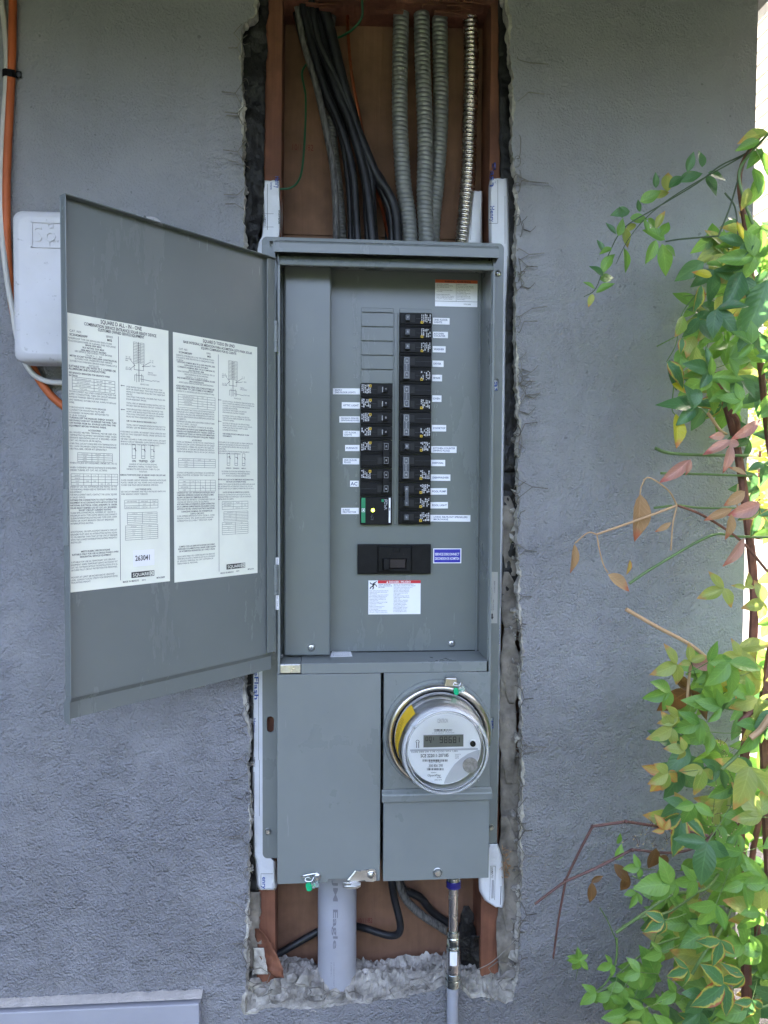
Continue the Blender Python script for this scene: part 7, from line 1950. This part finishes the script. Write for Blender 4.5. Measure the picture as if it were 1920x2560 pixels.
# big soft leaves near the corner
for (x, y, a, l, k) in ((1862, 610, 165, 72, 'dark'), (1880, 600, 230, 60, 'dark'), (1920, 620, 200, 66, 'green'), (1760, 655, 215, 78, 'dark'), (1765, 660, -10, 55, 'green'), (1862, 665, 185, 66, 'dark'), (1855, 680, 240, 118, 'dark'), (1862, 690, -75, 80, 'dark'), (1912, 730, 240, 120, 'dark'), (1918, 700, 250, 160, 'dark'), (1900, 640, 205, 40, 'green'), (1748, 795, 235, 60, 'dark'), (1745, 800, -45, 70, 'dark'), (1742, 795, 20, 66, 'dark'), (1752, 712, 265, 70, 'rim'), (1780, 690, 160, 50, 'yellow'), (1708, 790, 240, 70, 'lime'), (1705, 845, 265, 40, 'rim'), (1735, 840, 245, 60, 'lime'), (1740, 865, 265, 80, 'lime'), (1705, 870, 262, 68, 'green'), (1668, 905, -45, 88, 'rim'), (1672, 900, -70, 80, 'dark'), (1680, 960, -25, 50, 'yellow'), (1690, 1035, 262, 92, 'yellow'), (1745, 970, 250, 60, 'dark')):
    leaf(x, y, -0.33 + lr.uniform(-0.03, 0.03), a, l, k)
for pts in ([(1745, 730, -0.3), (1705, 785, -0.3), (1690, 860, -0.3), (1666, 905, -0.3)], [(1685, 960, -0.3), (1680, 1020, -0.3), (1690, 1040, -0.3)], [(1880, 740, -0.3), (1800, 735, -0.3), (1708, 740, -0.3)], [(1642, 866, -0.28), (1700, 835, -0.28), (1790, 780, -0.28)]):
    twig(pts, 0.0010, m_twig)
# pruned bare stems and the reddish spray
for pts, r, m_ in (([(1638, 1120, -0.25), (1670, 1132, -0.25), (1740, 1137, -0.25), (1870, 1139, -0.24)], 0.0027, m_twig), ([(1652, 1183, -0.24), (1740, 1185, -0.24), (1880, 1190, -0.23)], 0.0021, m_twig), ([(1635, 1270, -0.22), (1680, 1264, -0.22)], 0.0020, m_twig), ([(1690, 1262, -0.25), (1760, 1270, -0.24), (1880, 1270, -0.23)], 0.0019, m_twig),
                   ([(1573, 1459, -0.27), (1640, 1415, -0.27), (1775, 1340, -0.27), (1840, 1341, -0.27), (1930, 1344, -0.27)], 0.0022, m_twig), ([(1565, 1523, -0.3), (1640, 1566, -0.3), (1735, 1618, -0.3), (1800, 1680, -0.3), (1850, 1730, -0.3)], 0.0030, m_tan),
                   ([(1733, 1618, -0.3), (1722, 1700, -0.3), (1718, 1760, -0.3)], 0.0022, m_tan), ([(1770, 1032, -0.26), (1800, 1075, -0.26), (1816, 1085, -0.25)], 0.0024, m_tan),
                   ([(1920, 1430, -0.27), (1850, 1350, -0.27), (1760, 1290, -0.28), (1692, 1263, -0.3)], 0.0021, m_cane), ([(1692, 1264, -0.3), (1600, 1298, -0.31), (1492, 1336, -0.32)], 0.0019, m_tan), ([(1492, 1336, -0.32), (1470, 1332, -0.32), (1437, 1358, -0.32)], 0.0012, m_tan), ([(1492, 1336, -0.32), (1498, 1372, -0.32), (1508, 1410, -0.32), (1520, 1432, -0.32)], 0.0010, m_tan),
                   ([(1692, 1262, -0.3), (1670, 1225, -0.31), (1622, 1194, -0.32), (1604, 1215, -0.32), (1600, 1235, -0.32)], 0.0012, m_tan), ([(1692, 1266, -0.3), (1682, 1310, -0.3), (1677, 1376, -0.3)], 0.0013, m_tan), ([(1845, 1210, -0.28), (1842, 1260, -0.28), (1858, 1295, -0.28)], 0.0012, m_tan)):
    twig(pts, r, m_, r * 0.85)
for (x, y, a, l, k, vv_) in ((1828, 1100, 205, 82, 'pink', 4), (1828, 1110, 258, 78, 'pink', 4), (1848, 1112, 170, 40, 'pink', 1), (1812, 1090, 185, 40, 'pink', 1), (1724, 1150, 217, 96, 'pink', 4), (1726, 1148, 258, 44, 'pink', 4), (1865, 1185, 155, 50, 'brown', 4), (1860, 1345, 238, 92, 'pink', 4), (1600, 1235, 268, 125, 'brown', 0), (1436, 1360, 268, 78, 'brown', 4), (1520, 1436, -35, 76, 'brown', 0), (1678, 1306, 210, 48, 'brown', 4), (1575, 1400, 262, 40, 'amber', 4), (1828, 1285, 262, 70, 'brown', 0), (1830, 1272, 200, 78, 'brown', 4), (1862, 1228, 215, 66, 'brown', 0), (1900, 1260, 200, 90, 'pink', 0), (1725, 1655, -10, 80, 'pink', 0), (1900, 1050, 215, 90, 'pink', 4)):
    leaf(x, y, -0.31 + lr.uniform(-0.015, 0.015), a, l, k, roll=(lr.uniform(-.4, .4), -1, lr.uniform(-.1, .5)), out=0.0, v=vv_)
for (x, y, a, l) in ((1810, 1470, 205, 70), (1865, 1470, 80, 42), (1692, 1660, 200, 74), (1728, 1655, 100, 52), (1910, 1505, 190, 70), (1850, 1640, 190, 62), (1680, 1820, 200, 72)):
    trio(x, y, -0.32, a, l, 'lime', spread=80)
# long bare red stems
for pts, r in (([(1770, 2090, -0.3), (1700, 2075, -0.3), (1565, 2054, -0.32)], 0.0024), ([(1565, 2054, -0.32), (1481, 2066, -0.33)], 0.0022), ([(1481, 2066, -0.33), (1445, 2135, -0.33), (1414, 2200, -0.33)], 0.0019), ([(1414, 2204, -0.33), (1396, 2300, -0.33), (1383, 2396, -0.33)], 0.0016),
               ([(1790, 2080, -0.3), (1745, 2115, -0.3), (1680, 2132, -0.31), (1580, 2124, -0.32)], 0.0021), ([(1580, 2124, -0.32), (1490, 2170, -0.33), (1412, 2204, -0.33)], 0.0021), ([(1412, 2204, -0.33), (1370, 2235, -0.33), (1337, 2260, -0.33)], 0.0019)):
    twig(pts, r, m_redtwig, r * 0.85)
for (x, y) in ((1565, 2054), (1481, 2066), (1413, 2202), (1581, 2125)):
    m2 = MB(); m2.lathe([(0.0001, -0.003), (0.0026, -0.0015), (0.0028, 0.001), (0.0001, 0.0032)], P(x, y, -0.325), axis=(1, 0, 0.2), n=10); m2.build('node', m_redtwig, shrub)
for (x, y, a, l, k) in ((1572, 2188, 250, 52, 'bronze'), (1535, 2160, -50, 58, 'bronze'), (1480, 2206, 262, 52, 'bronze'), (1478, 2206, 30, 36, 'bronze'), (1640, 2120, 262, 70, 'bronze'), (1650, 2140, -50, 62, 'bronze'), (1545, 2110, 90, 36, 'green'), (1540, 2150, 60, 44, 'green')):
    leaf(x, y, -0.325, a, l, k)
trio(1662, 2075, -0.34, 120, 46, 'amber', False)
# bare stems below
for pts, r in (([(1540, 2332, -0.3), (1600, 2290, -0.3), (1680, 2237, -0.29), (1760, 2225, -0.28), (1800, 2180, -0.26)], 0.0022), ([(1555, 2318, -0.28), (1610, 2290, -0.28), (1672, 2280, -0.27), (1760, 2220, -0.26)], 0.0020), ([(1680, 2237, -0.3), (1640, 2215, -0.3), (1580, 2190, -0.3)], 0.0012), ([(1542, 2345, -0.29), (1540, 2400, -0.29), (1520, 2450, -0.29), (1490, 2480, -0.29)], 0.0016), ([(1540, 2350, -0.29), (1518, 2300, -0.29), (1500, 2270, -0.29)], 0.0009),
               ([(1730, 2435, -0.3), (1762, 2380, -0.3), (1800, 2330, -0.28), (1840, 2250, -0.26)], 0.0024), ([(1540, 2440, -0.27), (1600, 2390, -0.27), (1660, 2355, -0.26), (1760, 2330, -0.25)], 0.0016), ([(1830, 2540, -0.33), (1900, 2520, -0.33), (1960, 2500, -0.33)], 0.0014)):
    twig(pts, r, m_twig, r * 0.85)
# leading trios that shape the outline, then fill
for (x, y, a, l, k) in ((1855, 2130, 215, 92, 'green'), (1677, 1728, 200, 74, 'green'), (1696, 1790, 195, 62, 'lime'), (1775, 1830, 200, 86, 'green'), (1880, 2040, 170, 80, 'green'), (1670, 1930, 200, 66, 'lime'), (1712, 1876, 175, 52, 'lime'), (1668, 1930, 240, 74, 'amber'), (1800, 1922, 215, 78, 'dark'), (1880, 1740, 160, 74, 'green'), (1735, 2010, 255, 72, 'green'), (1710, 2010, 215, 70, 'dark'),
                        (1448, 2400, 260, 46, 'green'), (1448, 2400, 100, 40, 'green'), (1530, 2410, 205, 44, 'green'), (1490, 2480, 215, 54, 'green'), (1525, 2490, 265, 58, 'green'), (1560, 2470, 260, 56, 'green'), (1600, 2430, 200, 50, 'green'), (1655, 2380, 200, 54, 'green'), (1610, 2520, 215, 60, 'green'), (1570, 2540, 260, 60, 'green'), (1720, 2420, 200, 62, 'rim'), (1660, 2300, 205, 62, 'rim'), (1740, 2200, 190, 66, 'green'), (1790, 2260, 240, 84, 'green'), (1800, 2350, 255, 74, 'rim'), (1860, 2440, 200, 70, 'rim'), (1880, 2500, 250, 70, 'rim'), (1760, 2490, 235, 76, 'dark'), (1690, 2480, 200, 60, 'green'), (1740, 2550, 210, 70, 'rim'), (1860, 2560, 200, 70, 'dark'), (1640, 2560, 240, 66, 'green'), (1600, 2170, 190, 44, 'green'), (1590, 2230, 240, 44, 'green'), (1690, 2210, 210, 58, 'green'), (1900, 2280, 230, 80, 'green'), (1905, 2190, 200, 80, 'green'), (1905, 2380, 170, 70, 'green')):
    trio(x, y, -0.34 + lr.uniform(-0.03, 0.04), a, l, k)
def bound(y):
    q = [(300, 1900), (560, 1800), (650, 1715), (800, 1700), (1000, 1705), (1060, 1760), (1300, 1850), (1450, 1830), (1600, 1730), (1700, 1665), (1900, 1680), (2050, 1690), (2200, 1640), (2350, 1590), (2450, 1530), (2640, 1490)]
    for (a, b_), (c, d) in zip(q, q[1:]):
        if a <= y <= c: return b_ + (d - b_) * (y - a) / (c - a)
    return 1500
n_try = 0
for layer, (cnt, y0, y1) in enumerate(((140, -0.38, -0.24), (270, -0.24, -0.05))):
    done = 0
    while done < cnt:
        y = lr.uniform(560, 2680) if lr.random() > 0.06 else lr.uniform(590, 1040)
        if 1050 < y < 1640 and lr.random() < (0.80 if layer == 0 else 0.72): continue
        x = lr.uniform(bound(y) + (12 if layer == 0 else 30), 2040)
        if 1050 < y < 1640: x = max(x, lr.uniform(1780, 2040))
        low = y > 1600
        k = lr.choices(['green', 'dark', 'lime', 'rim', 'yellow', 'bronze'], [54, 20, 10, 10 if y > 2200 else 3, 1, 2] if low else [48, 32, 9, 4, 5, 1])[0]
        if layer == 1: k = lr.choices(['green', 'dark', 'lime'], [52, 30, 18])[0]
        trio(x, y, lr.uniform(y0, y1), lr.uniform(150, 290) if lr.random() < 0.75 else lr.uniform(0, 360), (lr.uniform(70, 116) if low else lr.uniform(56, 100)) if layer == 0 else (lr.uniform(58, 96) if low else lr.uniform(46, 78)), k, stalk=lr.random() < 0.3)
        done += 1
# little flower panicles
m_bud = M('cream_bud', (0.45, 0.36, 0.20), 0.6)
for (cx_, cy_, w_, h_) in ((1805, 2040, 40, 60), (1625, 2085, 60, 50), (1830, 1900, 50, 70)):
    m2 = MB(); m3 = MB()
    for k in range(26):
        a = P(cx_ + lr.uniform(-w_, w_), cy_ + lr.uniform(-h_, h_), -0.30 + lr.uniform(-0.02, 0.02)); b_ = a + Vector((lr.uniform(-.008, .008), lr.uniform(-.004, .004), lr.uniform(-.012, .004)))
        m2.tube([a, (a + b_) / 2 + Vector((0.001, 0, 0.001)), b_], 0.0004, 4)
        m3.lathe([(0.0001, -0.0013), (0.0011, 0), (0.0001, 0.0013)], b_, n=6)
    tag(m2.build('panicle', m_redtwig, shrub), kind='stuff'); tag(m3.build('buds', m_bud, shrub), kind='stuff')
# the 300 that show largest are leaves of their own, the rest one mass
leaves.sort(key=lambda q: -q[3])
for mat, v, kind, _, _x in leaves[:298]:
    o = bpy.data.objects.new('leaf', leaf_mesh(v, kind))
    COL.objects.link(o)
    o.matrix_world = mat
    adopt(o, shrub)
vs_, fs, at_, mi_ = [], [], [], []
for mat, v, kind, _, _x in leaves[298:]:
    gv, gf, ga = LG[v]; b0 = len(vs_)
    vs_ += [tuple(mat @ p) for p in gv]; at_ += ga
    fs += [tuple(b0 + i for i in q) for q in gf]; mi_ += [LK.index(kind)] * len(gf)
me = bpy.data.meshes.new('leaf_mass'); me.from_pydata(vs_, [], fs)
ca = me.attributes.new('shape', 'FLOAT_COLOR', 'POINT'); ca.data.foreach_set('color', [x for a in at_ for x in a])
for k in LK: me.materials.append(LM[k])
me.polygons.foreach_set('material_index', mi_); me.polygons.foreach_set('use_smooth', [True] * len(fs))
o = bpy.data.objects.new('leaf_mass', me); COL.objects.link(o); adopt(o, shrub); tag(o, kind='stuff')

# sunny hedge over the garden wall
hedge = thing('hedge', (3.9, 7, 0), 'sunlit yellow green hedge behind the low white wall', 'hedge')
m_hl = leaf_material('hedge_leaf', (0.20, 0.28, 0.035), (0.36, 0.40, 0.06), trans=0.45)
vs_, fs, at_ = [], [], []
gv, gf, ga = LG[1]
gv4 = [Vector((0, 0, 0)), Vector((0.45, -0.24, 0.06)), Vector((1, 0, -0.1)), Vector((0.45, 0.24, 0.06))]
for k in range(9000):
    y = lr.uniform(2.6, 11.9); z = lr.uniform(0.75, 2.35 + 0.25 * nz(y * 0.9, 3)); 
    x = 3.52 + abs(lr.gauss(0, 0.22)) + 0.10 * nz(y * 2, z * 2)
    s = lr.uniform(0.05, 0.10)
    rot = Matrix.Rotation(lr.uniform(0, 6.28), 3, 'Z') @ Matrix.Rotation(lr.uniform(-0.9, 0.9), 3, 'X') @ Matrix.Rotation(lr.uniform(-0.9, 0.9), 3, 'Y')
    b0 = len(vs_); vs_ += [tuple(Vector((x, y, z)) + rot @ (p * s)) for p in gv4]; at_ += [(0.2, 0.2, 0, 1), (0.8, .5, 0, 1), (0.3, .8, 0, 1), (0.8, .5, 0, 1)]
    fs.append((b0, b0 + 1, b0 + 2, b0 + 3))
me = bpy.data.meshes.new('foliage'); me.from_pydata(vs_, [], fs)
ca = me.attributes.new('shape', 'FLOAT_COLOR', 'POINT'); ca.data.foreach_set('color', [x for a in at_ for x in a])
me.materials.append(m_hl)
o = bpy.data.objects.new('foliage', me); COL.objects.link(o); adopt(o, hedge); tag(o, kind='stuff')
for k in range(9):
    m2 = MB(); y = 3.0 + k * 1.0; m2.tube([Vector((3.75, y, 0)), Vector((3.78, y + 0.05, 0.9)), Vector((3.72, y - 0.05, 1.8))], [0.03, 0.022, 0.01], 7); m2.build('stem', m_cane, hedge)

# unseen hedges added behind and beside the camera to block low sky light
m_gh = leaf_material('blocker_hedge_leaf', (0.016, 0.026, 0.012), (0.028, 0.042, 0.018), trans=0.2)
m_ghc = M('blocking_core_green', (0.02, 0.035, 0.012), 0.9, var=0.5, vs=6)
def clipped(label_, x0, x1, y0, y1, h, n):
    g = thing('blocker_hedge', ((x0 + x1) / 2, (y0 + y1) / 2, 0), label_, 'hedge')
    m2 = MB(); m2.box(x0 + 0.08, x1 - 0.08, y0 + 0.08, y1 - 0.08, 0.0, h - 0.08); m2.build('blocking_core', m_ghc, g)  # solid core, so that the added hedge lets no light through
    vs_, fs, at_ = [], [], []
    for k in range(n):
        f_ = lr.random()
        x, y, z = lr.uniform(x0, x1), lr.uniform(y0, y1), lr.uniform(0.03, h)
        if f_ < 0.40: y = y1 + lr.gauss(0, 0.05)
        elif f_ < 0.8: x = (x0 if x0 > 0 else x1) + lr.gauss(0, 0.05)
        else: z = h + lr.gauss(0, 0.05)
        s = lr.uniform(0.07, 0.13)
        rot = Matrix.Rotation(lr.uniform(0, 6.28), 3, 'Z') @ Matrix.Rotation(lr.uniform(-1, 1), 3, 'X') @ Matrix.Rotation(lr.uniform(-1, 1), 3, 'Y')
        b0 = len(vs_); vs_ += [tuple(Vector((x, y, z)) + rot @ (p * s)) for p in gv4]; at_ += [(0.2, 0.2, 0, 1), (0.8, .5, 0, 1), (0.3, .8, 0, 1), (0.8, .5, 0, 1)]
        fs.append((b0, b0 + 1, b0 + 2, b0 + 3))
    me = bpy.data.meshes.new('foliage'); me.from_pydata(vs_, [], fs)
    ca = me.attributes.new('shape', 'FLOAT_COLOR', 'POINT'); ca.data.foreach_set('color', [x for a in at_ for x in a])
    me.materials.append(m_gh)
    o = bpy.data.objects.new('foliage', me); COL.objects.link(o); adopt(o, g); tag(o, kind='stuff')
clipped('tall clipped green hedge across the lawn facing the house', -11, 3.3, -7.0, -6.1, 2.6, 12000)
clipped('tall clipped green hedge running out from the house corner', 2.5, 3.3, -6.05, 1.3, 2.45, 8000)
clipped('tall clipped green hedge closing the far left side of the lawn', -4.9, -4.2, -6.05, -0.15, 2.5, 5000)

# ------------------------------------------------------------------ pieces of parts go under their part
NEST = {
 'electrical_panel': {'latch': 'door', 'instruction_sheet': 'door', 'circuit_label': 'dead_front', 'stamped_number': 'dead_front', 'warning_label': 'dead_front', 'danger_label': 'dead_front', 'service_label': 'dead_front', 'filler_plate': 'dead_front', 'centre_rib': 'dead_front', 'flange_label': 'flange', 'shelf_tab': 'shelf', 'paper_slip': 'shelf', 'hasp_tongue': 'hasp', 'jamb_slip': 'jamb', 'meter_collar': 'meter_cover'},
 'electric_meter': {'display': 'face', 'button': 'face', 'optical_port': 'face', 'clasp': 'ring', 'gasket': 'ring', 'cover_rim': 'clear_cover', 'cover_bead': 'clear_cover', 'cover_lug': 'clear_cover', 'yellow_sticker': 'clear_cover'},
 'circuit_breaker': {'print': 'body', 'handle_tie': 'handle'}, 'main_breaker': {'toggle': 'centre_block'},
 'surge_protector': {'green_stripe': 'body', 'emblem': 'body', 'white_stripe': 'body', 'green_mark': 'body', 'print': 'body', 'indicator': 'body'},
 'telecom_box': {'logo': 'lid', 'hinge': 'lid', 'screw': 'base'}, 'pvc_conduit': {'print': 'pipe'}, 'flashing_membrane': {'print': 'sheet'},
 'steel_conduit': {'sticker': 'coupling'}, 'cable_strap': {'screw': 'band'}, 'house_wall': {'stamp': 'backing_board', 'splinters': 'header', 'fascia': 'roof', 'broken_plaster_edge': 'stucco', 'plaster_head': 'stucco'},
}
stem_ = lambda s: s.split('.')[0]
kids = {}
for o in list(COL.objects):
    if o.parent is not None: kids.setdefault(o.parent.name, []).append(o)
for root in [o for o in COL.objects if o.parent is None and stem_(o.name) in NEST]:
    rule = NEST[stem_(root.name)]
    parts = {}
    for o in kids.get(root.name, []): parts.setdefault(stem_(o.name), o)
    for o in kids.get(root.name, []):
        host = parts.get(rule.get(stem_(o.name)))
        if host is not None and host is not o:
            o.parent = host
            o.matrix_parent_inverse = Matrix.Identity(4)
